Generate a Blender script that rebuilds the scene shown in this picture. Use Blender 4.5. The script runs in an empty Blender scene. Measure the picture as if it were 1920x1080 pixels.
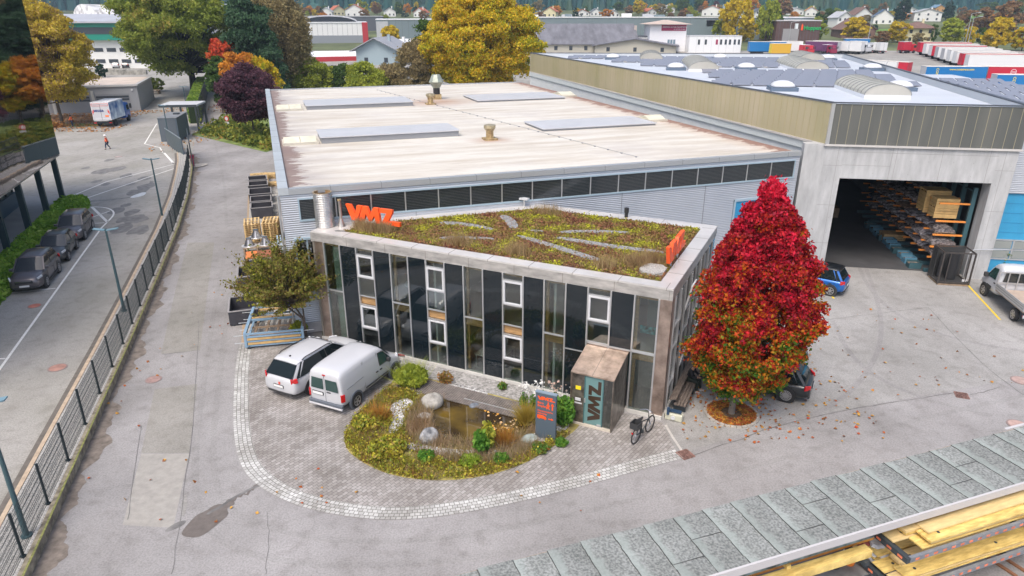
import bpy, bmesh, math, random
import numpy as np
from mathutils import Vector, Matrix
random.seed(7)
RNG = np.random.default_rng(11)
R = math.radians
S = bpy.context.scene
CH, FPX, PITCH = 15.5, 1280.0, R(21.75)
cam = bpy.data.cameras.new('camera'); co = bpy.data.objects.new('camera', cam)
S.collection.objects.link(co); S.camera = co
co.location = (0, 0, CH); co.rotation_euler = (R(90) - PITCH, 0, 0)
cam.sensor_width = 36; cam.lens = 24; cam.clip_end = 9000; cam.clip_start = .5
SUN_EL, SUN_AZ = R(58), R(205)
W = bpy.data.worlds.new('World'); S.world = W; W.use_nodes = True
nt = W.node_tree; nt.nodes.clear()
sky = nt.nodes.new('ShaderNodeTexSky'); sky.sky_type = 'NISHITA'; sky.sun_disc = False
sky.sun_elevation = SUN_EL; sky.sun_rotation = SUN_AZ
sky.air_density = 1.0; sky.dust_density = 6.0; sky.ozone_density = .6; sky.altitude = 400
bg = nt.nodes.new('ShaderNodeBackground'); bg.inputs[1].default_value = .15
wo = nt.nodes.new('ShaderNodeOutputWorld')
nt.links.new(sky.outputs[0], bg.inputs[0]); nt.links.new(bg.outputs[0], wo.inputs[0])
sun = bpy.data.lights.new('sun', 'SUN'); sun.energy = 1.35; sun.angle = R(26); sun.color = (1, .95, .88)
so = bpy.data.objects.new('sun', sun); S.collection.objects.link(so)
sd = Vector((math.sin(SUN_AZ) * math.cos(SUN_EL), math.cos(SUN_AZ) * math.cos(SUN_EL), math.sin(SUN_EL)))
so.rotation_euler = sd.to_track_quat('Z', 'Y').to_euler(); so.location = (0, 0, 60)
S.view_settings.view_transform = 'Standard'; S.view_settings.look = 'None'
S.view_settings.exposure = .76; S.view_settings.gamma = 1
def terr(y):
 return 0.0 if y < 130 else min(.035 * (y - 130), 20.0)
def ray(u, v):
 c, s = math.cos(PITCH), math.sin(PITCH)
 a, b = (u - 960) / FPX, (540 - v) / FPX
 return Vector((a, c + s * b, -s + c * b))
def G(u, v, z=0.0):
 """point of the plane at height z under photo pixel (u, v)"""
 d = ray(u, v); t = (z - CH) / d.z
 return Vector((d.x * t, d.y * t, z))
def GT(u, v):
 """point of the rising terrain under photo pixel (u, v)"""
 d = ray(u, v); lo, hi = 1.0, 1500.0
 for _ in range(50):
  m = (lo + hi) / 2
  if CH + d.z * m > terr(d.y * m): lo = m
  else: hi = m
 return Vector((d.x * lo, d.y * lo, terr(d.y * lo)))
def HT(p, v):
 """height above p.z reached at photo row v for a vertical through p"""
 b = (540 - v) / FPX; c, s = math.cos(PITCH), math.sin(PITCH)
 z = (b * p.y * c - p.y * s) / (c + b * s)
 return z + CH - p.z
def _nodes(name):
 m = bpy.data.materials.new(name); m.use_nodes = True
 return m, m.node_tree, m.node_tree.nodes['Principled BSDF']
def col4(c): return (c[0], c[1], c[2], 1.0)
def hexc(h):
 h = h.lstrip('#'); o = []
 for i in (0, 2, 4):
  v = int(h[i:i + 2], 16) / 255
  o.append(v / 12.92 if v <= .04045 else ((v + .055) / 1.055) ** 2.4)
 return tuple(o)
MATS = {}
def mat(name, color, rough=.6, metal=0.0, var=0.0, scale=2.0, bump=0.0, bscale=40.0, coat=0.0, stretch=None, color2=None, spec=None, detail=5, emit=0):
 """principled material whose base colour varies with object-space noise"""
 if name in MATS: return MATS[name]
 m, t, p = _nodes(name); MATS[name] = m
 p.inputs['Roughness'].default_value = rough; p.inputs['Metallic'].default_value = metal
 p.inputs['Coat Weight'].default_value = coat
 if spec is not None: p.inputs['Specular IOR Level'].default_value = spec
 p.inputs['Base Color'].default_value = col4(color)
 if var or color2:
  tc = t.nodes.new('ShaderNodeTexCoord'); mp = t.nodes.new('ShaderNodeMapping')
  t.links.new(tc.outputs['Object'], mp.inputs[0])
  if stretch: mp.inputs['Scale'].default_value = stretch
  nz = t.nodes.new('ShaderNodeTexNoise'); nz.inputs['Scale'].default_value = scale
  nz.inputs['Detail'].default_value = detail; nz.inputs['Roughness'].default_value = .62
  t.links.new(mp.outputs[0], nz.inputs[0])
  cr = t.nodes.new('ShaderNodeValToRGB')
  a = color; b = color2 if color2 else color
  cr.color_ramp.elements[0].position = .33; cr.color_ramp.elements[1].position = .67
  cr.color_ramp.elements[0].color = col4([max(0, x * (1 - var)) for x in a])
  cr.color_ramp.elements[1].color = col4([min(1, x * (1 + var)) for x in b])
  t.links.new(nz.outputs[0], cr.inputs[0]); t.links.new(cr.outputs[0], p.inputs['Base Color'])
 if bump:
  tc = t.nodes.new('ShaderNodeTexCoord')
  nz = t.nodes.new('ShaderNodeTexNoise'); nz.inputs['Scale'].default_value = bscale
  nz.inputs['Detail'].default_value = 4
  t.links.new(tc.outputs['Object'], nz.inputs[0])
  bp = t.nodes.new('ShaderNodeBump'); bp.inputs['Strength'].default_value = bump; bp.inputs['Distance'].default_value = .05
  t.links.new(nz.outputs[0], bp.inputs['Height']); t.links.new(bp.outputs[0], p.inputs['Normal'])
 return m
def leafmat(name, cols, scale=.6, rough=.6, trans=.35):
 """foliage: hue varies per leaf and in clumps through the crown"""
 if name in MATS: return MATS[name]
 m, t, p = _nodes(name); MATS[name] = m
 p.inputs['Roughness'].default_value = rough; p.inputs['Specular IOR Level'].default_value = .25
 g = t.nodes.new('ShaderNodeNewGeometry'); tc = t.nodes.new('ShaderNodeTexCoord')
 nz = t.nodes.new('ShaderNodeTexNoise'); nz.inputs['Scale'].default_value = scale; nz.inputs['Detail'].default_value = 3
 t.links.new(tc.outputs['Object'], nz.inputs[0])
 mr = t.nodes.new('ShaderNodeMapRange'); mr.inputs[1].default_value = .28; mr.inputs[2].default_value = .72
 t.links.new(nz.outputs[0], mr.inputs[0])
 mx = t.nodes.new('ShaderNodeMath'); mx.operation = 'MULTIPLY_ADD'; mx.inputs[1].default_value = .42
 ml = t.nodes.new('ShaderNodeMath'); ml.operation = 'MULTIPLY'; ml.inputs[1].default_value = .58
 t.links.new(mr.outputs[0], ml.inputs[0])
 t.links.new(g.outputs['Random Per Island'], mx.inputs[0]); t.links.new(ml.outputs[0], mx.inputs[2])
 cr = t.nodes.new('ShaderNodeValToRGB'); el = cr.color_ramp.elements
 n = len(cols)
 el[0].position = .08; el[0].color = col4(cols[0]); el[1].position = .92; el[1].color = col4(cols[-1])
 for i in range(1, n - 1):
  e = el.new(.08 + .84 * i / (n - 1)); e.color = col4(cols[i])
 t.links.new(mx.outputs[0], cr.inputs[0]); t.links.new(cr.outputs[0], p.inputs['Base Color'])
 if trans:
  tr = t.nodes.new('ShaderNodeBsdfTranslucent'); ms = t.nodes.new('ShaderNodeMixShader'); ms.inputs[0].default_value = trans
  t.links.new(cr.outputs[0], tr.inputs[0]); t.links.new(p.outputs[0], ms.inputs[1]); t.links.new(tr.outputs[0], ms.inputs[2])
  t.links.new(ms.outputs[0], t.nodes['Material Output'].inputs[0])
 return m
def glassmat(name, tint=(.85, .9, .88), refl=.12, rough=.02, dark=.0):
 """window glass: clear with a mirror coat growing at grazing angles"""
 if name in MATS: return MATS[name]
 m, t, p = _nodes(name); MATS[name] = m
 t.nodes.remove(p)
 tr = t.nodes.new('ShaderNodeBsdfTransparent'); tr.inputs[0].default_value = col4(tint)
 gl = t.nodes.new('ShaderNodeBsdfGlossy'); gl.inputs['Roughness'].default_value = rough
 fr = t.nodes.new('ShaderNodeLayerWeight'); fr.inputs[0].default_value = refl
 ad = t.nodes.new('ShaderNodeMath'); ad.operation = 'ADD'; ad.inputs[1].default_value = refl * .8; ad.use_clamp = True
 t.links.new(fr.outputs['Fresnel'], ad.inputs[0])
 ms = t.nodes.new('ShaderNodeMixShader')
 t.links.new(ad.outputs[0], ms.inputs[0]); t.links.new(tr.outputs[0], ms.inputs[1]); t.links.new(gl.outputs[0], ms.inputs[2])
 t.links.new(ms.outputs[0], t.nodes['Material Output'].inputs[0])
 return m
def link(o):
 S.collection.objects.link(o); return o
def tag(o, label=None, cat=None, group=None, kind=None):
 if label: o['label'] = label
 if cat: o['category'] = cat
 if group: o['group'] = group
 if kind: o['kind'] = kind
 return o
def thing(name, label, cat, loc=(0, 0, 0), rz=0.0, group=None, sc=None):
 o = link(bpy.data.objects.new(name, None)); o.location = loc; o.rotation_euler = (0, 0, rz)
 o.empty_display_size = .3
 if sc: o.scale = sc
 return tag(o, label, cat, group)
def copy_tree(o, parent=None, loc=None, rz=None, sc=None, label=None, group=None):
 c = o.copy(); link(c)
 if parent is not None: c.parent = parent
 if loc is not None: c.location = loc
 if rz is not None: c.rotation_euler = (0, 0, rz)
 if sc is not None: c.scale = sc
 if label: c['label'] = label
 if group: c['group'] = group
 for ch in list(o.children): copy_tree(ch, c)
 return c
def nobj(name, me, m, parent=None, smooth=False):
 o = link(bpy.data.objects.new(name, me))
 if m is not None: me.materials.append(m)
 if parent is not None: o.parent = parent
 if smooth:
  me.polygons.foreach_set('use_smooth', [True] * len(me.polygons))
 return o
class MB:
 """collects simple solids; build() links them as ONE mesh object"""
 def __init__(s): s.v = []; s.f = []; s.uv = None
 def add(s, vs, fs):
  n = len(s.v); s.v += [tuple(x) for x in vs]; s.f += [tuple(i + n for i in f) for f in fs]; return s
 def box(s, c, d, rz=0.0, taper=1.0):
  x, y, z = d[0] / 2, d[1] / 2, d[2] / 2; vs = []
  cs, sn = math.cos(rz), math.sin(rz)
  for sz, k in ((-1, 1), (1, taper)):
   for sx, sy in ((-1, -1), (1, -1), (1, 1), (-1, 1)):
    a, b = sx * x * k, sy * y * k
    vs.append((c[0] + a * cs - b * sn, c[1] + a * sn + b * cs, c[2] + sz * z))
  return s.add(vs, [(0, 3, 2, 1), (4, 5, 6, 7), (0, 1, 5, 4), (1, 2, 6, 5), (2, 3, 7, 6), (3, 0, 4, 7)])
 def bb(s, x0, x1, y0, y1, z0, z1):
  return s.box(((x0 + x1) / 2, (y0 + y1) / 2, (z0 + z1) / 2), (abs(x1 - x0), abs(y1 - y0), abs(z1 - z0)))
 def bar(s, a, b, w, h=None, up=(0, 0, 1)):
  h = h or w; a, b = Vector(a), Vector(b); d = (b - a)
  if d.length < 1e-6: return s
  d.normalize(); u = Vector(up)
  if abs(d.dot(u)) > .98: u = Vector((0, 1, 0))
  r = d.cross(u).normalized(); u = r.cross(d).normalized()
  vs = [p + r * (sx * w / 2) + u * (sy * h / 2) for p in (a, b) for sx, sy in ((-1, -1), (1, -1), (1, 1), (-1, 1))]
  return s.add(vs, [(0, 1, 2, 3), (7, 6, 5, 4), (0, 4, 5, 1), (1, 5, 6, 2), (2, 6, 7, 3), (3, 7, 4, 0)])
 def tube(s, a, b, r, r2=None, n=10, caps=True):
  r2 = r if r2 is None else r2; a, b = Vector(a), Vector(b); d = (b - a)
  if d.length < 1e-6: return s
  d.normalize(); u = Vector((0, 0, 1)) if abs(d.z) < .9 else Vector((1, 0, 0))
  p = d.cross(u).normalized(); q = d.cross(p).normalized(); vs = []
  for c, rr in ((a, r), (b, r2)):
   for i in range(n):
    t = 2 * math.pi * i / n; vs.append(c + p * (math.cos(t) * rr) + q * (math.sin(t) * rr))
  fs = [(i, (i + 1) % n, n + (i + 1) % n, n + i) for i in range(n)]
  if caps: fs += [tuple(range(n))[::-1], tuple(range(n, 2 * n))]
  return s.add(vs, fs)
 def path(s, pts, r, n=8, r2=None):
  m = len(pts)
  for i in range(m - 1):
   ra = r + ((r2 if r2 is not None else r) - r) * i / (m - 1); rb = r + ((r2 if r2 is not None else r) - r) * (i + 1) / (m - 1)
   s.tube(pts[i], pts[i + 1], ra, rb, n)
  return s
 def prism(s, pts, z0, z1):
  n = len(pts); vs = [(p[0], p[1], z0) for p in pts] + [(p[0], p[1], z1) for p in pts]
  return s.add(vs, [tuple(range(n))[::-1], tuple(range(n, 2 * n))] + [(i, (i + 1) % n, n + (i + 1) % n, n + i) for i in range(n)])
 def poly(s, pts): return s.add(pts, [tuple(range(len(pts)))])
 def xz(s, pts, y0, y1):
  """outline in the xz plane given thickness along y"""
  n = len(pts); vs = [(p[0], y0, p[1]) for p in pts] + [(p[0], y1, p[1]) for p in pts]
  return s.add(vs, [tuple(range(n)), tuple(range(n, 2 * n))[::-1]] + [(i, n + i, n + (i + 1) % n, (i + 1) % n) for i in range(n)])
 def yz(s, pts, x0, x1):
  n = len(pts); vs = [(x0, p[0], p[1]) for p in pts] + [(x1, p[0], p[1]) for p in pts]
  return s.add(vs, [tuple(range(n)), tuple(range(n, 2 * n))[::-1]] + [(i, n + i, n + (i + 1) % n, (i + 1) % n) for i in range(n)])
 def loft(s, rings, caps=True, closed=True):
  n = len(rings[0]); vs = [p for r in rings for p in r]; fs = []
  for k in range(len(rings) - 1):
   for i in range(n if closed else n - 1):
    j = (i + 1) % n; fs.append((k * n + i, k * n + j, (k + 1) * n + j, (k + 1) * n + i))
  if caps: fs += [tuple(range(n))[::-1], tuple((len(rings) - 1) * n + i for i in range(n))]
  return s.add(vs, fs)
 def build(s, name, m, parent=None, smooth=False, bevel=0, sub=0, world=False, fix=True, sharp=None):
  me = bpy.data.meshes.new(name); vs = s.v
  if world and parent is not None:
   M = (Matrix.Translation(parent.location) @ parent.rotation_euler.to_matrix().to_4x4()).inverted()
   vs = [tuple(M @ Vector(v)) for v in vs]
  me.from_pydata(vs, [], s.f)
  if fix:
   b = bmesh.new(); b.from_mesh(me); bmesh.ops.recalc_face_normals(b, faces=b.faces); b.to_mesh(me); b.free()
  me.update()
  o = nobj(name, me, m, parent, smooth)
  if sharp is not None and smooth:
   b = bmesh.new(); b.from_mesh(me)
   for e in b.edges:
    if len(e.link_faces) == 2 and e.calc_face_angle(0) > R(sharp): e.smooth = False
   b.to_mesh(me); b.free()
  if bevel:
   md = o.modifiers.new('bevel', 'BEVEL'); md.width = bevel; md.segments = 2; md.limit_method = 'ANGLE'; md.angle_limit = R(35)
  if sub:
   md = o.modifiers.new('sub', 'SUBSURF'); md.levels = sub; md.render_levels = sub
  return o
FONT = None
def text(s, size, m, parent, loc, rot=(R(90), 0, 0), ext=.004, name='lettering', align='LEFT', bold=0.0, world=False):
 c = bpy.data.curves.new(name, 'FONT'); c.body = s; c.size = size; c.extrude = ext; c.align_x = align; c.offset = bold
 c.resolution_u = 3
 o = link(bpy.data.objects.new(name, c)); c.materials.append(m); o.parent = parent
 o.location = loc; o.rotation_euler = rot
 return o
def struct(name, mb, m, z=None, label=None, smooth=False, cat=None):
 o = mb.build(name, m, None, smooth); return tag(o, label, cat, None, 'structure')
def leaves(name, P, size, m, parent, flat=.5, dirs=None, aspect=1.7, kind=None):
 """one mesh of many leaf-sized folded quads centred on the rows of P"""
 P = np.asarray(P, float); n = len(P)
 if dirs is None:
  d = RNG.normal(size=(n, 3)); d[:, 2] = np.abs(d[:, 2]) * flat + RNG.normal(size=n) * .35
 else: d = dirs + RNG.normal(size=(n, 3)) * .3
 d /= np.linalg.norm(d, axis=1)[:, None] + 1e-9
 r = RNG.normal(size=(n, 3)); a = np.cross(d, r); a /= np.linalg.norm(a, axis=1)[:, None] + 1e-9
 b = np.cross(d, a)
 sz = size * RNG.uniform(.6, 1.35, n)[:, None]
 a = a * sz * .5 * aspect; b = b * sz * .5
 fold = d * sz * .18
 V = np.empty((n, 4, 3)); V[:, 0] = P - a; V[:, 1] = P - b + fold; V[:, 2] = P + a; V[:, 3] = P + b + fold
 me = bpy.data.meshes.new(name)
 me.vertices.add(n * 4); me.vertices.foreach_set('co', V.reshape(-1).astype(np.float32))
 me.loops.add(n * 4); me.loops.foreach_set('vertex_index', np.arange(n * 4, dtype=np.int32))
 me.polygons.add(n); me.polygons.foreach_set('loop_start', np.arange(0, n * 4, 4, dtype=np.int32))
 try: me.polygons.foreach_set('loop_total', np.full(n, 4, dtype=np.int32))
 except Exception: pass
 me.update(calc_edges=True)
 return nobj(name, me, m, parent)
def blades(name, P, h, w, m, parent, lean=.35):
 """grass-like upright tapered blades standing on the rows of P"""
 P = np.asarray(P, float); n = len(P)
 an = RNG.uniform(0, 2 * np.pi, n); hh = h * RNG.uniform(.5, 1.3, n)
 dx = np.stack([np.cos(an), np.sin(an), np.zeros(n)], 1) * (w / 2)
 tip = RNG.normal(size=(n, 3)) * lean * hh[:, None]; tip[:, 2] = hh
 V = np.empty((n, 3, 3)); V[:, 0] = P - dx; V[:, 1] = P + dx; V[:, 2] = P + tip
 me = bpy.data.meshes.new(name)
 me.vertices.add(n * 3); me.vertices.foreach_set('co', V.reshape(-1).astype(np.float32))
 me.loops.add(n * 3); me.loops.foreach_set('vertex_index', np.arange(n * 3, dtype=np.int32))
 me.polygons.add(n); me.polygons.foreach_set('loop_start', np.arange(0, n * 3, 3, dtype=np.int32))
 try: me.polygons.foreach_set('loop_total', np.full(n, 3, dtype=np.int32))
 except Exception: pass
 me.update(calc_edges=True)
 return nobj(name, me, m, parent)
def inpoly(x, y, poly):
 x = np.asarray(x); y = np.asarray(y); c = np.zeros(len(x), bool); n = len(poly)
 for i in range(n):
  x1, y1 = poly[i][:2]; x2, y2 = poly[(i + 1) % n][:2]
  k = ((y1 > y) != (y2 > y)); c ^= k & (x < (x2 - x1) * (y - y1) / ((y2 - y1) or 1e-9) + x1)
 return c
def scatter(poly, n):
 p = np.array([q[:2] for q in poly]); lo, hi = p.min(0), p.max(0)
 x = RNG.uniform(lo[0], hi[0], n * 3); y = RNG.uniform(lo[1], hi[1], n * 3); k = inpoly(x, y, poly)
 return np.stack([x[k], y[k]], 1)[:n]
def smoothpoly(pts, it=3):
 p = [Vector(q[:2]) for q in pts]
 for _ in range(it):
  o = []
  for i in range(len(p)):
   a, b = p[i], p[(i + 1) % len(p)]; o += [a * .75 + b * .25, a * .25 + b * .75]
  p = o
 return [(q.x, q.y) for q in p]
def smoothline(pts, it=2):
 p = [Vector(q) for q in pts]
 for _ in range(it):
  o = [p[0]]
  for i in range(len(p) - 1):
   a, b = p[i], p[i + 1]; o += [a * .75 + b * .25, a * .25 + b * .75]
  p = o + [p[-1]]
 return p
def sheet(name, pts, z, m, label=None, kind='structure', parent=None, cat=None):
 o = MB().poly([(p[0], p[1], z) for p in pts]).build(name, m, parent)
 for pl in o.data.polygons:
  if pl.normal.z < 0: o.data.flip_normals(); break
 return tag(o, label, cat, None, kind)
def strip(name, line, w, z, m, label=None, kind='structure', mb=None):
 """flat ribbon of width w along a ground line, UV-mapped in metres along it"""
 p = [Vector((q[0], q[1])) for q in line]; L = []; Rr = []; S_ = [0]
 for i, q in enumerate(p):
  d = (p[min(i + 1, len(p) - 1)] - p[max(i - 1, 0)]).normalized(); nn = Vector((-d.y, d.x))
  L.append(q + nn * w / 2); Rr.append(q - nn * w / 2)
  if i: S_.append(S_[-1] + (q - p[i - 1]).length)
 vs = []; uv = []
 for a, b, s in zip(L, Rr, S_): vs += [(a.x, a.y, z), (b.x, b.y, z)]; uv += [(s, w), (s, 0)]
 fs = [(2 * i, 2 * i + 1, 2 * i + 3, 2 * i + 2) for i in range(len(p) - 1)]
 me = bpy.data.meshes.new(name); me.from_pydata(vs, [], fs); ul = me.uv_layers.new(name='uv')
 for pl in me.polygons:
  for li in pl.loop_indices: ul.data[li].uv = uv[me.loops[li].vertex_index]
 me.update()
 if me.polygons and me.polygons[0].normal.z < 0: me.flip_normals()
 o = nobj(name, me, m, None); return tag(o, label, None, None, kind)
def loc2w(p0, ang):
 c, s = math.cos(ang), math.sin(ang)
 return lambda x, y, z=0: (p0[0] + x * c - y * s, p0[1] + x * s + y * c, z)
# ================================================================ GROUND, ROADS
def asphalt(name, c, c2, warm=.0, crack=True):
 m, t, p = _nodes(name); MATS[name] = m
 tc = t.nodes.new('ShaderNodeTexCoord')
 def noise(s, det=4, st=None):
  n = t.nodes.new('ShaderNodeTexNoise'); n.inputs['Scale'].default_value = s; n.inputs['Detail'].default_value = det
  if st:
   mp = t.nodes.new('ShaderNodeMapping'); mp.inputs['Scale'].default_value = st[:3]; mp.inputs['Rotation'].default_value = (0, 0, st[3])
   t.links.new(tc.outputs['Object'], mp.inputs[0]); t.links.new(mp.outputs[0], n.inputs[0])
  else: t.links.new(tc.outputs['Object'], n.inputs[0])
  return n
 def ramp(n, a, b, ca, cb):
  r = t.nodes.new('ShaderNodeValToRGB'); r.color_ramp.elements[0].position = a; r.color_ramp.elements[1].position = b
  r.color_ramp.elements[0].color = ca; r.color_ramp.elements[1].color = cb; t.links.new(n.outputs[0], r.inputs[0]); return r
 def mul(a, b, f):
  x = t.nodes.new('ShaderNodeMix'); x.data_type = 'RGBA'; x.blend_type = 'MULTIPLY'; x.inputs[0].default_value = f
  t.links.new(a.outputs['Result'] if a.bl_idname == 'ShaderNodeMix' else a.outputs[0], x.inputs[6]); t.links.new(b.outputs[0], x.inputs[7]); return x
 A = ramp(noise(.22, 6), .35, .68, col4(c), col4(c2))
 B = ramp(noise(17, 6), .34, .6, (.66, .66, .66, 1), (1, 1, 1, 1))
 C = ramp(noise(.5, 6, (1, .18, 1, R(-19))), .3, .55, (.78, .77, .76, 1), (1, 1, 1, 1))
 D = ramp(noise(1.7, 8), .3, .5, (.66, .65, .63, 1), (1, 1, 1, 1))
 X = mul(mul(mul(A, B, .7), C, .6), D, .5)
 if crack:
  v = t.nodes.new('ShaderNodeTexVoronoi'); v.feature = 'DISTANCE_TO_EDGE'; v.inputs['Scale'].default_value = .13
  nz = noise(.6, 5); ad = t.nodes.new('ShaderNodeVectorMath'); ad.operation = 'MULTIPLY_ADD'; ad.inputs[1].default_value = (2.2, 2.2, 0)
  t.links.new(nz.outputs[1], ad.inputs[0]); t.links.new(tc.outputs['Object'], ad.inputs[2]); t.links.new(ad.outputs[0], v.inputs['Vector'])
  K = ramp(v, .0008, .0028, (.5, .5, .5, 1), (1, 1, 1, 1)); X = mul(X, K, .22)
 t.links.new(X.outputs['Result'], p.inputs['Base Color']); p.inputs['Roughness'].default_value = .85
 p.inputs['Specular IOR Level'].default_value = .3
 return m
def pavers(name, c, c2, mortar, sc, uv=False, w=.5, h=.25, rot=0.0, ms=.02, off=.5):
 m, t, p = _nodes(name); MATS[name] = m
 tc = t.nodes.new('ShaderNodeTexCoord'); mp = t.nodes.new('ShaderNodeMapping'); mp.inputs['Rotation'].default_value = (0, 0, rot)
 t.links.new(tc.outputs['UV' if uv else 'Object'], mp.inputs[0])
 nz = t.nodes.new('ShaderNodeTexNoise'); nz.inputs['Scale'].default_value = 3; wa = t.nodes.new('ShaderNodeVectorMath'); wa.operation = 'MULTIPLY_ADD'
 wa.inputs[1].default_value = (.05, .05, 0); t.links.new(mp.outputs[0], nz.inputs[0]); t.links.new(nz.outputs[1], wa.inputs[0]); t.links.new(mp.outputs[0], wa.inputs[2])
 b = t.nodes.new('ShaderNodeTexBrick'); b.inputs['Scale'].default_value = sc; b.offset = off
 b.inputs['Brick Width'].default_value = w; b.inputs['Row Height'].default_value = h; b.inputs['Mortar Size'].default_value = ms
 b.inputs['Color1'].default_value = col4(c); b.inputs['Color2'].default_value = col4(c2); b.inputs['Mortar'].default_value = col4(mortar)
 b.inputs['Mortar Smooth'].default_value = .2
 t.links.new(wa.outputs[0], b.inputs[0])
 n2 = t.nodes.new('ShaderNodeTexNoise'); n2.inputs['Scale'].default_value = .7; n2.inputs['Detail'].default_value = 6; t.links.new(tc.outputs['Object'], n2.inputs[0])
 r = t.nodes.new('ShaderNodeValToRGB'); r.color_ramp.elements[0].position = .33; r.color_ramp.elements[0].color = (.62, .6, .57, 1); r.color_ramp.elements[1].position = .62; t.links.new(n2.outputs[0], r.inputs[0])
 x = t.nodes.new('ShaderNodeMix'); x.data_type = 'RGBA'; x.blend_type = 'MULTIPLY'; x.inputs[0].default_value = .7
 t.links.new(b.outputs[0], x.inputs[6]); t.links.new(r.outputs[0], x.inputs[7]); t.links.new(x.outputs['Result'], p.inputs['Base Color'])
 bp = t.nodes.new('ShaderNodeBump'); bp.inputs['Strength'].default_value = .4; bp.inputs['Distance'].default_value = .01; bp.invert = True
 t.links.new(b.outputs['Fac'], bp.inputs['Height']); t.links.new(bp.outputs[0], p.inputs['Normal'])
 p.inputs['Roughness'].default_value = .85
 return m
M_road = asphalt('asphalt_road', (.275, .265, .26), (.365, .352, .35))
M_lot = asphalt('asphalt_lot', (.31, .30, .27), (.385, .37, .35), crack=False)
M_yard = asphalt('asphalt_yard', (.29, .283, .27), (.385, .375, .365))
M_patch = asphalt('asphalt_patch', (.26, .25, .225), (.335, .32, .295), crack=False)
M_pav = pavers('paver_blocks', (.25, .23, .215), (.375, .355, .34), (.10, .095, .09), 3.6, w=.75, h=.5, rot=R(-52), ms=.025)
M_cob = pavers('cobble_band', (.36, .355, .34), (.56, .56, .545), (.16, .155, .14), 1.0, uv=True, w=.17, h=.155, ms=.012)
M_grass = mat('grass', (.09, .16, .03), .9, var=.35, scale=.6, color2=(.16, .2, .05))
M_field = mat('field', (.05, .07, .03), .9, var=.3, scale=.03, color2=(.13, .15, .06))
M_white = mat('white_line', (.72, .71, .68), .7, var=.15, scale=9)
M_yellow = mat('yellow_line', (.72, .52, .04), .7, var=.15, scale=9)
M_leaffall = leafmat('fallen_leaf', [(.30, .03, .015), (.42, .10, .02), (.18, .07, .03), (.5, .28, .04), (.35, .04, .02), (.6, .45, .1)], 3, trans=0)
ys = [-80, 0, 60, 130, 180, 240, 320, 420, 520, 620, 701.4, 760, 1000, 1600, 3000]
xs = [-2600, -700, -200, 0, 200, 700, 2600]
b = MB(); vs = [(x, y, terr(y) - (.0 if y < 130 else .0)) for y in ys for x in xs]
b.add(vs, [(j * 7 + i, j * 7 + i + 1, (j + 1) * 7 + i + 1, (j + 1) * 7 + i) for j in range(len(ys) - 1) for i in range(6)])
struct('ground', b, M_field)
HM = mat('hill_forest_floor', (.012, .05, .05), 1, var=.5, scale=.03, color2=(.03, .09, .08))
b = MB(); rows = []
hy = [700, 760, 860, 1000, 1200, 1500]; hz = [18, 34, 95, 190, 330, 520]
hx = list(range(-1500, 1601, 100))
for j, (y, z) in enumerate(zip(hy, hz)):
 for x in hx: rows.append((x, y + 25 * math.sin(x * .011 + j) + .05 * max(0, x - 200), z * (1 + .12 * math.sin(x * .006 + j * .8))))
n = len(hx)
b.add(rows, [(j * n + i, j * n + i + 1, (j + 1) * n + i + 1, (j + 1) * n + i) for j in range(5) for i in range(n - 1)])
struct('hills', b, HM, smooth=True)
v = []; f = []
fr = random.Random(5)
cb = MB()
for k in range(5200):
 x = fr.uniform(-700, 950); t = fr.random() ** 1.5; y = 702 + t * 260
 z = 18 + 16 * min(1, (y - 700) / 60) + max(0, y - 760) * .63
 hgt = fr.uniform(13, 24); r = hgt * fr.uniform(.17, .26); a0 = fr.random() * 6
 base = len(cb.v); k6 = 6
 cb.v += [(x + math.cos(a0 + q * 1.047) * r, y + math.sin(a0 + q * 1.047) * r, z - 1 + fr.random() * 1.5) for q in range(k6)] + [(x, y, z + hgt)]
 cb.f += [(base + q, base + (q + 1) % k6, base + k6) for q in range(k6)]
M_spruce_far = leafmat('far_spruce', [(.004, .035, .045), (.008, .055, .062), (.015, .075, .07), (.05, .09, .05), (.006, .05, .065)], .01, trans=0)
tag(cb.build('forest', M_spruce_far, fix=False), 'dark blue-green conifer forest covering the hills behind the village', 'forest', kind='stuff')
def L2(pts): return [G(*p) for p in pts]
WALL = smoothline([(-12.3, 9, 0), (-14.29, 15.7, 0), (-16.04, 21.11, 0), (-20.18, 34.12, 0), (-27.69, 56.5, 0), (-35.4, 75.6, 0), (-38.6, 82.4, 0)], 1)
sheet('road', [(-12.2, -20), (-14.3, 15.7), (-20.2, 34.1), (-27.7, 56.5), (-38.6, 82.5), (-47, 104), (-64, 148), (-84, 200), (-76, 200), (-56, 150), (-40, 100), (-27.5, 84), (-9.5, 31), (60, 30), (60, -20)], .008, M_road)
sheet('parking_lot', [(-12.2, -20), (-14.3, 15.7), (-20.2, 34.1), (-27.7, 56.5), (-38.6, 82.5), (-47, 104), (-66, 152), (-72, 166), (-110, 166), (-110, -20)], .010, M_lot)
sheet('yard', [(5.3, 21.1), (7.0, 22.05), (10.61, 23.9), (19.86, 26.6), (60, 38), (60, 60), (18, 60), (8, 50), (8.0, 28), (6.2, 23.7)], .013, M_yard)
o = MB().poly([(-200, 129.9, .02), (330, 129.9, .02), (330, 250, terr(250) + .05), (-200, 250, terr(250) + .05)]).build('industrial_lot', M_lot); tag(o, kind='structure')
sheet('industrial_apron', [(-40, 96), (330, 96), (330, 129.9), (-90, 129.9)], .006, M_lot)
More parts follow.
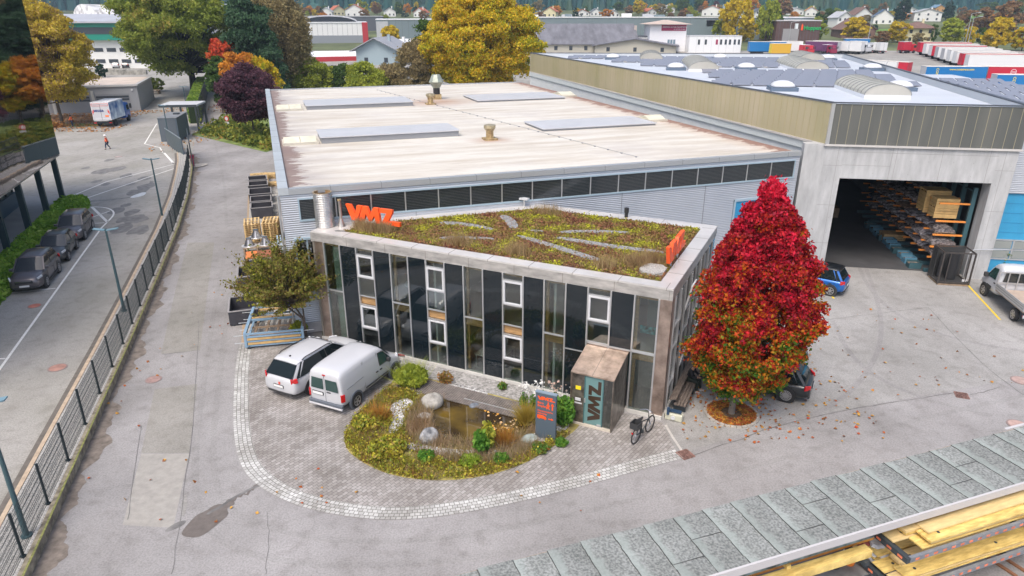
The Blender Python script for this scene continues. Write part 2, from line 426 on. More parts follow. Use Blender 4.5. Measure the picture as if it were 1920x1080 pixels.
for i, pp in enumerate([((302, 664), (375, 657), (390, 540), (402, 455), (352, 455), (330, 540)), ((290, 730), (370, 720), (355, 850), (265, 850)), ((265, 851), (355, 851), (325, 990), (230, 985))]):
 q = L2(pp); sheet('road_patch', q, .012, [M_patch, M_patch, mat('patch_pale', (.315, .30, .275), .85, var=.12, scale=3, bump=.2)][i])
 MBl = MB()
M_tar = mat('tar_seal', (.15, .145, .14), .7, var=.45, scale=1.5)
M_wet = mat('wet_asphalt', (.14, .12, .105), .45, var=.15, scale=5)
for pts, w in [([(487, 910), (455, 925), (420, 945), (390, 965)], .11), ([(1287, 860), (1330, 843), (1400, 820), (1450, 800), (1560, 775), (1640, 760), (1790, 737)], .035),
    ([(1820, 741), (1845, 735), (1875, 726)], .03), ([(1740, 577), (1790, 630), (1850, 690), (1920, 742)], .035), ([(1540, 601), (1640, 589), (1740, 577)], .03),
    ([(372, 600), (369, 720), (355, 850), (340, 960), (322, 1078)], .02), ([(500, 960), (505, 1000), (498, 1079)], .014), ([(303, 665), (376, 657)], .02), ([(265, 800), (240, 975)], .02),
    ([(1440, 600), (1520, 640), (1600, 700)], .0)]:
 if w:
  pl = smoothline(L2(pts), 2); pl = [p + Vector((random.uniform(-.03, .03), random.uniform(-.03, .03), 0)) for p in pl]
  strip('road_joint', pl, w, .0175, M_tar)
wet = [(339, 1000), (345, 1007), (370, 1009), (388, 1000), (398, 992), (410, 982), (430, 965), (425, 955), (432, 950), (441, 946), (437, 935), (425, 937), (422, 947), (412, 945), (397, 950), (388, 958), (370, 965), (355, 980)]
sheet('wet_stain', smoothpoly(L2(wet), 1), .0165, M_wet)
strip('wet_trickle', L2([(438, 940), (444, 931), (451, 932), (456, 926), (464, 928), (469, 918), (473, 920), (478, 911), (488, 908)]), .10, .0168, M_wet)
sheet('wet_stain', smoothpoly(L2([(305, 998), (330, 980), (352, 975), (345, 985), (320, 997)]), 2), .0162, M_tar)
sheet('wet_stain', smoothpoly(L2([(345, 925), (353, 935), (347, 970), (337, 965)]), 2), .0162, mat('old_patch', (.26, .25, .235), .8, var=.2, scale=9))
rs = random.Random(3)
M_smear = mat('tyre_smear', (.17, .165, .16), .75, var=.3, scale=2)
for (u, v_) in [(205, 300), (222, 316), (236, 330), (190, 322), (160, 315), (245, 345), (270, 335), (236, 385), (230, 412), (264, 412), (260, 432), (225, 430), (255, 360), (275, 350), (180, 340), (218, 395), (248, 398), (252, 412), (200, 345)]:
 c = G(u, v_); a = rs.uniform(1, 2.2); q = [(c.x + math.cos(k * .7854 + .2) * rs.uniform(.6, 1.2) * a * .45, c.y + math.sin(k * .7854) * rs.uniform(.6, 1.2) * a * .8) for k in range(8)]
 sheet('tyre_smear', smoothpoly(q, 1), .0135 + u * 4e-6, M_smear)
strip('tyre_track', smoothline(L2([(165, 378), (210, 375), (260, 368), (280, 352), (285, 340)]), 2), .35, .0148, M_smear)
sheet('water_spill', smoothpoly(L2([(240, 371), (262, 362), (275, 360), (272, 366), (255, 371)]), 2), .0152, mat('milky_spill', (.55, .56, .58), .3, var=.2, scale=3))
rg_ = random.Random(9);
pl = []; inn_ = []
for i in range(len(WALL) - 1):
 for q in range(24):
  p_ = WALL[i] + (WALL[i + 1] - WALL[i]) * q / 24; t_ = (WALL[i + 1] - WALL[i]).normalized(); inn_.append((p_.x + t_.y * .0, p_.y)); w_ = .42 + .16 * math.sin(p_.y * .9) + .14 * math.sin(p_.y * 2.3 + 1) + .1 * math.sin(p_.y * 5.1) + .1 * rg_.random(); pl.append((p_.x + t_.y * w_, p_.y - t_.x * w_))
b = MB(); b.add([(x, y, .0142) for x, y in inn_] + [(x, y, .0142) for x, y in pl], [(i, i + len(pl), i + 1 + len(pl), i + 1) for i in range(len(pl) - 1)]); struct('wall_foot_dirt', b, mat('foot_dirt', (.19, .16, .135), .9, var=.35, scale=3))
M_trk = asphalt('asphalt_track', (.26, .25, .245), (.345, .335, .33), crack=False)
for ti, pts in enumerate(([(445, 460), (430, 560), (412, 700), (395, 860), (420, 960), (560, 1010), (800, 1020), (1100, 960), (1400, 880), (1700, 790), (1930, 740)], [(425, 460), (405, 560), (385, 690), (362, 860), (375, 1000), (520, 1060), (820, 1060), (1150, 1000)],
   [(1600, 470), (1625, 540), (1690, 600), (1800, 640), (1930, 660)], [(1560, 600), (1600, 680), (1700, 740), (1860, 780)], [(1480, 800), (1600, 740), (1660, 640), (1640, 540), (1600, 450)],
   [(380, 190), (400, 260), (420, 330), (425, 420)])):
 strip('tyre_track', smoothline(L2(pts), 3), .24, .0122 + ti * .0004 if pts[0][0] < 1400 else .0142 + ti * .0004, M_trk)
def line_px(pts, w, m=None, sm=0, z=.0185):
 pl = L2(pts)
 if sm: pl = smoothline(pl, sm)
 return strip('lane_marking', pl, w, z, m or M_white)
for pts, w, sm in [([(-60, 775), (0, 692), (95, 560), (190, 428)], .13, 0), ([(190, 428), (208, 410), (214, 402), (212, 395), (198, 389), (172, 388)], .14, 2), ([(172, 388), (202, 417)], .22, 0),
     ([(175, 407), (206, 396)], .12, 0), ([(178, 419), (196, 418)], .12, 0), ([(117, 375), (200, 341), (327, 308)], .13, 0), ([(147, 377), (333, 314)], .13, 0),
     ([(294, 232), (271, 270)], .14, 0), ([(271, 270), (300, 277), (305, 286)], .14, 0), ([(308, 287), (327, 308)], .24, 0), ([(-20, 674), (10, 673)], .12, 0), ([(18, 550), (104, 541)], .12, 0),
     ([(322, 305), (331, 310)], .2, 0)]:
 line_px(pts, w, sm=sm)
line_px([(1812, 532), (1875, 600)], .12, M_yellow); line_px([(1558, 552), (1563, 560)], .12, M_yellow)
M_rust = mat('rusty_iron', (.22, .12, .10), .7, var=.35, scale=7, color2=(.30, .17, .14), metal=.2)
M_ironred = mat('red_primer_iron', (.46, .16, .11), .7, var=.3, scale=2)
def manhole(u, v, r, label, m):
 c = G(u, v); t = thing('manhole_cover', label, 'manhole cover', (c.x, c.y, .02), group='manhole covers in the asphalt')
 MB().tube((0, 0, -.01), (0, 0, .006), r, n=28).build('rim', mat('iron_rim', (.25, .19, .18), .7), t)
 d = MB().tube((0, 0, 0), (0, 0, .012), r * .84, n=28).build('lid', m, t)
manhole(65, 574, .36, 'bright orange-red round manhole cover beside the white line of the left lot', M_ironred)
manhole(108, 690, .42, 'faded red round manhole cover in the left lot close to the fence', mat('faded_red', (.36, .20, .16), .7, var=.3, scale=2))
manhole(288, 712, .36, 'dull pink round manhole cover in the road between the fence and the paved bay', mat('dull_pink', (.30, .2, .18), .7, var=.25, scale=6))
manhole(1914, 714, .42, 'pinkish round manhole cover at the right edge near the square drain', mat('pink_iron', (.38, .27, .24), .7, var=.2, scale=4))
manhole(1908, 797, .40, 'pink round manhole cover next to the felt-covered shed roof', mat('pink_iron2', (.42, .29, .25), .7, var=.2, scale=4))
manhole(222, 294, .42, 'faint pink round manhole cover in the open lot beyond the double white line', mat('faint_pink', (.36, .28, .26), .7, var=.2, scale=4))
def drain(u, v, s, rz, label):
 c = G(u, v); t = thing('drain_grate', label, 'drain grate', (c.x, c.y, .02), rz)
 fm = MB().box((0, 0, -.004), (s, s, .01)); fm.build('drain_pit', mat('pit', (.03, .02, .02), .9), t)
 g = MB(); g.bar((-s / 2, -s / 2, .008), (s / 2, -s / 2, .008), .04, .02).bar((-s / 2, s / 2, .008), (s / 2, s / 2, .008), .04, .02).bar((-s / 2, -s / 2, .008), (-s / 2, s / 2, .008), .04, .02).bar((s / 2, -s / 2, .008), (s / 2, s / 2, .008), .04, .02)
 for i in range(1, 9): g.bar((-s / 2 + i * s / 9, -s / 2, .008), (-s / 2 + i * s / 9, s / 2, .008), s / 20, .02)
 g.build('frame', M_rust, t)
drain(1285, 853, .5, R(25), 'square rusty drain grate at the end of the cobble band by the paved corner')
drain(1803, 742, .5, R(-20), 'square rusty drain grate alone in the right yard on the long asphalt joint')
PAV = [(-13.6, 31.2), (-13.0, 29.5), (-12.3, 27.4), (-11.0, 24.05), (-10.1, 21.84), (-9.25, 20.6), (-8.2, 19.75), (-6.9, 19.05), (-5.3, 18.6), (-3.9, 18.45), (-2.3, 18.65), (0, 19.3), (2.67, 20.3), (4.74, 21.2), (6.3, 21.85), (6.15, 23.9), (-9.6, 32)]
sheet('paved_bay', PAV, .020, M_pav)
strip('cobble_band', smoothline([(-13.55, 31.3), (-13.1, 29.7), (-12.5, 27.8), (-11.15, 24.05), (-10.2, 21.9), (-9.35, 20.6), (-8.25, 19.7), (-6.9, 18.98), (-5.3, 18.55), (-3.9, 18.4), (-2.3, 18.6), (0, 19.25), (2.67, 20.25), (4.74, 21.15), (6.35, 21.8)], 2), .62, .026, M_cob)
strip('channel_line', [(6.25, 23.75), (6.35, 22.9), (6.5, 22.0)], .1, .027, mat('pale_kerb', (.45, .43, .4), .8, var=.15, scale=8))
# ================================================================ COMMON MATERIALS
M_steel = mat('brushed_steel', (.42, .39, .36), .42, metal=.85, var=.22, scale=1.2, color2=(.5, .47, .44))
M_bronze = mat('bronzed_steel', (.36, .28, .235), .38, metal=.8, var=.28, scale=1.4, color2=(.44, .35, .3))
M_fascia = mat('zinc_fascia', (.36, .35, .335), .5, metal=.35, var=.22, scale=1.3, stretch=(1, 1, 3), color2=(.44, .42, .40))
M_cope = mat('pale_coping', (.60, .58, .56), .45, metal=.3, var=.1, scale=.6)
M_alu = mat('aluminium', (.58, .59, .60), .35, metal=.7)
M_paintwhite = mat('white_frame', (.55, .56, .58), .4)
M_dpanel = mat('dark_glass_panel', (.006, .011, .015), .03, spec=.7)
M_glass = glassmat('office_glass', (.8, .86, .84), .17)
M_wood = mat('warm_timber', (.40, .235, .10), .6, var=.3, scale=3, stretch=(1, 1, 8))
M_conc = mat('fair_faced_concrete', (.41, .415, .42), .8, var=.2, scale=.7, stretch=(2.5, 2.5, .6), detail=8, bump=.12, bscale=3)
M_joint = mat('concrete_joint', (.27, .265, .26), .9)
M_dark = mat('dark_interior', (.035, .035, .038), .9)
M_orange = mat('orange_letter', (.9, .10, .012), .5)
M_anth = mat('anthracite', (.04, .05, .058), .5)
M_slate = mat('slate_metal', (.085, .115, .145), .5, metal=.1)
M_black = mat('black_rubber', (.018, .018, .02), .7)
M_gravel = mat('gravel', (.30, .29, .27), .95, var=.45, scale=26, bump=.6, bscale=50, color2=(.42, .41, .39), detail=3)
M_pebble = mat('white_pebbles', (.62, .61, .6), .9, var=.3, scale=30, bump=.8, bscale=45, color2=(.85, .84, .83), detail=2)
def corrug(mb, x0, x1, z0, z1, y=0.0, amp=.022, pitch=.11, holes=()):
 """horizontal wave cladding on the plane y, interrupted at rectangular holes (x0,x1,z0,z1)"""
 z = z0
 while z < z1 - 1e-6:
  zt = min(z + pitch, z1); zm = (z + zt) / 2
  segs = [(x0, x1)]
  for hx0, hx1, hz0, hz1 in holes:
   if hz0 < zm < hz1:
    ns = []
    for a, c in segs:
     if hx1 <= a or hx0 >= c: ns.append((a, c)); continue
     if a < hx0: ns.append((a, hx0))
     if c > hx1: ns.append((hx1, c))
    segs = ns
  for a, c in segs:
   mb.add([(a, y, z), (c, y, z), (c, y - amp, zm), (a, y - amp, zm), (c, y, zt), (a, y, zt)], [(0, 1, 2, 3), (3, 2, 4, 5)])
  z = zt
M_clad = mat('silver_cladding', (.47, .49, .52), .38, metal=.45, var=.06, scale=.4)
M_framebl = mat('pale_blue_frame', (.36, .47, .55), .4, metal=.2)
M_louv = mat('louvred_glass', (.022, .027, .03), .1, spec=.7)
M_slatd = mat('louvre_slat', (.06, .07, .075), .35, spec=.6)
M_bluedoor = mat('blue_door', (.035, .28, .50), .5, var=.08, scale=1)
# ================================================================ WAREHOUSE (cream roof)
HAA = R(19.2)
H = thing('warehouse', 'long low warehouse clad in silver corrugated metal with a stained cream flat roof', 'warehouse', (-11.25, 32.35, 0), HAA)
HW, HD, HZ = 30.9, 50.7, 7.6
b = MB(); corrug(b, 0, HW, .55, 7.42, 0, holes=[(.85, 30.55, 6.1, 7.16), (26.35, 30.55, .55, 4.98), (.42, 1.9, 2.5, 5.2)])
b.build('cladding', M_clad, H, fix=False)
b = MB(); b.bb(0, HW, .05, .3, .55, 6.08).bb(0, HW, .05, .3, 7.18, 7.5).bb(0, .85, .05, .3, 6.08, 7.18).bb(30.55, HW, .05, .3, 6.08, 7.18)
b.bb(.03, .33, .3, HD, .0, 7.5).bb(HW - .3, HW, .3, HD, 0, 7.5).bb(0, HW, HD, HD + .3, 0, 7.5)
b.build('wall', M_clad, H)
MB().bb(-.03, HW, -.05, .3, 0, .55).build('plinth', mat('plinth_concrete', (.50, .5, .52), .8, var=.1, scale=1.5), H)
b = MB(); corrug(b, 0, 0, 0, 0)
b = MB(); z = .55
while z < 7.4:
 zt = z + .11; b.add([(.03, 0, z), (.03, HD, z), (.008, HD, z + .055), (.008, 0, z + .055), (.03, HD, zt), (.03, 0, zt)], [(0, 3, 2, 1), (3, 5, 4, 2)]); z = zt
b.build('side_cladding', M_clad, H, fix=False)
m, t, p = _nodes('cream_membrane'); MATS['cream_membrane'] = m
tc = t.nodes.new('ShaderNodeTexCoord'); sx = t.nodes.new('ShaderNodeSeparateXYZ'); t.links.new(tc.outputs['Object'], sx.inputs[0])
def N(kind, **kw):
 n = t.nodes.new(kind)
 for k, v in kw.items(): setattr(n, k, v)
 return n
def mth(op, a, b_=None, c_=None, clamp=False):
 n = t.nodes.new('ShaderNodeMath'); n.operation = op; n.use_clamp = clamp
 for i, q in enumerate((a, b_, c_)):
  if q is None: continue
  if isinstance(q, (int, float)): n.inputs[i].default_value = q
  else: t.links.new(q, n.inputs[i])
 return n.outputs[0]
def nzx(scale, st, det=6, ro=.6):
 mp = t.nodes.new('ShaderNodeMapping'); mp.inputs['Scale'].default_value = st; t.links.new(tc.outputs['Object'], mp.inputs[0])
 n = t.nodes.new('ShaderNodeTexNoise'); n.inputs['Scale'].default_value = scale; n.inputs['Detail'].default_value = det; n.inputs['Roughness'].default_value = ro
 t.links.new(mp.outputs[0], n.inputs[0]); return n.outputs[0]
def mixc(f, a, c):
 x = t.nodes.new('ShaderNodeMix'); x.data_type = 'RGBA'; t.links.new(f, x.inputs[0]) if not isinstance(f, float) else None
 if isinstance(a, tuple): x.inputs[6].default_value = col4(a)
 else: t.links.new(a, x.inputs[6])
 if isinstance(c, tuple): x.inputs[7].default_value = col4(c)
 else: t.links.new(c, x.inputs[7])
 return x.outputs['Result']
X, Y = sx.outputs[0], sx.outputs[1]
streak = nzx(.55, (.25, 1.6, 1)); blot = nzx(.16, (1, 1, 1), 5); fine = nzx(3.2, (.4, 2.5, 1), 5)
base = mixc(mth('MULTIPLY', mth('SUBTRACT', streak, .42, clamp=True), 3.2, clamp=True), (.60, .575, .52), (.43, .375, .30))
base = mixc(mth('MULTIPLY', mth('SUBTRACT', blot, .53, clamp=True), 3.0, clamp=True), base, (.46, .43, .41))
lap = mth('LESS_THAN', mth('ABSOLUTE', mth('SUBTRACT', mth('FRACT', mth('DIVIDE', Y, 1.55)), .5)), .012)
base = mixc(mth('MULTIPLY', lap, .35), base, (.36, .31, .26))
base = mixc(mth('MULTIPLY', mth('MULTIPLY', mth('SUBTRACT', fine, .52, clamp=True), 5.0, clamp=True), .5), base, (.36, .32, .29))
edgeL = mth('SUBTRACT', 1.0, mth('DIVIDE', X, 3.6), clamp=True); edgeR = mth('SUBTRACT', 1.0, mth('DIVIDE', mth('SUBTRACT', HW, X), 2.6), clamp=True)
dl = mth('GREATER_THAN', mth('ADD', mth('MULTIPLY', mth('MULTIPLY', edgeL, edgeL), .55), nzx(.8, (.55, 2.0, 1), 8, .7)), .74)
base = mixc(mth('MULTIPLY', mth('MULTIPLY', edgeL, 1.6, clamp=True), mth('MULTIPLY', mth('SUBTRACT', nzx(.5, (.5, 1.2, 1)), .36, clamp=True), 4.0, clamp=True)), base, (.38, .35, .33))
base = mixc(mth('MULTIPLY', dl, .8), base, (.17, .105, .09))
dr_ = mth('GREATER_THAN', mth('ADD', mth('MULTIPLY', edgeR, .5), nzx(1.1, (1, 2.5, 1), 7, .7)), .80)
base = mixc(mth('MULTIPLY', mth('MULTIPLY', edgeR, 1.2, clamp=True), .55), base, (.47, .33, .24))
base = mixc(mth('MULTIPLY', dr_, .85), base, (.20, .10, .075))
for (vx, vy, rr) in ((15.6, 33.5, 4.2), (14.1, 10.7, 1.6)):
 dx = mth('DIVIDE', mth('SUBTRACT', X, vx), rr * 1.2); dy = mth('DIVIDE', mth('SUBTRACT', Y, vy), rr)
 d2 = mth('SUBTRACT', 1.0, mth('SQRT', mth('ADD', mth('MULTIPLY', dx, dx), mth('MULTIPLY', dy, dy))), clamp=True)
 base = mixc(mth('MULTIPLY', mth('MULTIPLY', d2, 1.3), mth('MULTIPLY', nzx(.9, (.5, 1.5, 1)), 1.3), clamp=True), base, (.36, .22, .15))
t.links.new(base, p.inputs['Base Color']); p.inputs['Roughness'].default_value = .7
MB().bb(.3, HW - .05, .25, HD, 7.3, HZ).build('roof', m, H)
b = MB(); b.bb(-.06, .42, -.08, HD + .1, 7.42, 7.78).build('parapet', mat('pale_blue_coping', (.50, .54, .57), .4, metal=.3, var=.08, scale=.5), H)
for i in range(18): MB
MB().bb(.42, HW + .02, -.08, .28, 7.42, 7.70).build('eaves_trim', mat('eaves_grey', (.42, .44, .46), .4, metal=.4), H); MB().bb(.42, HW, HD - .15, HD + .1, 7.42, 7.72).build('eaves_trim', MATS['eaves_grey'], H)
b = MB()
for i in range(18): b.bb(-.065, .425, 1.4 + i * 2.9, 1.43 + i * 2.9, 7.43, 7.785)
for i in range(12): b.bb(2.4 + i * 2.5, 2.43 + i * 2.5, -.085, .285, 7.43, 7.705)
b.build('coping_joint', mat('joint_grey', (.22, .23, .25), .6), H)
xsn = [.85] + [.85 + 1.7475 * k for k in range(1, 18)]
b = MB(); b.bb(.80, 30.6, -.07, .05, 7.13, 7.21).bb(.80, 30.6, -.07, .05, 6.04, 6.12).bb(.80, .87, -.07, .05, 6.12, 7.13).bb(30.53, 30.6, -.07, .05, 6.12, 7.13); b.build('window_surround', M_framebl, H)
for k in range(17):
 x0, x1 = xsn[k] + .03, xsn[k + 1] - .03
 w = MB().bb(x0, x1, .0, .03, 6.12, 7.13).build('window', M_louv, H)
 s_ = MB()
 for q in range(12): s_.bb(x0, x1, -.012, .0, 6.15 + q * .082, 6.165 + q * .082)
 s_.build('blind', M_slatd, w)
 MB().bb(x1, x1 + .06, -.035, .03, 6.12, 7.13).build('mullion', M_alu, w)
for (x0, x1) in ((26.4, 30.5),):
 d = MB().bb(x0 + .12, x1 - .12, .01, .045, 0, 4.85).build('door', M_bluedoor, H)
 s_ = MB()
 for q in range(38): s_.bb(x0 + .12, x1 - .12, -.004, .01, .1 + q * .125, .12 + q * .125)
 s_.build('slat', mat('blue_dark', (.03, .22, .42), .5), d)
 MB().bb(x0, x0 + .12, -.05, .1, 0, 5.0).bb(x1 - .12, x1, -.05, .1, 0, 5.0).bb(x0, x1, -.06, .1, 4.85, 5.0).build('door_frame', M_framebl, d)
b = MB().bb(.45, 1.9, .0, .04, 2.55, 5.1).build('window', glassmat('green_glass', (.2, .32, .3), .25), H)
MB().bb(.40, 2.0, -.12, .08, 5.1, 5.2).bb(.42, .50, -.04, .08, 2.5, 5.1).bb(.98, 1.06, -.04, .08, 2.5, 5.1).bb(1.06, 1.9, -.04, .08, 3.9, 3.97).build('window_frame', M_framebl, b)
for q in (6.6, 12.6, 18.6, 24.2):
 MB().bb(q, q + .03, -.028, 0, .56, 6.04).build('cladding_joint', mat('joint_grey', (.2, .2, .2), .6), H)
M_sky = mat('skylight_sheet', (.50, .51, .54), .35, var=.06, scale=.5)
M_skyside = mat('skylight_side', (.25, .26, .28), .6)
for (x0, x1, y0, y1, h) in ((3.0, 12.55, 12.9, 16.5, .38), (3.2, 13.0, 31.2, 36.0, .34), (18.8, 28.3, 12.9, 17.0, .14), (19.4, 28.8, 31.8, 37.2, .14)):
 s_ = MB().bb(x0 + .08, x1 - .08, y0 + .08, y1 - .08, HZ, HZ + h).build('skylight', M_skyside, H)
 MB().bb(x0, x1, y0, y1, HZ + h, HZ + h + .06).build('sheet', M_sky, s_)
M_cream = mat('yellowed_dome', (.62, .59, .46), .4, var=.12, scale=1.5)
def hatch(x, y, w, d, n):
 s_ = MB().bb(x - w / 2 - .1, x + w / 2 + .1, y - d / 2 - .1, y + d / 2 + .1, HZ, HZ + .16).build('roof_light', mat('hatch_kerb', (.5, .47, .4), .7, var=.1, scale=2), H)
 b = MB()
 for k in range(n):
  a = x - w / 2 + k * w / n; c = a + w / n - .03
  b.loft([[(a, y - d / 2, HZ + .16), (a, y, HZ + .42), (a, y + d / 2, HZ + .16)], [(c, y - d / 2, HZ + .16), (c, y, HZ + .42), (c, y + d / 2, HZ + .16)]])
 b.build('dome', M_cream, s_)
hatch(1.75, 13.9, 2.1, 1.7, 2); hatch(1.8, 32.6, 2.1, 2.6, 2); hatch(29.4, 15.6, 1.5, 1.9, 1); hatch(29.9, 34.8, 1.5, 2.6, 1)
M_rustvent = mat('rust_vent', (.33, .21, .10), .6, metal=.4, var=.35, scale=4, color2=(.42, .33, .18))
def vent(x, y, k=1.0):
 b = MB().bb(x - .45 * k, x + .45 * k, y - .45 * k, y + .45 * k, HZ, HZ + .12).build('roof_vent', M_rustvent, H)
 c = MB().tube((x, y, HZ + .1), (x, y, HZ + .62 * k), .27 * k, n=8).build('stack', M_rustvent, b)
 d = MB().tube((x, y, HZ + .62 * k), (x, y, HZ + .80 * k), .30 * k, .42 * k, n=8).tube((x, y, HZ + .80 * k), (x, y, HZ + .98 * k), .42 * k, .42 * k, n=8).tube((x, y, HZ + .98 * k), (x, y, HZ + 1.06 * k), .42 * k, .12, n=8).build('cowl', mat('cowl_metal', (.42, .36, .24), .4, metal=.6, var=.3, scale=4), b)
vent(14.1, 10.9); vent(14.75, 31.9, 1.0)
b = MB().bb(15.95, 16.75, 35.6, 36.4, HZ, HZ + .5).build('roof_vent', M_rustvent, H)
MB().tube((16.35, 36, HZ + .5), (16.35, 36, HZ + 1.1), .34, n=10).build('stack', M_black, b)
MB().tube((16.35, 36, HZ + 1.1), (16.35, 36, HZ + 1.7), .34, .75, n=8).tube((16.35, 36, HZ + 1.7), (16.35, 36, HZ + 2.4), .75, .42, n=8).build('cowl', mat('grey_green_cowl', (.30, .33, .28), .5, metal=.4, var=.2, scale=3), b)
b = MB()
for q in range(34):
 f_ = q / 33; b.box((12 + f_ * 8.5, 47 - f_ * 45, HZ + .03), (.1, .1, .06))
b.bar((12, 47, HZ + .05), (20.5, 2, HZ + .05), .018).build('lightning_conductor', M_skyside, H)
MB().tube((-.10, -.06, 0), (-.10, -.06, 7.4), .05).build('downpipe', M_alu, H)
# ================================================================ PRODUCTION HALL with concrete portal
POA = R(-9.7); P0 = (20.0, 41.95)
B = thing('production_hall', 'large hall with fair-faced concrete gateway, olive translucent parapet and solar panels', 'factory hall', (P0[0], P0[1], 0), POA)
ZB, ZT, ZR = 8.15, 10.64, 10.15
Q0, Q1, Q2, Q3 = (-.74, 0), (10.05, 0), (15.34, 59.6), (-27.1, 55.2)
b = MB()
b.prism([(-.74, 0), (.34, 0), (.34, 1.0), (-.2, 1.0), (-1.95, .9), (-1.93, .3)], 0, ZB)
b.bb(8.95, 10.02, .0, 1.0, 0, ZB); b.bb(.34, 8.95, 0, 1.0, 6.13, ZB)
b.build('portal', M_conc, B)
b = MB()
for x in (.0, 8.98 + .35): b.bb(x, x + .02, -.004, 0, .0, ZB)
for z in (1.9, 4.4, 6.9): b.bb(-.74, .34, -.004, 0, z, z + .02).bb(8.95, 10.02, -.004, 0, z, z + .02)
for x in (3.1, 3.35, 5.9, 8.5): b.bb(x, x + .02, -.004, 0, 6.13, ZB)
b.bb(.34, 8.95, -.004, 0, 7.75, 7.77).bb(.34, 3.1, -.004, 0, 6.95, 6.97)
b.build('shutter_joint', M_joint, B)
b = MB()
for x in (-.45, .1, 9.2, 9.75):
 for z in (.8, 1.5, 2.6, 3.6, 5.0, 6.0, 7.2): b.box((x, -.003, z), (.035, .006, .035))
for x in (1.0, 2.2, 4.2, 5.2, 6.6, 7.7):
 for z in (6.5, 7.3): b.box((x, -.003, z), (.035, .006, .035))
b.build('tie_hole', M_joint, B)
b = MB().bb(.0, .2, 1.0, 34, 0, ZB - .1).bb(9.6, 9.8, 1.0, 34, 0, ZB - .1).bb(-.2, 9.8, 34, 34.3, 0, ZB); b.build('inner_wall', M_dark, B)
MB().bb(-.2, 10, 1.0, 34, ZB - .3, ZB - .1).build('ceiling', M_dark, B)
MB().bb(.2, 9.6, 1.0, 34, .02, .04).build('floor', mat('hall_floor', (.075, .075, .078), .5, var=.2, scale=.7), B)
MB().prism([(-.74, 1.02), (-.3, 34.4), (9.9, 34.4), (Q1[0] - .1, 1.02), (Q2[0] - .1, 59.4), (Q3[0] + .1, 55.0), (-1.5, 1.3)], 0, .001) if False else None
b = MB(); b.bar((Q0[0] - .05, .6, ZB / 2), (Q3[0] + .1, Q3[1], ZB / 2), .2, ZB - .02); b.bar((Q3[0], Q3[1], ZB / 2), (Q2[0], Q2[1], ZB / 2), .2, ZB - .02); b.bar((Q2[0], Q2[1], ZB / 2), (Q1[0] + .1, 1.0, ZB / 2), .2, ZB - .02)
b.build('wall', mat('render_white', (.6, .62, .62), .7, var=.05, scale=1), B)
MB().prism([Q0, Q1, Q2, Q3], ZB + .02, ZR).build('roof', mat('white_membrane', (.50, .535, .59), .5, var=.06, scale=.3), B)
def polyc(name, c, c2, sc):
 m, t, p = _nodes(name); MATS[name] = m
 tc = t.nodes.new('ShaderNodeTexCoord'); nz = t.nodes.new('ShaderNodeTexNoise'); mp = t.nodes.new('ShaderNodeMapping'); mp.inputs['Scale'].default_value = (1, 1, .12)
 t.links.new(tc.outputs['Object'], mp.inputs[0]); t.links.new(mp.outputs[0], nz.inputs[0]); nz.inputs['Scale'].default_value = sc; nz.inputs['Detail'].default_value = 5
 r = t.nodes.new('ShaderNodeValToRGB'); r.color_ramp.elements[0].position = .3; r.color_ramp.elements[1].position = .7; r.color_ramp.elements[0].color = col4(c); r.color_ramp.elements[1].color = col4(c2)
 t.links.new(nz.outputs[0], r.inputs[0]); t.links.new(r.outputs[0], p.inputs['Base Color']); p.inputs['Roughness'].default_value = .28; p.inputs['Specular IOR Level'].default_value = .6
 return m
M_pcL = polyc('olive_polycarbonate', (.33, .30, .165), (.44, .38, .26), .35)
M_pcF = polyc('smoky_polycarbonate', (.085, .092, .09), (.14, .142, .13), .8)
b = MB(); b.bar((Q0[0], Q0[1], (ZB + ZT) / 2), (Q3[0], Q3[1], (ZB + ZT) / 2), .12, ZT - ZB - .06); b.build('side_parapet', M_pcL, B)
b = MB(); b.bb(Q0[0] + .1, Q1[0], -.06, .06, ZB + .06, ZT - .04); b.build('front_parapet', M_pcF, B)
b = MB(); b.bar((Q3[0], Q3[1], ZT - .35), (Q2[0], Q2[1], ZT - .35), .12, .65).bar((Q2[0], Q2[1], ZT - .35), (Q1[0], Q1[1], ZT - .35), .3, .65); b.build('rear_parapet', mat('pale_grey_upstand', (.47, .5, .53), .5), B)
b = MB(); d_ = (Vector((Q3[0], Q3[1], 0)) - Vector((Q0[0], 0, 0))); L_ = d_.length; d_.normalize(); nl = Vector((-d_.y, d_.x, 0))
k = 0.0
while k < L_ - .2:
 a = Vector((Q0[0], 0, 0)) + d_ * k + nl * .068; b.box((a.x, a.y, (ZB + ZT) / 2), (.018, .02, ZT - ZB - .1), math.atan2(d_.y, d_.x)); k += .6
b.build('panel_joint', mat('olive_joint', (.36, .32, .19), .5), B)
b = MB(); k = Q0[0] + .45
while k < Q1[0]: b.bb(k, k + .025, -.072, -.06, ZB + .06, ZT - .06); k += .58
b.build('panel_rib', mat('beige_rib', (.32, .29, .2), .5), B)
MB().bb(Q0[0] - .1, Q0[0] + .1, -.1, .1, ZB, ZT + .01).build('corner_trim', M_alu, B)
b = MB(); b.bb(Q0[0] - .12, Q1[0] + .1, -.12, .06, ZT, ZT + .07).bar((Q0[0], 0, ZT + .035), (Q3[0], Q3[1], ZT + .035), .2, .07).bar((Q3[0], Q3[1], ZT + .02), (Q2[0], Q2[1], ZT + .02), .16, .07).bar((Q2[0], Q2[1], ZT + .02), (Q1[0], Q1[1], ZT + .02), .3, .07); b.build('parapet_cap', mat('dark_cap', (.07, .08, .10), .5), B)
b = MB(); b.bb(Q0[0] - .14, Q1[0] + .05, -.14, .08, ZB - .05, ZB + .06).bar((Q0[0], 0, ZB), (Q3[0], Q3[1], ZB), .26, .12); b.build('drip_edge', M_cope, B)
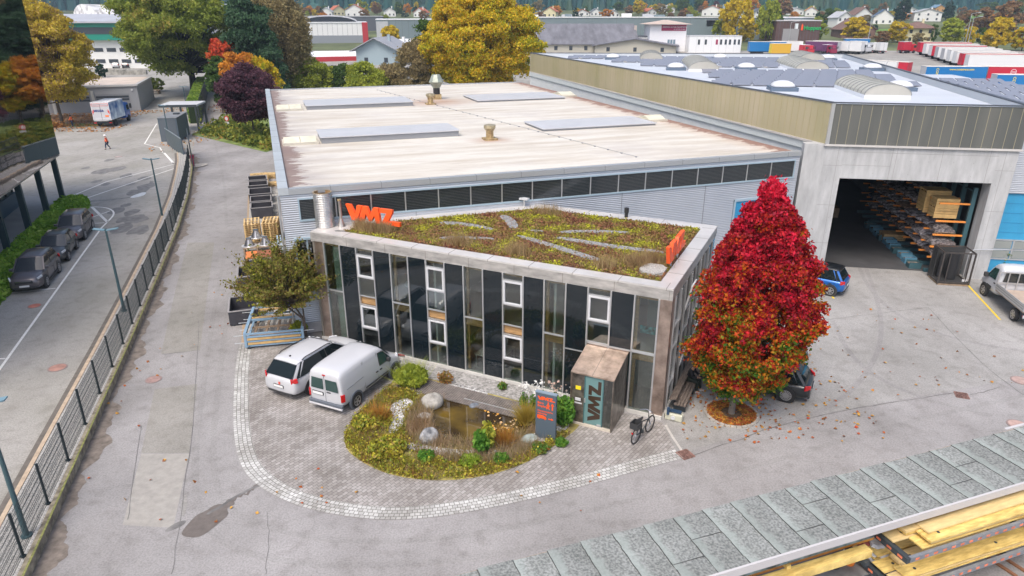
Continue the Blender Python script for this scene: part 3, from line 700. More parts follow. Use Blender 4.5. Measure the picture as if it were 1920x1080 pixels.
b = MB(); nn = nl * .02; b.bar(Vector((Q0[0], .3, 7.85)) + nl * .12, Vector((Q3[0], Q3[1], 7.85)) + nl * .12, .05, .5); b.build('flashing', mat('flash_pale', (.56, .6, .6), .5), B)
MB().box((-4.2, 8.0, ZT - .9), (.3, .25, .16), R(30)).build('floodlight', M_paintwhite, B)
M_barrel = mat('barrel_polycarbonate', (.43, .42, .38), .3, var=.05, scale=1)
M_domew = mat('white_dome', (.62, .63, .66), .3)
def barrel(x, y0, y1, w, h):
 s_ = MB().bb(x - w / 2, x + w / 2, y0, y1, ZR, ZR + .25).build('barrel_skylight', mat('kerb_white', (.7, .72, .75), .5), B)
 rings = []
 for y in (y0, y1): rings.append([(x - w / 2 * math.cos(math.pi * q / 12), y, ZR + .25 + h * math.sin(math.pi * q / 12)) for q in range(13)])
 MB().loft(rings, True, True).build('vault', M_barrel, s_)
 r_ = MB(); k = y0
 while k <= y1 + .01:
  pts = [(x - (w / 2 + .02) * math.cos(math.pi * q / 12), k, ZR + .26 + (h + .02) * math.sin(math.pi * q / 12)) for q in range(13)]
  for q in range(12): r_.bar(pts[q], pts[q + 1], .06, .03)
  k += (y1 - y0) / 9
 r_.build('rib', mat('rib_grey', (.22, .23, .23), .4), s_)
barrel(4.7, 7.6, 15.5, 3.0, .75); barrel(5.4, 33, 44, 3.2, .75); barrel(-5.6, 31, 43.5, 3.0, .75); barrel(-10.4, 53, 56.5, 3, .8) if False else None
barrel(8.9, 49, 56, 3.0, .8); barrel(-10.6, 47.5, 54.5, 2.8, .8)
def dome(x, y, w=2.2):
 s_ = MB().bb(x - w / 2 - .1, x + w / 2 + .1, y - w / 2 - .1, y + w / 2 + .1, ZR, ZR + .28).build('dome_light', mat('dome_kerb', (.10, .14, .2), .5), B)
 b = MB(); rings = []
 for q in range(5):
  a = q / 4 * math.pi / 2; rr = w / 2 * (math.cos(a) * .98 + .02); hh = .45 * math.sin(a); ring = []
  for i in range(16):
   an = 2 * math.pi * i / 16; c_, s2 = math.cos(an), math.sin(an); k = (abs(c_) ** 4 + abs(s2) ** 4) ** -.25 if q == 0 else (abs(c_) ** 3 + abs(s2) ** 3) ** (-1 / 3)
   ring.append((x + rr * c_ * k, y + rr * s2 * k, ZR + .3 + hh))
  rings.append(ring)
 b.loft(rings).build('dome', M_domew, s_, smooth=True)
for x, y in ((-8.3, 33.0), (-1.0, 34.0), (11.9, 35.5), (-1.3, 12.6), (7.6, 14.2), (-15.5, 50.5), (-1.7, 52.5), (11.8, 53.5)): dome(x, y, 1.8)
M_pv = mat('solar_cell', (.20, .21, .25), .25, spec=.5, var=.04, scale=.3)
M_pvf = mat('solar_edge', (.09, .10, .13), .5)
pv0 = None; cnt = 0; extra = MB()
def panel_mb(mb, x, y, w=1.42, d=1.3, t=.12):
 mb.add([(x, y, ZR + .12), (x + w, y, ZR + .12), (x + w, y + d, ZR + .12 + t * 1.9), (x, y + d, ZR + .12 + t * 1.9), (x, y, ZR + .06), (x + w, y, ZR + .06), (x + w, y + d, ZR + .06 + t * 1.9), (x, y + d, ZR + .06 + t * 1.9)],
   [(0, 1, 2, 3), (7, 6, 5, 4), (0, 4, 5, 1), (1, 5, 6, 2), (2, 6, 7, 3), (3, 7, 4, 0)])
rows_pv = []
def inq(x, y): return inpoly([x], [y], [(Q0[0] + .6, .6), (Q1[0] - .8, .6), (Q2[0] - 1.4, 58.5), (Q3[0] + 1.5, 54)])[0]
def rowset(x0, x1, y0, y1, dy=1.9, dx=1.62):
 y = y0; sh = 0
 while y < y1:
  x = x0 + sh
  while x < x1:
   if inq(x - .2, y) and inq(x + 1.8, y + 1.4): rows_pv.append((x, y))
   x += dx
  y += dy; sh = (sh + .5) % 1.6
rowset(-6.2, 2.4, 15.6, 30.5); rowset(2.4, 11.5, 17.2, 31.5); rowset(-15.5, 14, 44.4, 53, 1.9); rowset(-12.0, -8.0, 38, 43, 2.1); rowset(-3.4, 3.0, 37.5, 43.5, 2.1); rowset(7.6, 12.5, 38.5, 44, 2.1)
rowset(-21.5, -17, 51, 53.5, 2.2)
rows_pv.sort(key=lambda q: q[1])
for (x, y) in rows_pv:
 if cnt < 100:
  if pv0 is None:
   q = MB(); panel_mb(q, 0, 0); pv0 = q.build('solar_panel', M_pv, B); pv0.location = (x, y, 0); o = pv0
  else:
   o = pv0.copy(); link(o); o.location = (x, y, 0)
 else: panel_mb(extra, x, y)
 cnt += 1
if cnt > 100: tag(extra.build('solar_panel', M_pv, B), kind='stuff')
b = MB()
for (x, y) in rows_pv[::3]: b.box((x + .1, y - .08, ZR + .1), (.35, .16, .14))
b.build('ballast_block', mat('ballast', (.33, .32, .31), .8), B)
WG = thing('side_wing', 'lower factory wing with silver cladding and a blue sectional door right of the gateway', 'factory wing', loc2w(P0, POA)(10.05, 1.0), POA)
b = MB(); corrug(b, 0, 16, 5.35, ZB + .6, 0); b.build('cladding', M_clad, WG, fix=False)
MB().bb(-.02, 16, .04, .4, 5.35, ZB + .6).bb(0, .2, .04, .5, 0, 5.35).bb(9.6, 16, .04, .4, 0, 5.35).build('wall', M_clad, WG)
MB().prism([(.1, .4), (16, .4), (16, 50), (6.2, 50)], ZB, ZB + .6).build('roof', MATS['white_membrane'], WG)
d = MB().bb(.2, 9.6, .12, .2, 0, 5.35).build('door', M_bluedoor, WG)
s_ = MB()
for q in range(9): s_.bb(.2, 9.6, .105, .12, .35 + q * .62, .37 + q * .62)
s_.build('panel_groove', mat('blue_dark', (.03, .22, .42), .5), d)
s_ = MB(); [s_.bb(.35 + i * 1.3, 1.5 + i * 1.3, .09, .118, z, z + .5) for i in range(7) for z in (1.15, 1.78)]; s_.build('pane', mat('grey_pane', (.25, .27, .26), .15, spec=.7), d)
s_ = MB(); [s_.bb(.25, 9.4, .08, .115, z, z + .09) for z in (1.04, 1.67, 2.3)]; [s_.bb(.25 + i * 1.3, .34 + i * 1.3, .078, .113, 1.04, 2.39) for i in range(8)]; s_.build('window_frame', M_alu, d)
pv1 = None; ex = MB(); c2 = 0
for j in range(9):
 for i in range(7):
  x, y = 2.2 + i * 1.62 + j * .45, 10 + j * 3.6
  if pv1 is None:
   q = MB(); panel_mb(q, 0, 0); pv1 = q.build('solar_panel', M_pv, WG); pv1.location = (x, y, ZB + .6 - ZR)
  else: o = pv1.copy(); link(o); o.location = (x, y, ZB + .6 - ZR)
# ================================================================ OFFICE BUILDING
OA = R(-25.5); OP = (-9.76, 31.77); OW = loc2w(OP, OA)
O = thing('office_building', 'two-storey office with dark glass front, zinc roof edge and a planted sedum roof', 'office building', (OP[0], OP[1], 0), OA)
FP = [(0, 0), (17.65, 0), (17.65, 9.4), (8.0, 9.4), (-.05, 1.36)]
IN = [(1.35, .62), (17.0, .62), (17.0, 8.55), (8.3, 8.55), (2.5, 2.9)]
MX = [.71 + .967 * i for i in range(18)]
MB().prism([(p[0] * .985 + .13, p[1] * .97 + .12) for p in FP], 5.34, 5.72).build('roof', M_dark, O)
cb = MB()
for i in range(5):
 a, c = FP[i], FP[(i + 1) % 5]; e, f_ = IN[(i + 1) % 5], IN[i]
 cb.add([(a[0], a[1], 5.80), (c[0], c[1], 5.80), (e[0], e[1], 5.80), (f_[0], f_[1], 5.80), (a[0], a[1], 5.73), (c[0], c[1], 5.73), (e[0], e[1], 5.62), (f_[0], f_[1], 5.62)], [(0, 1, 2, 3), (0, 4, 5, 1), (3, 2, 6, 7)])
cb.build('coping', M_cope, O)
jb = MB()
for k in range(1, 10):
 x = k * 1.93; jb.bb(x, x + .018, -.004, .62, 5.70, 5.806)
for k in range(1, 6):
 y = k * 1.75; jb.bb(17.02, 17.655, y, y + .018, 5.70, 5.806)
for k in range(9, 17, 2): jb.bb(k, k + .018, 8.57, 9.4, 5.72, 5.806)
jb.build('coping_joint', mat('joint_brown', (.16, .14, .12), .6), O)
fb = MB().bb(0, 17.65, 0, .12, 5.31, 5.73).bb(17.53, 17.65, .12, 9.4, 5.31, 5.73).bb(8.0, 17.5, 9.28, 9.4, 4.0, 5.73)
fb.bar((0, 0.0, 5.5), (-.05, 1.36, 5.5), .12, .46)
fb.build('fascia', M_fascia, O)
jb = MB()
for k in range(8): jb.bb(2.1 + k * 2.2, 2.115 + k * 2.2, -.004, 0, 5.31, 5.73)
jb.build('fascia_joint', mat('joint_brown', (.16, .14, .12), .6), O)
MB().bb(17.17, 17.65, .0, .5, 0, 5.31).build('corner_cladding', M_bronze, O, bevel=.01)
MB().bb(0, .68, .05, .5, 0, 5.31).build('corner_cladding', M_bronze, O)
MB().prism([(0, .02), (.12, .02), (.1, 1.3), (-.05, 1.3)], 0, 5.31).build('side_cladding', mat('dull_steel', (.27, .25, .22), .5, metal=.5, var=.2, scale=1), O)
MB().bb(0, 17.65, -.06, .16, 0, .17).bb(17.4, 17.71, .1, 9.4, 0, .17).build('base_sill', mat('pale_sill', (.52, .51, .48), .7, var=.1, scale=3), O)
for x in MX:
 MB().bb(x - .03, x + .03, -.05, .07, .17, 5.31).build('mullion', M_alu, O)
tr = MB()
casement = (2, 6, 10, 14); fixedb = (0, 4, 8, 12, 16)
def pane(x0, x1, z0, z1, par=O): return MB().bb(x0, x1, .0, .012, z0, z1).build('glass_pane', M_glass, par)
ww = MB()
for i in range(17):
 x0, x1 = MX[i] + .03, MX[i + 1] - .03
 lowcut = i in (14, 15)
 zb = 2.86 if lowcut else .17
 if i in casement:
  for (z0, z1) in ((3.90, 4.99),) + (() if lowcut else ((1.24, 2.40),)):
   f_ = MB(); t_ = .085
   f_.bb(x0, x1, -.065, .03, z0, z0 + t_).bb(x0, x1, -.065, .03, z1 - t_, z1).bb(x0, x0 + t_, -.065, .03, z0 + t_, z1 - t_).bb(x1 - t_, x1, -.065, .03, z0 + t_, z1 - t_)
   w = f_.build('window', M_paintwhite, O, bevel=.008)
   pane(x0 + t_, x1 - t_, z0 + t_, z1 - t_, w)
  pane(x0, x1, 5.05, 5.31); pane(x0, x1, 2.94, 3.86)
  zz = [5.02, 3.88, 2.92]
  if not lowcut:
   pane(x0, x1, .17, 1.2); zz += [2.46, 1.21]
  for z in zz: MB().bb(x0, x1, -.045, .02, z - .025, z + .025).build('transom', M_alu, O)
 elif i in fixedb:
  pane(x0, x1, 2.93, 5.31); pane(x0, x1, .17, 2.87)
  MB().bb(x0, x1, -.045, .02, 2.87, 2.93).build('transom', M_alu, O)
 else:
  MB().bb(x0, x1, -.004, .03, zb, 5.31).build('dark_panel', M_dpanel, O)
 if i in casement or i in fixedb:
  MB().bb(x0, x1, .10, .2, 5.18, 5.31).build('timber_beam', M_wood, O)
  if i != 0: MB().bb(x0, x1, .08, .2, 2.48, 2.88).build('timber_beam', M_wood, O)
  if i in fixedb and i: MB().bb(x0 - .03, x0 + .10, .21, .3, .17, 5.2).build('timber_post', M_wood, O)
tr.bb(MX[14], MX[17], -.05, .02, 2.83, 2.89)
tr.build('transom', M_alu, O)
inn = MB(); inn.bb(.8, 17.1, .3, 9.2, 2.52, 2.72); inn.build('upper_floor', mat('int_floor', (.3, .28, .26), .6), O)
MB().bb(.3, 17.2, .3, 9.2, .02, .06).build('ground_floor', mat('int_floor2', (.22, .22, .24), .6), O)
MB().bb(2.5, 17.2, 5.2, 5.3, .06, 5.3).bb(6.7, 6.8, .3, 5.2, .06, 5.3).bb(12.6, 12.7, .4, 5.2, .06, 5.3).build('partition', mat('int_wall', (.5, .5, .5), .9), O)
MB().bar((.35, .3, 2.6), (.1, 1.3, 2.6), .1, 5.0).bar((.1, 1.36, 2.6), (8, 9.3, 2.6), .1, 5.2).build('rear_wall', M_dark, O)
MB().bb(16.2, 16.9, 2.2, 2.3, .06, 5.3).bb(15.3, 16.9, 2.3, 2.4, .06, 2.5).build('lobby_wall', mat('teal_wall', (.16, .25, .24), .8), O)
cu = MB()
rr = [[(.95 + .5 * k / 14, .38 + (.035 if k % 2 else -.035), z) for k in range(15)] for z in (.1, 5.2)]
cu.loft(rr, False, False); cu.build('curtain', mat('green_curtain', (.30, .42, .36), .6, var=.25, scale=3), O)
D = thing('desk', 'pale desk with a yellow crate on it behind the tall ground-floor window', 'desk', OW(9.1, 1.5), OA)
MB().bb(-.5, .9, -.9, .6, .72, .76).build('tabletop', mat('desk_top', (.55, .55, .5), .5), D)
for x, y in ((-.45, -.85), (.85, -.85), (-.45, .55), (.85, .55)): MB().bb(x - .03, x + .03, y - .03, y + .03, .06, .72).build('leg', M_alu, D)
Y_ = thing('crate', 'bright yellow plastic crate standing on the desk behind glass', 'crate', OW(9.15, 1.7, .77), OA)
MB().bb(-.3, .3, -.2, .2, 0, .03).bb(-.3, .3, -.2, -.17, 0, .22).bb(-.3, .3, .17, .2, 0, .22).bb(-.3, -.27, -.17, .17, 0, .22).bb(.27, .3, -.17, .17, 0, .22).build('crate_shell', mat('crate_yellow', (.8, .5, .02), .5), Y_)
A_ = thing('painting', 'turquoise abstract painting hanging in the glazed corner lobby', 'painting', OW(16.35, 2.17, 0), OA)
MB().bb(-.42, .38, -.03, .02, 1.5, 3.05).build('canvas', mat('turquoise_paint', (.01, .14, .2), .6, var=.9, scale=4, color2=(.06, .5, .55), detail=8), A_)
for (x, zf, c) in ((5.1, 2.74, 'white round table behind the upper windows left of centre'), (7.2, 2.74, 'white round table behind the upper casement window'),):
 T_ = thing('meeting_table', c, 'table', OW(x, 1.3, zf), OA)
 MB().tube((0, 0, .70), (0, 0, .74), .6, n=24).build('tabletop', mat('table_white', (.55, .57, .6), .4), T_)
 MB().tube((0, 0, 0), (0, 0, .7), .05).tube((0, 0, 0), (0, 0, .03), .3, n=16).build('leg', M_alu, T_)
CHM = mat('teal_plastic', (.0, .35, .38), .5)
K_ = thing('chair', 'turquoise chair behind the upper glass of the fifth bay', 'chair', OW(5.15, .9, 2.74), OA + .6)
MB().bb(-.2, .2, -.2, .2, .42, .46).build('seat', CHM, K_); MB().bb(-.2, .2, .18, .22, .46, .85).build('backrest', CHM, K_)
for x, y in ((-.17, -.17), (.17, -.17), (-.17, .17), (.17, .17)): MB().tube((x, y, 0), (x, y, .42), .015, n=6).build('leg', M_alu, K_)
side_tr = MB()
for k in range(9):
 y0 = .55 + k * .97; y1 = y0 + .97
 MB().bb(17.58, 17.70, y0 - .03, y0 + .03, .17, 5.31).build('side_mullion', M_alu, O)
 if k % 2: MB().bb(17.60, 17.64, y0 + .03, y1 - .03, .17, 5.31).build('side_panel', M_dpanel, O)
 else:
  MB().bb(17.60, 17.612, y0 + .03, y1 - .03, 2.93, 5.31).build('side_pane', M_glass, O); MB().bb(17.60, 17.612, y0 + .03, y1 - .03, .17, 2.87).build('side_pane', M_glass, O)
  side_tr.bb(17.58, 17.68, y0, y1, 2.87, 2.93).bb(17.58, 17.68, y0, y1, 3.85, 3.91).bb(17.58, 17.68, y0, y1, 1.2, 1.26)
side_tr.build('side_transom', M_alu, O)
for (y, z) in ((2.55, 1.3), (4.5, 1.3), (2.55, 3.95)):
 f_ = MB(); p = [(17.68, y, z), (17.68, y + .85, z), (17.9, y + .85, z + 1.1), (17.9, y, z + 1.1)]
 for i in range(4): f_.bar(p[i], p[(i + 1) % 4], .07, .05)
 w = f_.build('tilted_window', M_paintwhite, O); MB().poly(p).build('pane', glassmat('tilt_glass', (.7, .75, .75), .3), w)
m, t, p = _nodes('sedum_soil'); MATS['sedum_soil'] = m
tc = t.nodes.new('ShaderNodeTexCoord')
def nz_(s, d=5):
 n = t.nodes.new('ShaderNodeTexNoise'); n.inputs['Scale'].default_value = s; n.inputs['Detail'].default_value = d; t.links.new(tc.outputs['Object'], n.inputs[0]); return n
r1 = t.nodes.new('ShaderNodeValToRGB'); e = r1.color_ramp.elements; e[0].position = .33; e[0].color = (.085, .035, .028, 1); e[1].position = .68; e[1].color = (.24, .26, .03, 1)
q = e.new(.46); q.color = (.13, .075, .04, 1); q = e.new(.55); q.color = (.15, .15, .035, 1)
t.links.new(nz_(.9, 7).outputs[0], r1.inputs[0]); t.links.new(r1.outputs[0], p.inputs[0]); p.inputs['Roughness'].default_value = 1
MB().prism([(q[0] , q[1]) for q in [(1.37, .64), (16.98, .64), (16.98, 8.53), (8.3, 8.53), (2.52, 2.92)]], 5.60, 5.79).build('planting_soil', m, O)
GS = [[(4.9, 3.7), (6.4, 3.95), (7.9, 3.8), (7.9, 4.15), (6.4, 4.45), (5.0, 4.2)], [(6.3, 1.5), (7.5, 2.15), (8.7, 2.5), (8.65, 2.8), (7.4, 2.5), (6.2, 1.85)], [(7.0, 6.3), (7.8, 5.5), (8.5, 4.5), (8.95, 4.7), (8.3, 5.8), (7.4, 6.6)],
  [(11.0, 4.8), (12.5, 5.55), (14.1, 6.2), (14.0, 6.5), (12.4, 6.05), (10.95, 5.2)], [(11.1, 3.95), (12.9, 3.75), (14.3, 3.7), (16.3, 3.95), (16.2, 4.3), (14.2, 4.2), (13, 4.25), (11.3, 4.35)],
  [(9.3, 3.45), (11.2, 2.75), (12.7, 2.1), (14.0, 1.7), (14.1, 2.1), (12.9, 2.55), (11.4, 3.15), (9.5, 3.75)], [(9.6, 4.5), (10.3, 4.6), (10.2, 4.85), (9.6, 4.75)]]
for g in GS: MB().prism(smoothpoly(g, 2), 5.70, 5.835).build('gravel_stripe', mat('roof_gravel', (.17, .17, .17), .95, var=.35, scale=14, color2=(.27, .27, .27), detail=4), O)
roofpts = scatter([(1.4, .68), (16.95, .68), (16.95, 8.5), (8.3, 8.5), (2.55, 2.9)], 46000)
keep = np.ones(len(roofpts), bool)
for g in GS: keep &= ~inpoly(roofpts[:, 0], roofpts[:, 1], g) | (RNG.random(len(roofpts)) < .13)
keep &= ~inpoly(roofpts[:, 0], roofpts[:, 1], [(15.9, 1.1), (16.9, 1.1), (16.9, 2.3), (15.9, 2.3)])
roofpts = roofpts[keep]; nP = len(roofpts)
P3 = np.column_stack([roofpts, 5.80 + np.abs(RNG.normal(size=nP)) * .045])
M_sedum = leafmat('sedum_leaf', [(.12, .03, .025), (.24, .08, .05), (.28, .16, .07), (.20, .14, .04), (.26, .26, .03), (.42, .42, .02), (.54, .50, .03)], .9, trans=.1)
o = leaves('sedum', P3[:, :], .07, M_sedum, O, flat=1.5, aspect=1.2); tag(o, kind='stuff')
dry = roofpts[(RNG.random(nP) < .25)]; yb = dry[:, 1]; dry = dry[(RNG.random(len(dry)) < np.clip(1.2 - yb / 4.0, .12, 1))]
M_dry = leafmat('dry_grass', [(.30, .20, .09), (.42, .32, .16), (.22, .12, .07), (.34, .30, .10)], 1.5, trans=.15)
o = blades('dry_grass', np.column_stack([dry, np.full(len(dry), 5.8)]), .26, .014, M_dry, O); tag(o, kind='stuff')
tf = []
for (cx_, cy_, r_, n_) in ((2.6, 1.2, .5, 900), (3.4, 1.3, .45, 900), (1.9, 1.4, .35, 600), (16.1, 2.6, .6, 900), (15.6, 1.9, .5, 700), (10.5, 1.2, .6, 600), (7.5, 1.3, .7, 600), (9.2, 7.8, .8, 500), (14.5, 1.2, .6, 500)):
 tf.append(np.column_stack([RNG.normal(cx_, r_ * .5, n_), RNG.normal(cy_, r_ * .35, n_), np.full(n_, 5.8)]))
o = blades('tall_grass', np.vstack(tf), .55, .016, M_dry, O, .3); tag(o, kind='stuff')
MB().prism(smoothpoly([(15.9, 1.1), (16.9, 1.1), (16.9, 2.3), (15.9, 2.3)], 1), 5.7, 5.9).build('gravel_bed', M_gravel, O)
MB().tube((13.1, 8.95, 5.8), (13.1, 8.95, 6.05), .09, n=10).tube((13.1, 8.95, 6.05), (13.1, 8.95, 6.3), .12, n=10).build('vent_pipe', M_black, O)
b = MB().bb(7.4, 7.48, 8.6, 8.68, 5.8, 6.2).build('floodlight', M_alu, O); MB().bb(7.2, 7.7, 8.45, 8.75, 6.2, 6.28).build('lamp_head', M_paintwhite, b)
F_ = thing('ventilation_duct', 'wide ribbed galvanised duct rising from the left corner of the planted roof', 'duct', OW(.12, .95, 5.8), OA)
rg = []; z = 0.0; i = 0
while z <= 1.72:
 rr_ = .45 + (.014 if i % 2 else -.006); rg.append([(rr_ * math.cos(2 * math.pi * q / 28), rr_ * math.sin(2 * math.pi * q / 28), z) for q in range(28)]); z += .043; i += 1
MB().loft(rg, False).build('ribbed_shell', mat('galvanised', (.50, .49, .47), .33, metal=.8, var=.15, scale=2), F_)
MB().loft([[((.41) * math.cos(2 * math.pi * q / 28), .41 * math.sin(2 * math.pi * q / 28), z) for q in range(28)] for z in (1.72, .3)], False).add([((.41) * math.cos(2 * math.pi * q / 28), .41 * math.sin(2 * math.pi * q / 28), .3) for q in range(28)], [tuple(range(28))]).build('liner', mat('rusty_liner', (.33, .2, .09), .7, var=.3, scale=4), F_)
rim = MB()
for q in range(28):
 a, c = 2 * math.pi * q / 28, 2 * math.pi * (q + 1) / 28; rim.bar((.43 * math.cos(a), .43 * math.sin(a), 1.73), (.43 * math.cos(c), .43 * math.sin(c), 1.73), .06, .035)
rim.build('rim', mat('rim_rust', (.4, .31, .2), .5, metal=.5), F_)
Fp = thing('exhaust_pipe', 'thin stainless exhaust pipe with a coned foot beside the ribbed duct', 'pipe', OW(.85, 1.28, 5.8), OA)
MB().tube((0, 0, 0), (0, 0, .4), .2, .08, 12).build('base', M_steel, Fp); MB().tube((0, 0, .4), (0, 0, 1.3), .075, n=12).build('pipe', M_steel, Fp); MB().tube((0, 0, 1.3), (0, 0, 1.38), .09, n=12).build('cap', M_rustvent, Fp)
MB().prism(smoothpoly([(1.0, .45), (1.5, .5), (1.55, .8), (1.1, .75)], 1), 5.79, 5.81).build('wet_mark', mat('wet_zinc', (.18, .18, .17), .3), O)
LV = [(0, 1), (.36, 1), (.66, .42), (.82, 1), (1.18, 1), (.78, 0), (.40, 0)]
LM = [(.86, 0), (1.22, 1), (1.55, 1), (1.72, .52), (1.98, 1), (2.32, 1), (2.42, 0), (2.08, 0), (2.03, .5), (1.78, .08), (1.62, .08), (1.44, .55), (1.22, 0)]
LZ = [(2.42, 1), (3.28, 1), (3.28, .80), (2.98, .26), (3.75, .26), (3.75, 0), (2.56, 0), (2.56, .2), (2.86, .73), (2.42, .73)]
def logo(mbs, sx, sz, x=0, z=0, y0=-.08, y1=.08):
 for L in (LV, LM, LZ): mbs.append(MB().xz([(x + q[0] * sx, z + q[1] * sz) for q in L], y0, y1))
 return mbs
def roof_sign(loc, rz, s, label):
 T = thing('roof_sign', label, 'sign', loc, rz, 'orange letter signs standing on the planted roof')
 for mb in logo([], .86 * s, .80 * s, 0, .32): mb.build('letter', M_orange, T, bevel=.006)
 for x in (1.0 * s, 2.25 * s): MB().bb(x - .04, x + .04, .0, .06, 0, .5).build('post', M_framebl, T)
 return T
roof_sign(OW(.95, 1.65, 5.78), OA - R(0), .98, 'orange VMZ letters standing at the left front corner of the planted roof')
roof_sign(OW(16.95, 1.6, 5.78), OA + R(90), .98, 'orange VMZ letters at the right roof corner, seen almost edge-on')
E_ = MB()
E_.add([(14.29, .0, 2.80), (16.08, .0, 2.80), (16.08, -1.86, 2.40), (14.29, -1.86, 2.40), (14.29, 0, 2.74), (16.08, 0, 2.74), (16.08, -1.86, 2.34), (14.29, -1.86, 2.34)], [(0, 1, 2, 3), (7, 6, 5, 4), (0, 4, 5, 1), (1, 5, 6, 2), (2, 6, 7, 3), (3, 7, 4, 0)])
M_can = mat('canopy_bronze', (.46, .345, .27), .4, metal=.75, var=.25, scale=2.2, color2=(.55, .43, .35))
can = E_.build('porch_roof', M_can, O)
MB().add([(15.18, -1.865, 2.405), (15.195, -1.865, 2.405), (15.195, 0, 2.806), (15.18, 0, 2.806)], [(0, 1, 2, 3)]).build('seam', mat('joint_brown', (.16, .14, .12), .6), can)
MB().bb(14.25, 16.1, .0, .06, 2.8, 2.9).build('flashing', M_can, can)
M_mott = mat('mottled_steel', (.12, .105, .09), .3, metal=.6, var=.4, scale=3.5, color2=(.2, .175, .15))
for x in (14.29, 16.03):
 b = MB(); b.yz([(-1.86, 0), (0, 0), (0, 2.76), (-1.86, 2.36)], x, x + .05); b.build('porch_wall', M_mott if x > 15 else M_bronze, O)
MB().bb(14.34, 14.86, -1.80, -1.74, .12, 2.36).build('porch_panel', M_mott, O)
MB().bb(14.29, 16.03, -1.86, -1.2, .0, .12).bb(14.34, 16.03, -1.2, 0, .0, .05).build('doorstep', mat('stone_step', (.50, .45, .38), .8, var=.15, scale=4), O)
dr = MB().bb(14.9, 15.62, -1.79, -1.765, .14, 2.36).build('door', mat('frosted_teal', (.13, .24, .24), .3), O)
M_see = mat('clear_dark', (.05, .03, .02), .1)
for L in (LV, LM, LZ):
 MB().xz([(15.56 - (q[1]) * .52, .28 + q[0] * .5) for q in L], -1.796, -1.79).build('door_letter', M_see, dr)
MB().bb(14.86, 14.90, -1.81, -1.75, .12, 2.36).bb(15.62, 15.66, -1.8, -1.76, .12, 2.36).build('door_frame', mat('teal_frame', (.05, .13, .14), .4), dr)
MB().bb(15.45, 15.62, -1.83, -1.79, .14, .22).build('hinge', M_alu, dr); MB().bb(14.88, 14.93, -1.84, -1.79, 1.1, 1.3).build('handle', M_alu, dr)
MB().bb(15.66, 16.03, -1.79, -1.775, .14, 2.36).build('side_light', glassmat('porch_glass', (.6, .65, .62), .2), O)
MB().bb(14.5, 14.72, -1.815, -1.80, 1.62, 1.78).build('plate', mat('plate_yellow', (.8, .62, .02), .5), O)
MB().bb(14.5, 14.73, -1.83, -1.80, 1.12, 1.24).bb(14.46, 14.78, -1.82, -1.80, .98, 1.03).build('doorbell', M_paintwhite, O)
MB().bb(13.3, 14.29, -.05, -.01, 2.36, 2.40).build('rail', M_alu, O)
BN = thing('bench', 'long dark slatted timber bench along the right side wall under the red tree', 'bench', OW(17.8, .7), OA)
M_oldw = mat('weathered_oak', (.095, .075, .065), .8, var=.4, scale=4, stretch=(8, 1, 1), color2=(.15, .12, .10))
b = MB()
for k in range(4): b.bb(.16 + k * .125, .27 + k * .125, 0, 4.9, .40, .46)
b.build('seat', M_oldw, BN, bevel=.008)
MB().bar((.1, 0, .66), (.1, 4.9, .66), .06, .32, (1, 0, .25)).build('backrest', M_oldw, BN, bevel=.01)
for y in (.3, 1.9, 3.4, 4.7): MB().bb(.1, .62, y - .04, y + .04, 0, .40).build('leg', M_anth, BN)
X_ = thing('skateboard_rack', 'pale block with a dark blue strap machine at the near end of the bench', 'box', OW(18.05, .2), OA)
MB().bb(-.30, .42, -.14, .14, .02, .34).build('body', mat('pale_cream', (.5, .5, .4), .6), X_, bevel=.05)
MB().tube((.05, -.15, .19), (.05, -.19, .19), .09, n=12).build('knob', M_paintwhite, X_)
MB().bb(-.2, .35, -.08, .02, .40, .5).bb(-.22, -.12, -.2, -.1, .3, .62).build('strap', mat('navy', (.02, .05, .1), .5), X_)
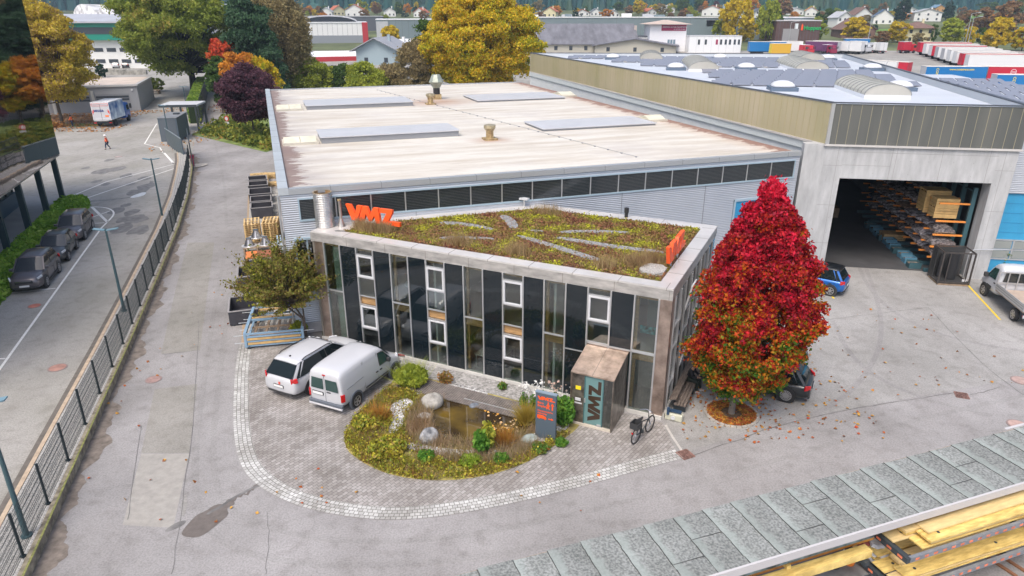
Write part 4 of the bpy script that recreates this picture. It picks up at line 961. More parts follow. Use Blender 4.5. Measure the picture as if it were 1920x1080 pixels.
# ================================================================ VEHICLES
def paint(name, c, metal=0.0, rough=.32): return mat('paint_' + name, c, rough, metal=metal, coat=.6)
M_cg = mat('car_glass', (.012, .018, .02), .04, spec=.8, coat=.4)
M_cgreen = mat('car_glass_green', (.02, .055, .05), .05, spec=.8)
M_chrome = mat('chrome', (.6, .6, .62), .15, metal=1)
M_rim = mat('alloy_rim', (.42, .42, .43), .3, metal=.7)
M_head = mat('headlamp', (.55, .57, .6), .1, spec=.8)
M_tail = mat('tail_lamp', (.5, .012, .015), .2, spec=.7)
M_plate = mat('plate_white', (.72, .72, .72), .5)
M_plastic = mat('dark_plastic', (.035, .036, .038), .6)
M_greyplastic = mat('grey_plastic', (.10, .115, .14), .55)
def mesh_only(mb, name, m, smooth=False, bevel=0):
 o = mb.build(name, m, None, smooth, bevel); return o
def wheels(root, wb, half, r, w=.22, spokes=7, dual=False, rimm=None, xoff=0.0, arches=None, archm=None):
 rimm = rimm or M_rim
 b = MB(); n = 24; rg = []
 for (y, rr) in ((-w / 2, r * .72), (-w / 2, r * .93), (-w / 2 + .03, r), (w / 2 - .03, r), (w / 2, r * .93), (w / 2, r * .70), (w / 2 - .03, r * .66)):
  rg.append([(rr * math.cos(2 * math.pi * q / n), y, rr * math.sin(2 * math.pi * q / n)) for q in range(n)])
 b.loft(rg); ty = b.build('wheel', M_black, root)
 b = MB(); b.tube((0, w / 2 - .05, 0), (0, w / 2 - .028, 0), r * .66, n=20)
 d = b
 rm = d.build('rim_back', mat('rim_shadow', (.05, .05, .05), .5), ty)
 s = MB(); s.tube((0, w / 2 - .03, 0), (0, w / 2 + .004, 0), r * .16, n=10)
 for q in range(spokes):
  a = 2 * math.pi * q / spokes; s.bar((r * .1 * math.cos(a), w / 2 - .01, r * .1 * math.sin(a)), (r * .63 * math.cos(a), w / 2 - .012, r * .63 * math.sin(a)), .045 if spokes > 6 else .07, .02, (0, 1, 0))
 for q in range(20):
  a, c = 2 * math.pi * q / 20, 2 * math.pi * (q + 1) / 20
  s.bar((r * .66 * math.cos(a), w / 2 - .01, r * .66 * math.sin(a)), (r * .66 * math.cos(c), w / 2 - .01, r * .66 * math.sin(c)), .035, .03, (0, 1, 0))
 s.build('rim', rimm, ty)
 pos = [(xoff + sx * wb / 2, sy * (half - w / 2), r) for sx in (-1, 1) for sy in (1, -1)]
 ty.location = pos[0]
 for p in pos[1:]:
  c = copy_tree(ty, root, p); c.rotation_euler = (0, 0, math.pi if p[1] < 0 else 0)
 return pos
def body_ring(x, zl, zt, wb, wt, zs=None, crown=.03, side=.12):
 zm = zl + (zt - zl) * .45 if zs is None else zs
 h = [(0, zl), (.8 * wb, zl), (wb * .985, zl + side), (wb, zm), (wt + (wb - wt) * .18, zt - .16 * min(1, (zt - zl))), (wt - .05, zt - .03), (wt * .6, zt + crown * .6), (0, zt + crown)]
 return [(x, -y, z) for y, z in h[1:-1]][::-1] and [(x, y, z) for y, z in h] + [(x, -y, z) for y, z in h[1:-1][::-1]]
def car(label, cat, c, hd, L, Wd, Hh, wb, pm, hood=.98, belt=1.0, cowl=.95, wst=.25, rt=-1.75, rb=-2.05, wr=.33, name='parked_car', glass=None, cladd=True, rails=None, plate='', spokes=7, group='cars parked around the office', roofm=None, rearz=None, xo=0.0, rimm=None):
 T = thing(name, label, cat, (c[0], c[1], 0.02), hd, group)
 w = Wd / 2; g = glass or M_cg; f = L / 2; rz_ = rearz or belt
 st = [(-f, .38, rz_ - .22, w * .80, w * .76), (-f + .05, .30, rz_ - .06, w * .90, w * .84), (-f + .22, .25, rz_, w * .965, w * .90), (-wb / 2 + xo, .20, belt + .01, w, w * .93), (0, .19, belt, w, w * .925), (wb / 2 - .45, .19, belt - .01, w, w * .925),
   (cowl + .05, .19, belt - .02, w, w * .92), (f - .75, .20, hood, w * .985, w * .88), (f - .30, .22, hood - .07, w * .94, w * .80), (f - .08, .25, hood - .19, w * .84, w * .70), (f, .36, hood - .32, w * .74, w * .62)]
 b = MB(); b.loft([body_ring(x, zl, zt, a, c_, crown=.035) for x, zl, zt, a, c_ in st])
 b.build('body', pm, T, smooth=True, sub=1)
 wl, wu, zu = w * .90, w * .74, Hh - .055; zb = belt - .03
 def quad(nm, p, m=g, par=T): return MB().add(p, [tuple(range(len(p)))]).build(nm, m, par)
 b = MB(); b.add([(cowl + .06, -wl * .92, zb), (cowl + .24, 0, zb + .01), (cowl + .06, wl * .92, zb), (wst, wu * .97, zu), (wst + .08, 0, zu + .03), (wst, -wu * .97, zu)], [(0, 1, 4, 5), (1, 2, 3, 4)]); b.build('windscreen', g, T, smooth=True)
 quad('rear_window', [(rb, wl * .86, rz_ + .0), (rb, -wl * .86, rz_ + .0), (rt, -wu * .92, zu), (rt, wu * .92, zu)])
 for sgn in (1, -1):
  quad('side_window', [(rb + .12, sgn * wl, zb + .03), (cowl - .02, sgn * wl, zb), (wst - .02, sgn * wu, zu), (rt + .1, sgn * wu, zu)])
  p = MB(); p.bar((cowl + .07, sgn * wl * .985, zb), (wst, sgn * wu * 1.0, zu + .01), .075, .05).build('pillar', pm, T)
  p = MB(); p.add([(rb - .02, sgn * wl * .93, rz_ - .04), (rb + .32, sgn * wl * 1.012, zb - .01), (rt + .28, sgn * wu * 1.02, zu), (rt - .02, sgn * wu * .92, zu)], [(0, 1, 2, 3)]).build('pillar', pm, T)
  MB().bar(((cowl + wst) / 2 - 1.0, sgn * wl * 1.004, zb), ((cowl + wst) / 2 - 1.08, sgn * wu * 1.01, zu), .08, .02).build('door_pillar', M_plastic, T)
  MB().bb(cowl - .22, cowl - .02, sgn * (w * .93), sgn * (w + .13), belt + .0, belt + .14).build('mirror', pm, T, bevel=.03)
  dl = MB()
  for xx in (cowl - .08, (cowl + wst) / 2 - 1.03, (cowl + wst) / 2 - 2.0):
   dl.bb(xx, xx + .012, sgn * (w * .99), sgn * (w + .004), .30, belt - .12)
  for xx in ((cowl + wst) / 2 - .85, (cowl + wst) / 2 - 1.85): dl.bb(xx, xx + .16, sgn * (w * .985), sgn * (w + .022), belt - .22, belt - .19)
  dl.build('door_seam', M_plastic, T)
  if cladd: MB().bb(-wb / 2 + wr, wb / 2 - wr, sgn * (w * .97), sgn * (w + .012), .2, .34).build('sill', M_plastic, T)
  if rails is not None:
   MB().path([(rt + .25, sgn * wu * .93, Hh - .02), (rt + .4, sgn * wu * .95, Hh + .045), (wst - .35, sgn * wu * .95, Hh + .045), (wst - .15, sgn * wu * .93, Hh - .02)], .022, 6).build('roof_rail', rails, T)
  for xx in (-wb / 2 + xo, wb / 2 + xo):
   MB().tube((xx, sgn * (w * .9), wr + .01), (xx, sgn * (w + .004), wr + .01), wr + .065, n=26).build('wheel_arch', M_plastic if cladd else M_black, T)
 b = MB(); rg = []
 for x, dz, k in ((rt - .10, -.05, .93), (rt + .12, 0, 1), ((rt + wst) / 2, .02, 1.02), (wst - .15, -.005, 1), (wst + .05, -.055, .95)):
  z = Hh + dz; rg.append([(x, wu * k * 1.0, z - .07), (x, wu * k * .92, z - .02), (x, wu * k * .5, z + .005), (x, 0, z + .01), (x, -wu * k * .5, z + .005), (x, -wu * k * .92, z - .02), (x, -wu * k, z - .07), (x, 0, z - .06)])
 b.loft(rg).build('roof', roofm or pm, T, smooth=True)
 for sgn in (1, -1):
  MB().bar((f - .16, sgn * w * .76, hood - .20), (f - .52, sgn * w * .93, hood - .14), .09, .13).build('headlight', M_head, T, bevel=.02)
  MB().bar((-f + .04, sgn * w * .72, rz_ - .13), (-f + .24, sgn * w * .955, rz_ - .10), .08, .22).build('taillight', M_tail, T, bevel=.02)
 MB().bar((f - .02, -w * .5, hood - .33), (f - .02, w * .5, hood - .33), .07, .16).build('grille', M_plastic, T, bevel=.02)
 MB().bar((f + .02, -w * .45, hood - .26), (f + .02, w * .45, hood - .26), .03, .03).build('grille_bar', M_chrome, T)
 MB().bar((f - .03, -w * .66, .36), (f - .03, w * .66, .36), .1, .14).build('bumper', M_plastic, T, bevel=.03)
 MB().bar((-f + .06, -w * .72, .34), (-f + .06, w * .72, .34), .1, .12).build('bumper', M_plastic, T, bevel=.03)
 MB().bb(f + .02, f + .04, -.26, .26, .42, .53).build('number_plate', M_plate, T)
 MB().bb(-f - .03, -f + .03, -.26, .26, .60, .71).build('number_plate', M_plate, T); MB().bb(-f - .026, -f + .03, -.275, .275, .585, .725).build('plate_frame', M_plastic, T)
 wheels(T, wb, w + .012, wr, xoff=xo, spokes=spokes, rimm=rimm)
 return T
P_grey = paint('warm_grey', (.13, .118, .125), .5); P_dgrey = paint('dark_grey', (.065, .068, .07), .5); P_white = paint('white', (.50, .51, .535)); P_black = paint('black', (.012, .016, .02), .2)
P_silver = paint('silver', (.40, .44, .5), .6); P_blue = paint('blue', (.012, .12, .42), .4)
g1 = 'grey cars parked along the green hedge strip'
def fromwheels(uf, ur, half):
 a, b_ = G(*uf), G(*ur); d = (a - b_); h = math.atan2(d.y, d.x); l = Vector((-math.sin(h), math.cos(h), 0)); m = (a + b_) / 2 - l * half
 return (m.x, m.y), h
c, h = fromwheels((92, 537), (113, 511), .92)
sv = dict(rails=None, wr=.36, plate='x')
car('warm grey SUV nearest the camera in the row along the hedge strip', 'car', c, h, 4.6, 1.86, 1.69, 2.66, P_grey, hood=1.03, belt=1.05, cowl=.98, wst=.28, rt=-1.72, rb=-2.12, group=g1, **sv)
c, h = fromwheels((132, 487), (147, 467), .90)
car('darker grey hatchback parked between the two grey SUVs', 'car', c, R(-70), 4.3, 1.80, 1.55, 2.63, P_dgrey, hood=.95, belt=.96, cowl=.9, wst=.15, rt=-1.4, rb=-1.95, wr=.33, group=g1, cladd=False)
c, h = fromwheels((162, 448), (176, 431), .92)
car('warm grey SUV farthest back in the row, beside the hatched white marking', 'car', c, R(-71), 4.6, 1.86, 1.69, 2.66, P_grey, hood=1.03, belt=1.05, cowl=.98, wst=.28, rt=-1.72, rb=-2.12, group=g1, **sv)
hS = R(63.5); T = car('white people carrier with black roof rails and a blue door decal', 'car', (-8.98, 27.95), hS, 4.85, 1.90, 1.67, 2.92, P_white, hood=1.03, belt=1.04, cowl=1.32, wst=.42, rt=-1.80, rb=-2.34, wr=.345, group='white vehicles in the paved bay', cladd=False, rails=M_plastic, spokes=9, rearz=1.10, xo=.02)
MB().bb(-.9, .15, -.957, -.951, .45, .98).build('decal', mat('blue_decal', (.02, .12, .4), .4, var=.9, scale=5, color2=(.1, .5, .75)), T)
MB().bb(-2.447, -2.44, -.12, -.03, .76, .88).build('badge', mat('decal_red', (.7, .08, .04), .4), T)
b = MB().bb(-1.6, -1.53, -.03, .03, 1.66, 1.73).build('aerial', M_plastic, T)
def boxside(w0, w1, z0, z1): return lambda z: w0 + (w1 - w0) * max(0, min(1, (z - z0) / (z1 - z0)))
V = thing('panel_van', 'white high-roof panel van with grey wheel arches, parked beside the pond planting', 'van', (-6.83, 26.72, .02), R(65.2), 'white vehicles in the paved bay')
b = MB(); st = [(-2.2, .42, 1.60, .82, .74, 0), (-2.17, .36, 1.86, .87, .76, 0), (-2.05, .32, 1.95, .89, .78, 0), (-1.2, .30, 1.98, .90, .79, 0), (0, .30, 1.98, .90, .79, 0), (.55, .30, 1.95, .90, .78, 0), (.80, .30, 1.84, .90, .77, 0), (1.10, .3, 1.50, .90, .80, 0), (1.42, .3, 1.16, .895, .83, 0), (1.9, .32, 1.02, .87, .79, 0), (2.14, .36, .85, .80, .70, 0), (2.22, .45, .68, .72, .62, 0)]
b.loft([body_ring(x, zl, zt, a, c_, zs=min(1.0, zt - .2)) for x, zl, zt, a, c_, _ in st]); b.build('body', P_white, V, smooth=True, sub=1)
ys_ = boxside(.905, .80, 1.0, 1.82)
for sgn in (1, -1):
 def sp(x, z, o=.004): return (x, sgn * (ys_(z) + o), z)
 MB().add([sp(.42, 1.14), sp(1.26, 1.12), sp(.78, 1.66), sp(.40, 1.70)], [(0, 1, 2, 3)]).build('side_window', M_cgreen, V)
 fr_ = MB(); pts = [sp(.42, 1.13), sp(1.28, 1.10), sp(.78, 1.69), sp(.40, 1.72)]
 for i in range(4): fr_.bar(pts[i], pts[(i + 1) % 4], .03, .02)
 fr_.bar(sp(.98, 1.12), sp(.88, 1.56), .03, .02); fr_.build('window_trim', M_plastic, V)
 dl = MB()
 for x, z0, z1 in ((.30, .42, 1.80), (-.72, .42, 1.80), (-.66, .55, 1.82), (1.18, .5, 1.12)): dl.bar(sp(x, z0, -.002), sp(x + .0, z1, -.002), .012, .014)
 dl.bar(sp(-1.9, 1.12, -.001), sp(-.75, 1.16, -.001), .02, .02)
 dl.build('door_seam', mat('seam_grey', (.2, .21, .22), .5), V)
 MB().bb(-.65, 1.02, sgn * .89, sgn * .917, .55, .60).build('rub_strip', M_plastic, V)
 for x in (.12, .42): MB().bb(x, x + .14, sgn * .885, sgn * .93, .92, .96).build('handle', M_plastic, V)
 MB().bb(.92, 1.06, sgn * .90, sgn * 1.06, 1.10, 1.30).build('mirror', M_plastic, V, bevel=.03)
 MB().bar((-2.22, sgn * .80, .82), (-2.06, sgn * .885, .82), .07, .34).build('taillight', M_tail, V, bevel=.01)
 MB().bar((2.1, sgn * .62, .86), (1.86, sgn * .80, .92), .12, .2).build('headlight', M_head, V, bevel=.03)
 for x in (-1.33, 1.53):
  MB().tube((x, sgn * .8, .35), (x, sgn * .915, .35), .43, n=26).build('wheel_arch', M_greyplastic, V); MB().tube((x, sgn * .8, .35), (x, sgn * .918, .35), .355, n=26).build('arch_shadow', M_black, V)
MB().bb(-2.28, -2.1, -.86, .86, .36, .52).build('bumper', M_greyplastic, V, bevel=.04); MB().bb(-2.30, -2.2, -.86, .86, .30, .38).build('step', mat('pale_grey', (.5, .5, .52), .5), V, bevel=.02)
MB().bb(2.05, 2.26, -.74, .74, .34, .5).build('bumper', M_greyplastic, V, bevel=.04)
for sgn in (1, -1): MB().add([(-2.225, sgn * .06, 1.08), (-2.225, sgn * .70, 1.08), (-2.215, sgn * .64, 1.58), (-2.215, sgn * .06, 1.58)], [(0, 1, 2, 3)]).build('rear_window', M_cgreen, V)
MB().add([(1.47, -.72, 1.18), (1.5, 0, 1.20), (1.47, .72, 1.18), (.87, .66, 1.81), (.90, 0, 1.84), (.87, -.66, 1.81)], [(0, 1, 4, 5), (1, 2, 3, 4)]).build('windscreen', M_cgreen, V)
MB().bb(-2.24, -2.19, .12, .64, .80, .92).build('number_plate', M_plate, V); MB().bb(-2.236, -2.19, .10, .66, .785, .935).build('plate_frame', M_plastic, V); MB().bb(-2.22, -2.19, -.28, -.08, .96, 1.0).bb(-2.205, -2.19, -.005, .005, .5, 1.75).build('handle', M_plastic, V)
MB().bb(-2.20, -2.15, -.08, .08, 1.72, 1.77).build('brake_light', M_tail, V)
wheels(V, 2.86, .925, .315, w=.2, spokes=5, xoff=.10)
car('black estate car with multi-spoke wheels half hidden by the red tree', 'car', (10.95, 27.0), R(151), 4.7, 1.84, 1.48, 2.84, P_black, hood=.88, belt=.93, cowl=.75, wst=-.05, rt=-1.75, rb=-2.15, cladd=False, spokes=14, wr=.34, rails=M_chrome)
car('silver-blue car whose bonnet pokes out behind the red tree', 'car', (11.85, 29.55), R(-17), 4.5, 1.8, 1.46, 2.7, P_silver, hood=.88, belt=.92, cowl=.8, wst=.0, rt=-1.3, rb=-2.0, cladd=False)
car('bright blue car with a black roof behind the upper red tree, beside the gateway pillar', 'car', (18.35, 39.0), R(143), 4.0, 1.78, 1.6, 2.55, P_blue, hood=.95, belt=1.0, cowl=.9, wst=.2, rt=-1.5, rb=-1.86, cladd=True, roofm=paint('roof_black', (.01, .012, .015)))
K = thing('flatbed_truck', 'white flatbed pickup truck with open aluminium sides beside the yellow line', 'flatbed truck', (28.62, 35.6, .02), R(78.5), None)
b = MB(); st = [(.62, .5, 2.02, .95, .80), (.7, .45, 2.22, .97, .82), (1.2, .42, 2.26, .98, .84), (1.55, .42, 2.2, .98, .82), (2.0, .42, 1.62, .98, .86), (2.28, .42, 1.26, .96, .85), (2.75, .45, 1.06, .9, .78), (2.9, .5, .8, .8, .7)]
b.loft([body_ring(x, zl, zt, a, c_, zs=min(1.15, zt - .2)) for x, zl, zt, a, c_ in st]); b.build('cab', P_white, K, smooth=True, sub=1)
ys_ = boxside(.985, .86, 1.15, 2.1)
for sgn in (1, -1):
 def sp(x, z, o=.005): return (x, sgn * (ys_(z) + o), z)
 MB().add([sp(.95, 1.32), sp(1.98, 1.28), sp(1.5, 1.92), sp(.98, 1.98)], [(0, 1, 2, 3)]).build('side_window', M_cgreen, K)
 MB().bb(1.75, 1.95, sgn * .98, sgn * 1.2, 1.22, 1.5).build('mirror', M_plastic, K, bevel=.04)
 MB().bb(.85, 1.0, sgn * .96, sgn * 1.01, 1.12, 1.16).build('handle', M_plastic, K); MB().bb(1.2, 1.75, sgn * .96, sgn * .995, .62, .85).build('side_strip', M_plastic, K, bevel=.02)
 for x in (1.95,): MB().tube((x, sgn * .85, .38), (x, sgn * .995, .38), .43, n=24).build('wheel_arch', M_plastic, K)
 s = MB().bb(-2.75, .55, sgn * 1.02, sgn * 1.05, .92, 1.30).build('drop_side', M_alu, K); MB().bb(-2.75, .55, sgn * 1.05, sgn * 1.06, 1.03, 1.05).bb(-2.75, .55, sgn * 1.05, sgn * 1.06, 1.16, 1.18).build('groove', mat('alu_dark', (.25, .26, .27), .4, metal=.6), s)
 MB().bb(-2.78, -2.70, sgn * .60, sgn * .98, .55, .68).build('taillight', M_tail, K)
MB().add([(.60, -.74, 1.35), (.60, .74, 1.35), (.60, .66, 1.95), (.60, -.66, 1.95)], [(0, 1, 2, 3)]).build('rear_window', M_cg, K)
MB().bb(-2.75, .55, -1.02, 1.02, .84, .92).build('load_bed', mat('bed_plywood', (.40, .32, .26), .7, var=.15, scale=2), K); MB().bb(-2.79, -2.75, -1.05, 1.05, .92, 1.30).build('tailgate', M_alu, K)
f_ = MB(); [f_.bar((.56, y, .92), (.56, y, 1.95), .05) for y in (-1, -.5, 0, .5, 1)]; f_.bar((.56, -1, 1.95), (.56, 1, 1.95), .06).bar((.56, -1, 1.3), (.56, 1, 1.3), .05); f_.build('headboard', M_alu, K)
MB().bb(-2.7, 2.3, -.42, -.32, .5, .84).bb(-2.7, 2.3, .32, .42, .5, .84).bb(-2.82, -2.72, -.98, .98, .48, .60).build('chassis', M_anth, K)
MB().bb(-2.83, -2.78, -1.0, 1.0, .56, .72).build('bumper', P_white, K)
wheels(K, 3.75, 1.0, .36, spokes=6, xoff=.08)
def lorry(label, loc, hd, L, bw, bh, boxm, cabm, roofm=None, name='lorry', zb=1.0, rear=None, sidem=None, group=None, zg=0.0, wheels_=True):
 T = thing(name, label, 'lorry', (loc[0], loc[1], zg + .02), hd, group)
 MB().bb(0, L, -bw / 2, bw / 2, zb, bh).build('box_body', boxm, T)
 MB().bb(-.02, L + .02, -bw / 2 - .02, bw / 2 + .02, bh, bh + .06).build('box_roof', roofm or mat('tarp_white', (.72, .72, .73), .5, var=.05, scale=.6), T)
 if sidem:
  for sgn in (1, -1): MB().bb(.08, L - .05, sgn * bw / 2, sgn * (bw / 2 + .012), zb + .05, bh - .06).build('side_curtain', sidem, T)
 MB().bb(-.015, 0, -bw / 2 + .08, bw / 2 - .08, zb + .08, bh - .1).build('rear_door', rear or mat('door_grey', (.45, .45, .46), .5), T)
 MB().bb(-.03, -.015, -.02, .02, zb + .1, bh - .12).build('door_gap', M_anth, T)
 MB().bb(.1, L + 1.9, -.5, .5, .6, zb).bb(-.05, .1, -bw / 2, bw / 2, .55, .75).build('chassis', M_anth, T)
 for sgn in (1, -1): MB().bb(-.08, -.04, sgn * (bw / 2 - .4), sgn * bw / 2, .58, .72).build('taillight', M_tail, T)
 x0 = L + .25
 b = MB(); b.loft([body_ring(x, .55, zt, bw / 2 * k, bw / 2 * .95 * k, zs=1.4) for x, zt, k in ((x0, 2.9, .98), (x0 + .5, 3.0, 1), (x0 + 1.6, 2.85, 1), (x0 + 1.95, 1.9, .99), (x0 + 2.05, .9, .95))])
 b.build('cab', cabm, T)
 MB().add([(x0 + 1.99, -1.05, 1.8), (x0 + 1.99, 1.05, 1.8), (x0 + 1.70, 1.0, 2.6), (x0 + 1.70, -1.0, 2.6)], [(0, 1, 2, 3)]).build('windscreen', M_cg, T)
 for sgn in (1, -1):
  MB().add([(x0 + .7, sgn * (bw / 2 + .005), 1.75), (x0 + 1.75, sgn * (bw / 2 + .005), 1.75), (x0 + 1.6, sgn * (bw / 2 * .97), 2.5), (x0 + .75, sgn * (bw / 2 * .97), 2.5)], [(0, 1, 2, 3)]).build('side_window', M_cg, T)
  MB().bb(x0 + 1.75, x0 + 1.95, sgn * (bw / 2 + .05), sgn * (bw / 2 + .3), 1.9, 2.6).build('mirror', M_plastic, T)
 for x in (1.5, x0 + 1.1):
  for sgn in (1, -1): MB().tube((x, sgn * (bw / 2 - .3), .5), (x, sgn * (bw / 2 + .0), .5), .5, n=20).tube((x, sgn * bw / 2, .5), (x, sgn * (bw / 2 + .01), .5), .28, n=14).build('wheel', M_black, T)
 return T
rA, rB = G(178, 239), G(215, 238)
MS = lorry('blue and white curtain-sided lorry with a tail lift and MESSER lettering, left lot', ((rA.x + rB.x) / 2, rA.y + .1), R(98), 5.4, 2.5, 3.55, mat('box_white', (.7, .7, .72), .5), paint('cab_blue', (.02, .12, .45)), rear=mat('liftgate', (.52, .52, .54), .5), sidem=mat('blue_curtain', (.02, .14, .42), .5, var=.2, scale=.45, color2=(.72, .8, .85), detail=2))
text('MESSER', .42, mat('navy_ink', (.01, .04, .2), .5), MS, (-.035, .95, 2.25), (R(90), 0, R(-90)), .003, bold=.012)
for sgn in (1, -1): MB().bar((-.03, sgn * 1.18, 1.9), (-.03, sgn * .98, 2.3), .02, .1).bar((-.03, sgn * 1.18, 2.15), (-.03, sgn * .98, 2.55), .02, .1).build('warning_stripe', mat('warn_red', (.7, .05, .03), .5), MS)
MB().bb(-.035, -.02, -1.0, -.5, 1.5, 1.75).build('plate', mat('hazard_orange', (.85, .2, .04), .5), MS)
MB().bb(-.5, -.1, -1.0, 1.0, .95, 1.1).build('tail_lift', M_alu, MS)
b = MB(); fr = [(-.03, y, z) for y, z in ((-1.15, 3.1), (1.15, 3.1), (1.15, 3.4), (-1.15, 3.4))]
for i in range(4): b.bar(fr[i], fr[(i + 1) % 4], .02, .04)
b.build('rear_frame', mat('warn_red', (.7, .05, .03), .5), MS)
BK = thing('bicycle', 'black city bicycle with a dark basket leaning by the office entrance', 'bicycle', tuple(((G(1190, 833) + G(1219, 808)) / 2)[:2]) + (.02,), math.atan2((G(1219, 808) - G(1190, 833)).y, (G(1219, 808) - G(1190, 833)).x))
def bwheel(x):
 b = MB(); n = 28; r = .34
 for q in range(n):
  a, c = 2 * math.pi * q / n, 2 * math.pi * (q + 1) / n; b.bar((x + r * math.cos(a), 0, .35 + r * math.sin(a)), (x + r * math.cos(c), 0, .35 + r * math.sin(c)), .04, .04, (0, 1, 0))
 w = b.build('wheel', M_black, BK); s = MB()
 for q in range(14):
  a = 2 * math.pi * q / 14; s.bar((x, 0, .35), (x + r * .95 * math.cos(a), 0, .35 + r * .95 * math.sin(a)), .006)
 s.tube((x, -.05, .35), (x, .05, .35), .03, n=8).build('spoke', M_chrome, w)
bwheel(-.54); bwheel(.54)
b = MB(); pts = dict(bb=(-.08, 0, .30), seat=(-.24, 0, .82), head=(.36, 0, .85), hl=(.40, 0, .66), rr=(-.54, 0, .35), ff=(.54, 0, .35))
for a, c in (('bb', 'seat'), ('bb', 'hl'), ('seat', 'hl'), ('bb', 'rr'), ('rr', 'seat'), ('hl', 'ff'), ('hl', 'head')): b.tube(pts[a], pts[c], .022, n=8)
b.build('frame', M_anth, BK)
MB().tube((.36, 0, .85), (.32, 0, 1.05), .018, n=8).path([(.18, -.30, 1.05), (.32, -.12, 1.08), (.32, .12, 1.08), (.18, .30, 1.05)], .016).build('handlebar', M_chrome, BK)
MB().tube((-.24, 0, .82), (-.27, 0, .95), .016).loft([[(-.40, -.09, .95), (-.40, .09, .95), (-.40, .07, 1.0), (-.40, -.07, 1.0)], [(-.12, -.03, .96), (-.12, .03, .96), (-.12, .02, 1.0), (-.12, -.02, 1.0)]]).build('saddle', M_black, BK)
MB().bb(-.78, -.42, -.17, .17, .74, .76).bb(-.78, -.42, -.17, -.15, .76, 1.0).bb(-.78, -.42, .15, .17, .76, 1.0).bb(-.80, -.78, -.17, .17, .74, 1.0).bb(-.44, -.42, -.15, .15, .76, 1.0).build('basket', M_plastic, BK)
MB().tube((.42, 0, .95), (.47, 0, .95), .05, n=12).build('headlight', mat('lamp_white', (.9, .9, .9), .3), BK); MB().box((-.86, 0, .6), (.03, .06, .06)).build('rear_light', M_tail, BK)
MB().bar((-.08, .06, .3), (-.18, .2, .02), .02).build('stand', M_anth, BK)
MB().box((-.08, 0, .3), (.12, .1, .1)).bar((-.08, .08, .3), (.05, .1, .22), .02).bar((-.08, -.08, .3), (-.2, -.1, .38), .02).build('pedal', M_anth, BK)
# ================================================================ FENCE, GRAVEL STRIP, LAMPS
M_mossy = mat('mossy_concrete', (.20, .165, .12), .9, var=.4, scale=3, color2=(.30, .26, .19))
M_moss = mat('moss_line', (.24, .24, .08), .9, var=.4, scale=8)
M_kerbst = mat('kerb_stone', (.40, .37, .33), .85, var=.15, scale=5)
def offset(line, d):
 o = []
 for i, q in enumerate(line):
  t_ = (line[min(i + 1, len(line) - 1)] - line[max(i - 1, 0)]).normalized(); o.append(Vector((q.x - t_.y * d, q.y + t_.x * d, q.z)))
 return o
def wallmb(line, w, z0, z1, mb=None):
 mb = mb or MB(); a = offset(line, w / 2); c = offset(line, -w / 2)
 mb.loft([[(p.x, p.y, z0), (q.x, q.y, z0), (q.x, q.y, z1), (p.x, p.y, z1)] for p, q in zip(a, c)]); return mb
KW = thing('retaining_wall', 'low brown mossy concrete wall carrying the mesh fence along the road', 'wall', (WALL[1].x, WALL[1].y, 0))
wallmb(offset(WALL, .1), .2, 0, .36).build('wall', M_mossy, KW, world=True)
wallmb(offset(WALL, .03), .07, .36, .375).build('moss_edge', M_moss, KW, world=True)
wallmb(offset(WALL, .2 + .62), 1.24, .0, .30).build('gravel_strip', M_gravel, None)['kind'] = 'structure'
wallmb(offset(WALL, 1.52), .16, 0, .33).build('edging', mat('edge_sand', (.42, .33, .24), .85, var=.2, scale=3), KW, world=True)
wallmb(offset(WALL, 1.72), .24, 0, .26).build('edging', mat('edge_dark', (.13, .115, .10), .85, var=.2, scale=3), KW, world=True)
gb = MB()
for k in range(1, 7):
 ln = offset(WALL, .25 + k * .165); wallmb(ln, .02, .30, .306, gb)
gb.build('gravel_line', mat('gravel_dark', (.09, .09, .09), .9), KW, world=True)
def resample(line, step):
 o = [line[0]]; acc = 0; L_ = []
 for i in range(len(line) - 1):
  a, b_ = line[i], line[i + 1]; d = (b_ - a).length; s = step - acc
  while s <= d: o.append(a + (b_ - a) * (s / d)); s += step
  acc = (acc + d) % step
 return o
FL = resample(offset(WALL, .30), 2.52)
M_fpost = mat('fence_green_black', (.018, .03, .035), .5)
FN = thing('mesh_fence', 'dark green-black welded mesh fence on the low wall beside the road', 'fence', (FL[0].x, FL[0].y, 0))
FHT = 1.62
for i in range(len(FL) - 1):
 a, b_ = FL[i], FL[i + 1]
 MB().box((a.x, a.y, .3 + FHT / 2), (.075, .05, FHT), 1.25).box((a.x, a.y, .34), (.14, .14, .04), 1.25).build('post', M_fpost, FN, world=True)
 m_ = MB(); d = b_ - a; n_ = 50 if i < 16 else 25
 for k in range(1, n_): p = a + d * k / n_; p = p + Vector((0, 0, 0)); m_.bar((p.x, p.y, .36), (p.x, p.y, .3 + FHT - .04), .0055 * (50 / n_) ** .6)
 for k in range(9): z = .38 + k * .18; m_.bar((a.x, a.y, z), (b_.x, b_.y, z), .009)
 m_.build('mesh_panel', M_fpost, FN, world=True)
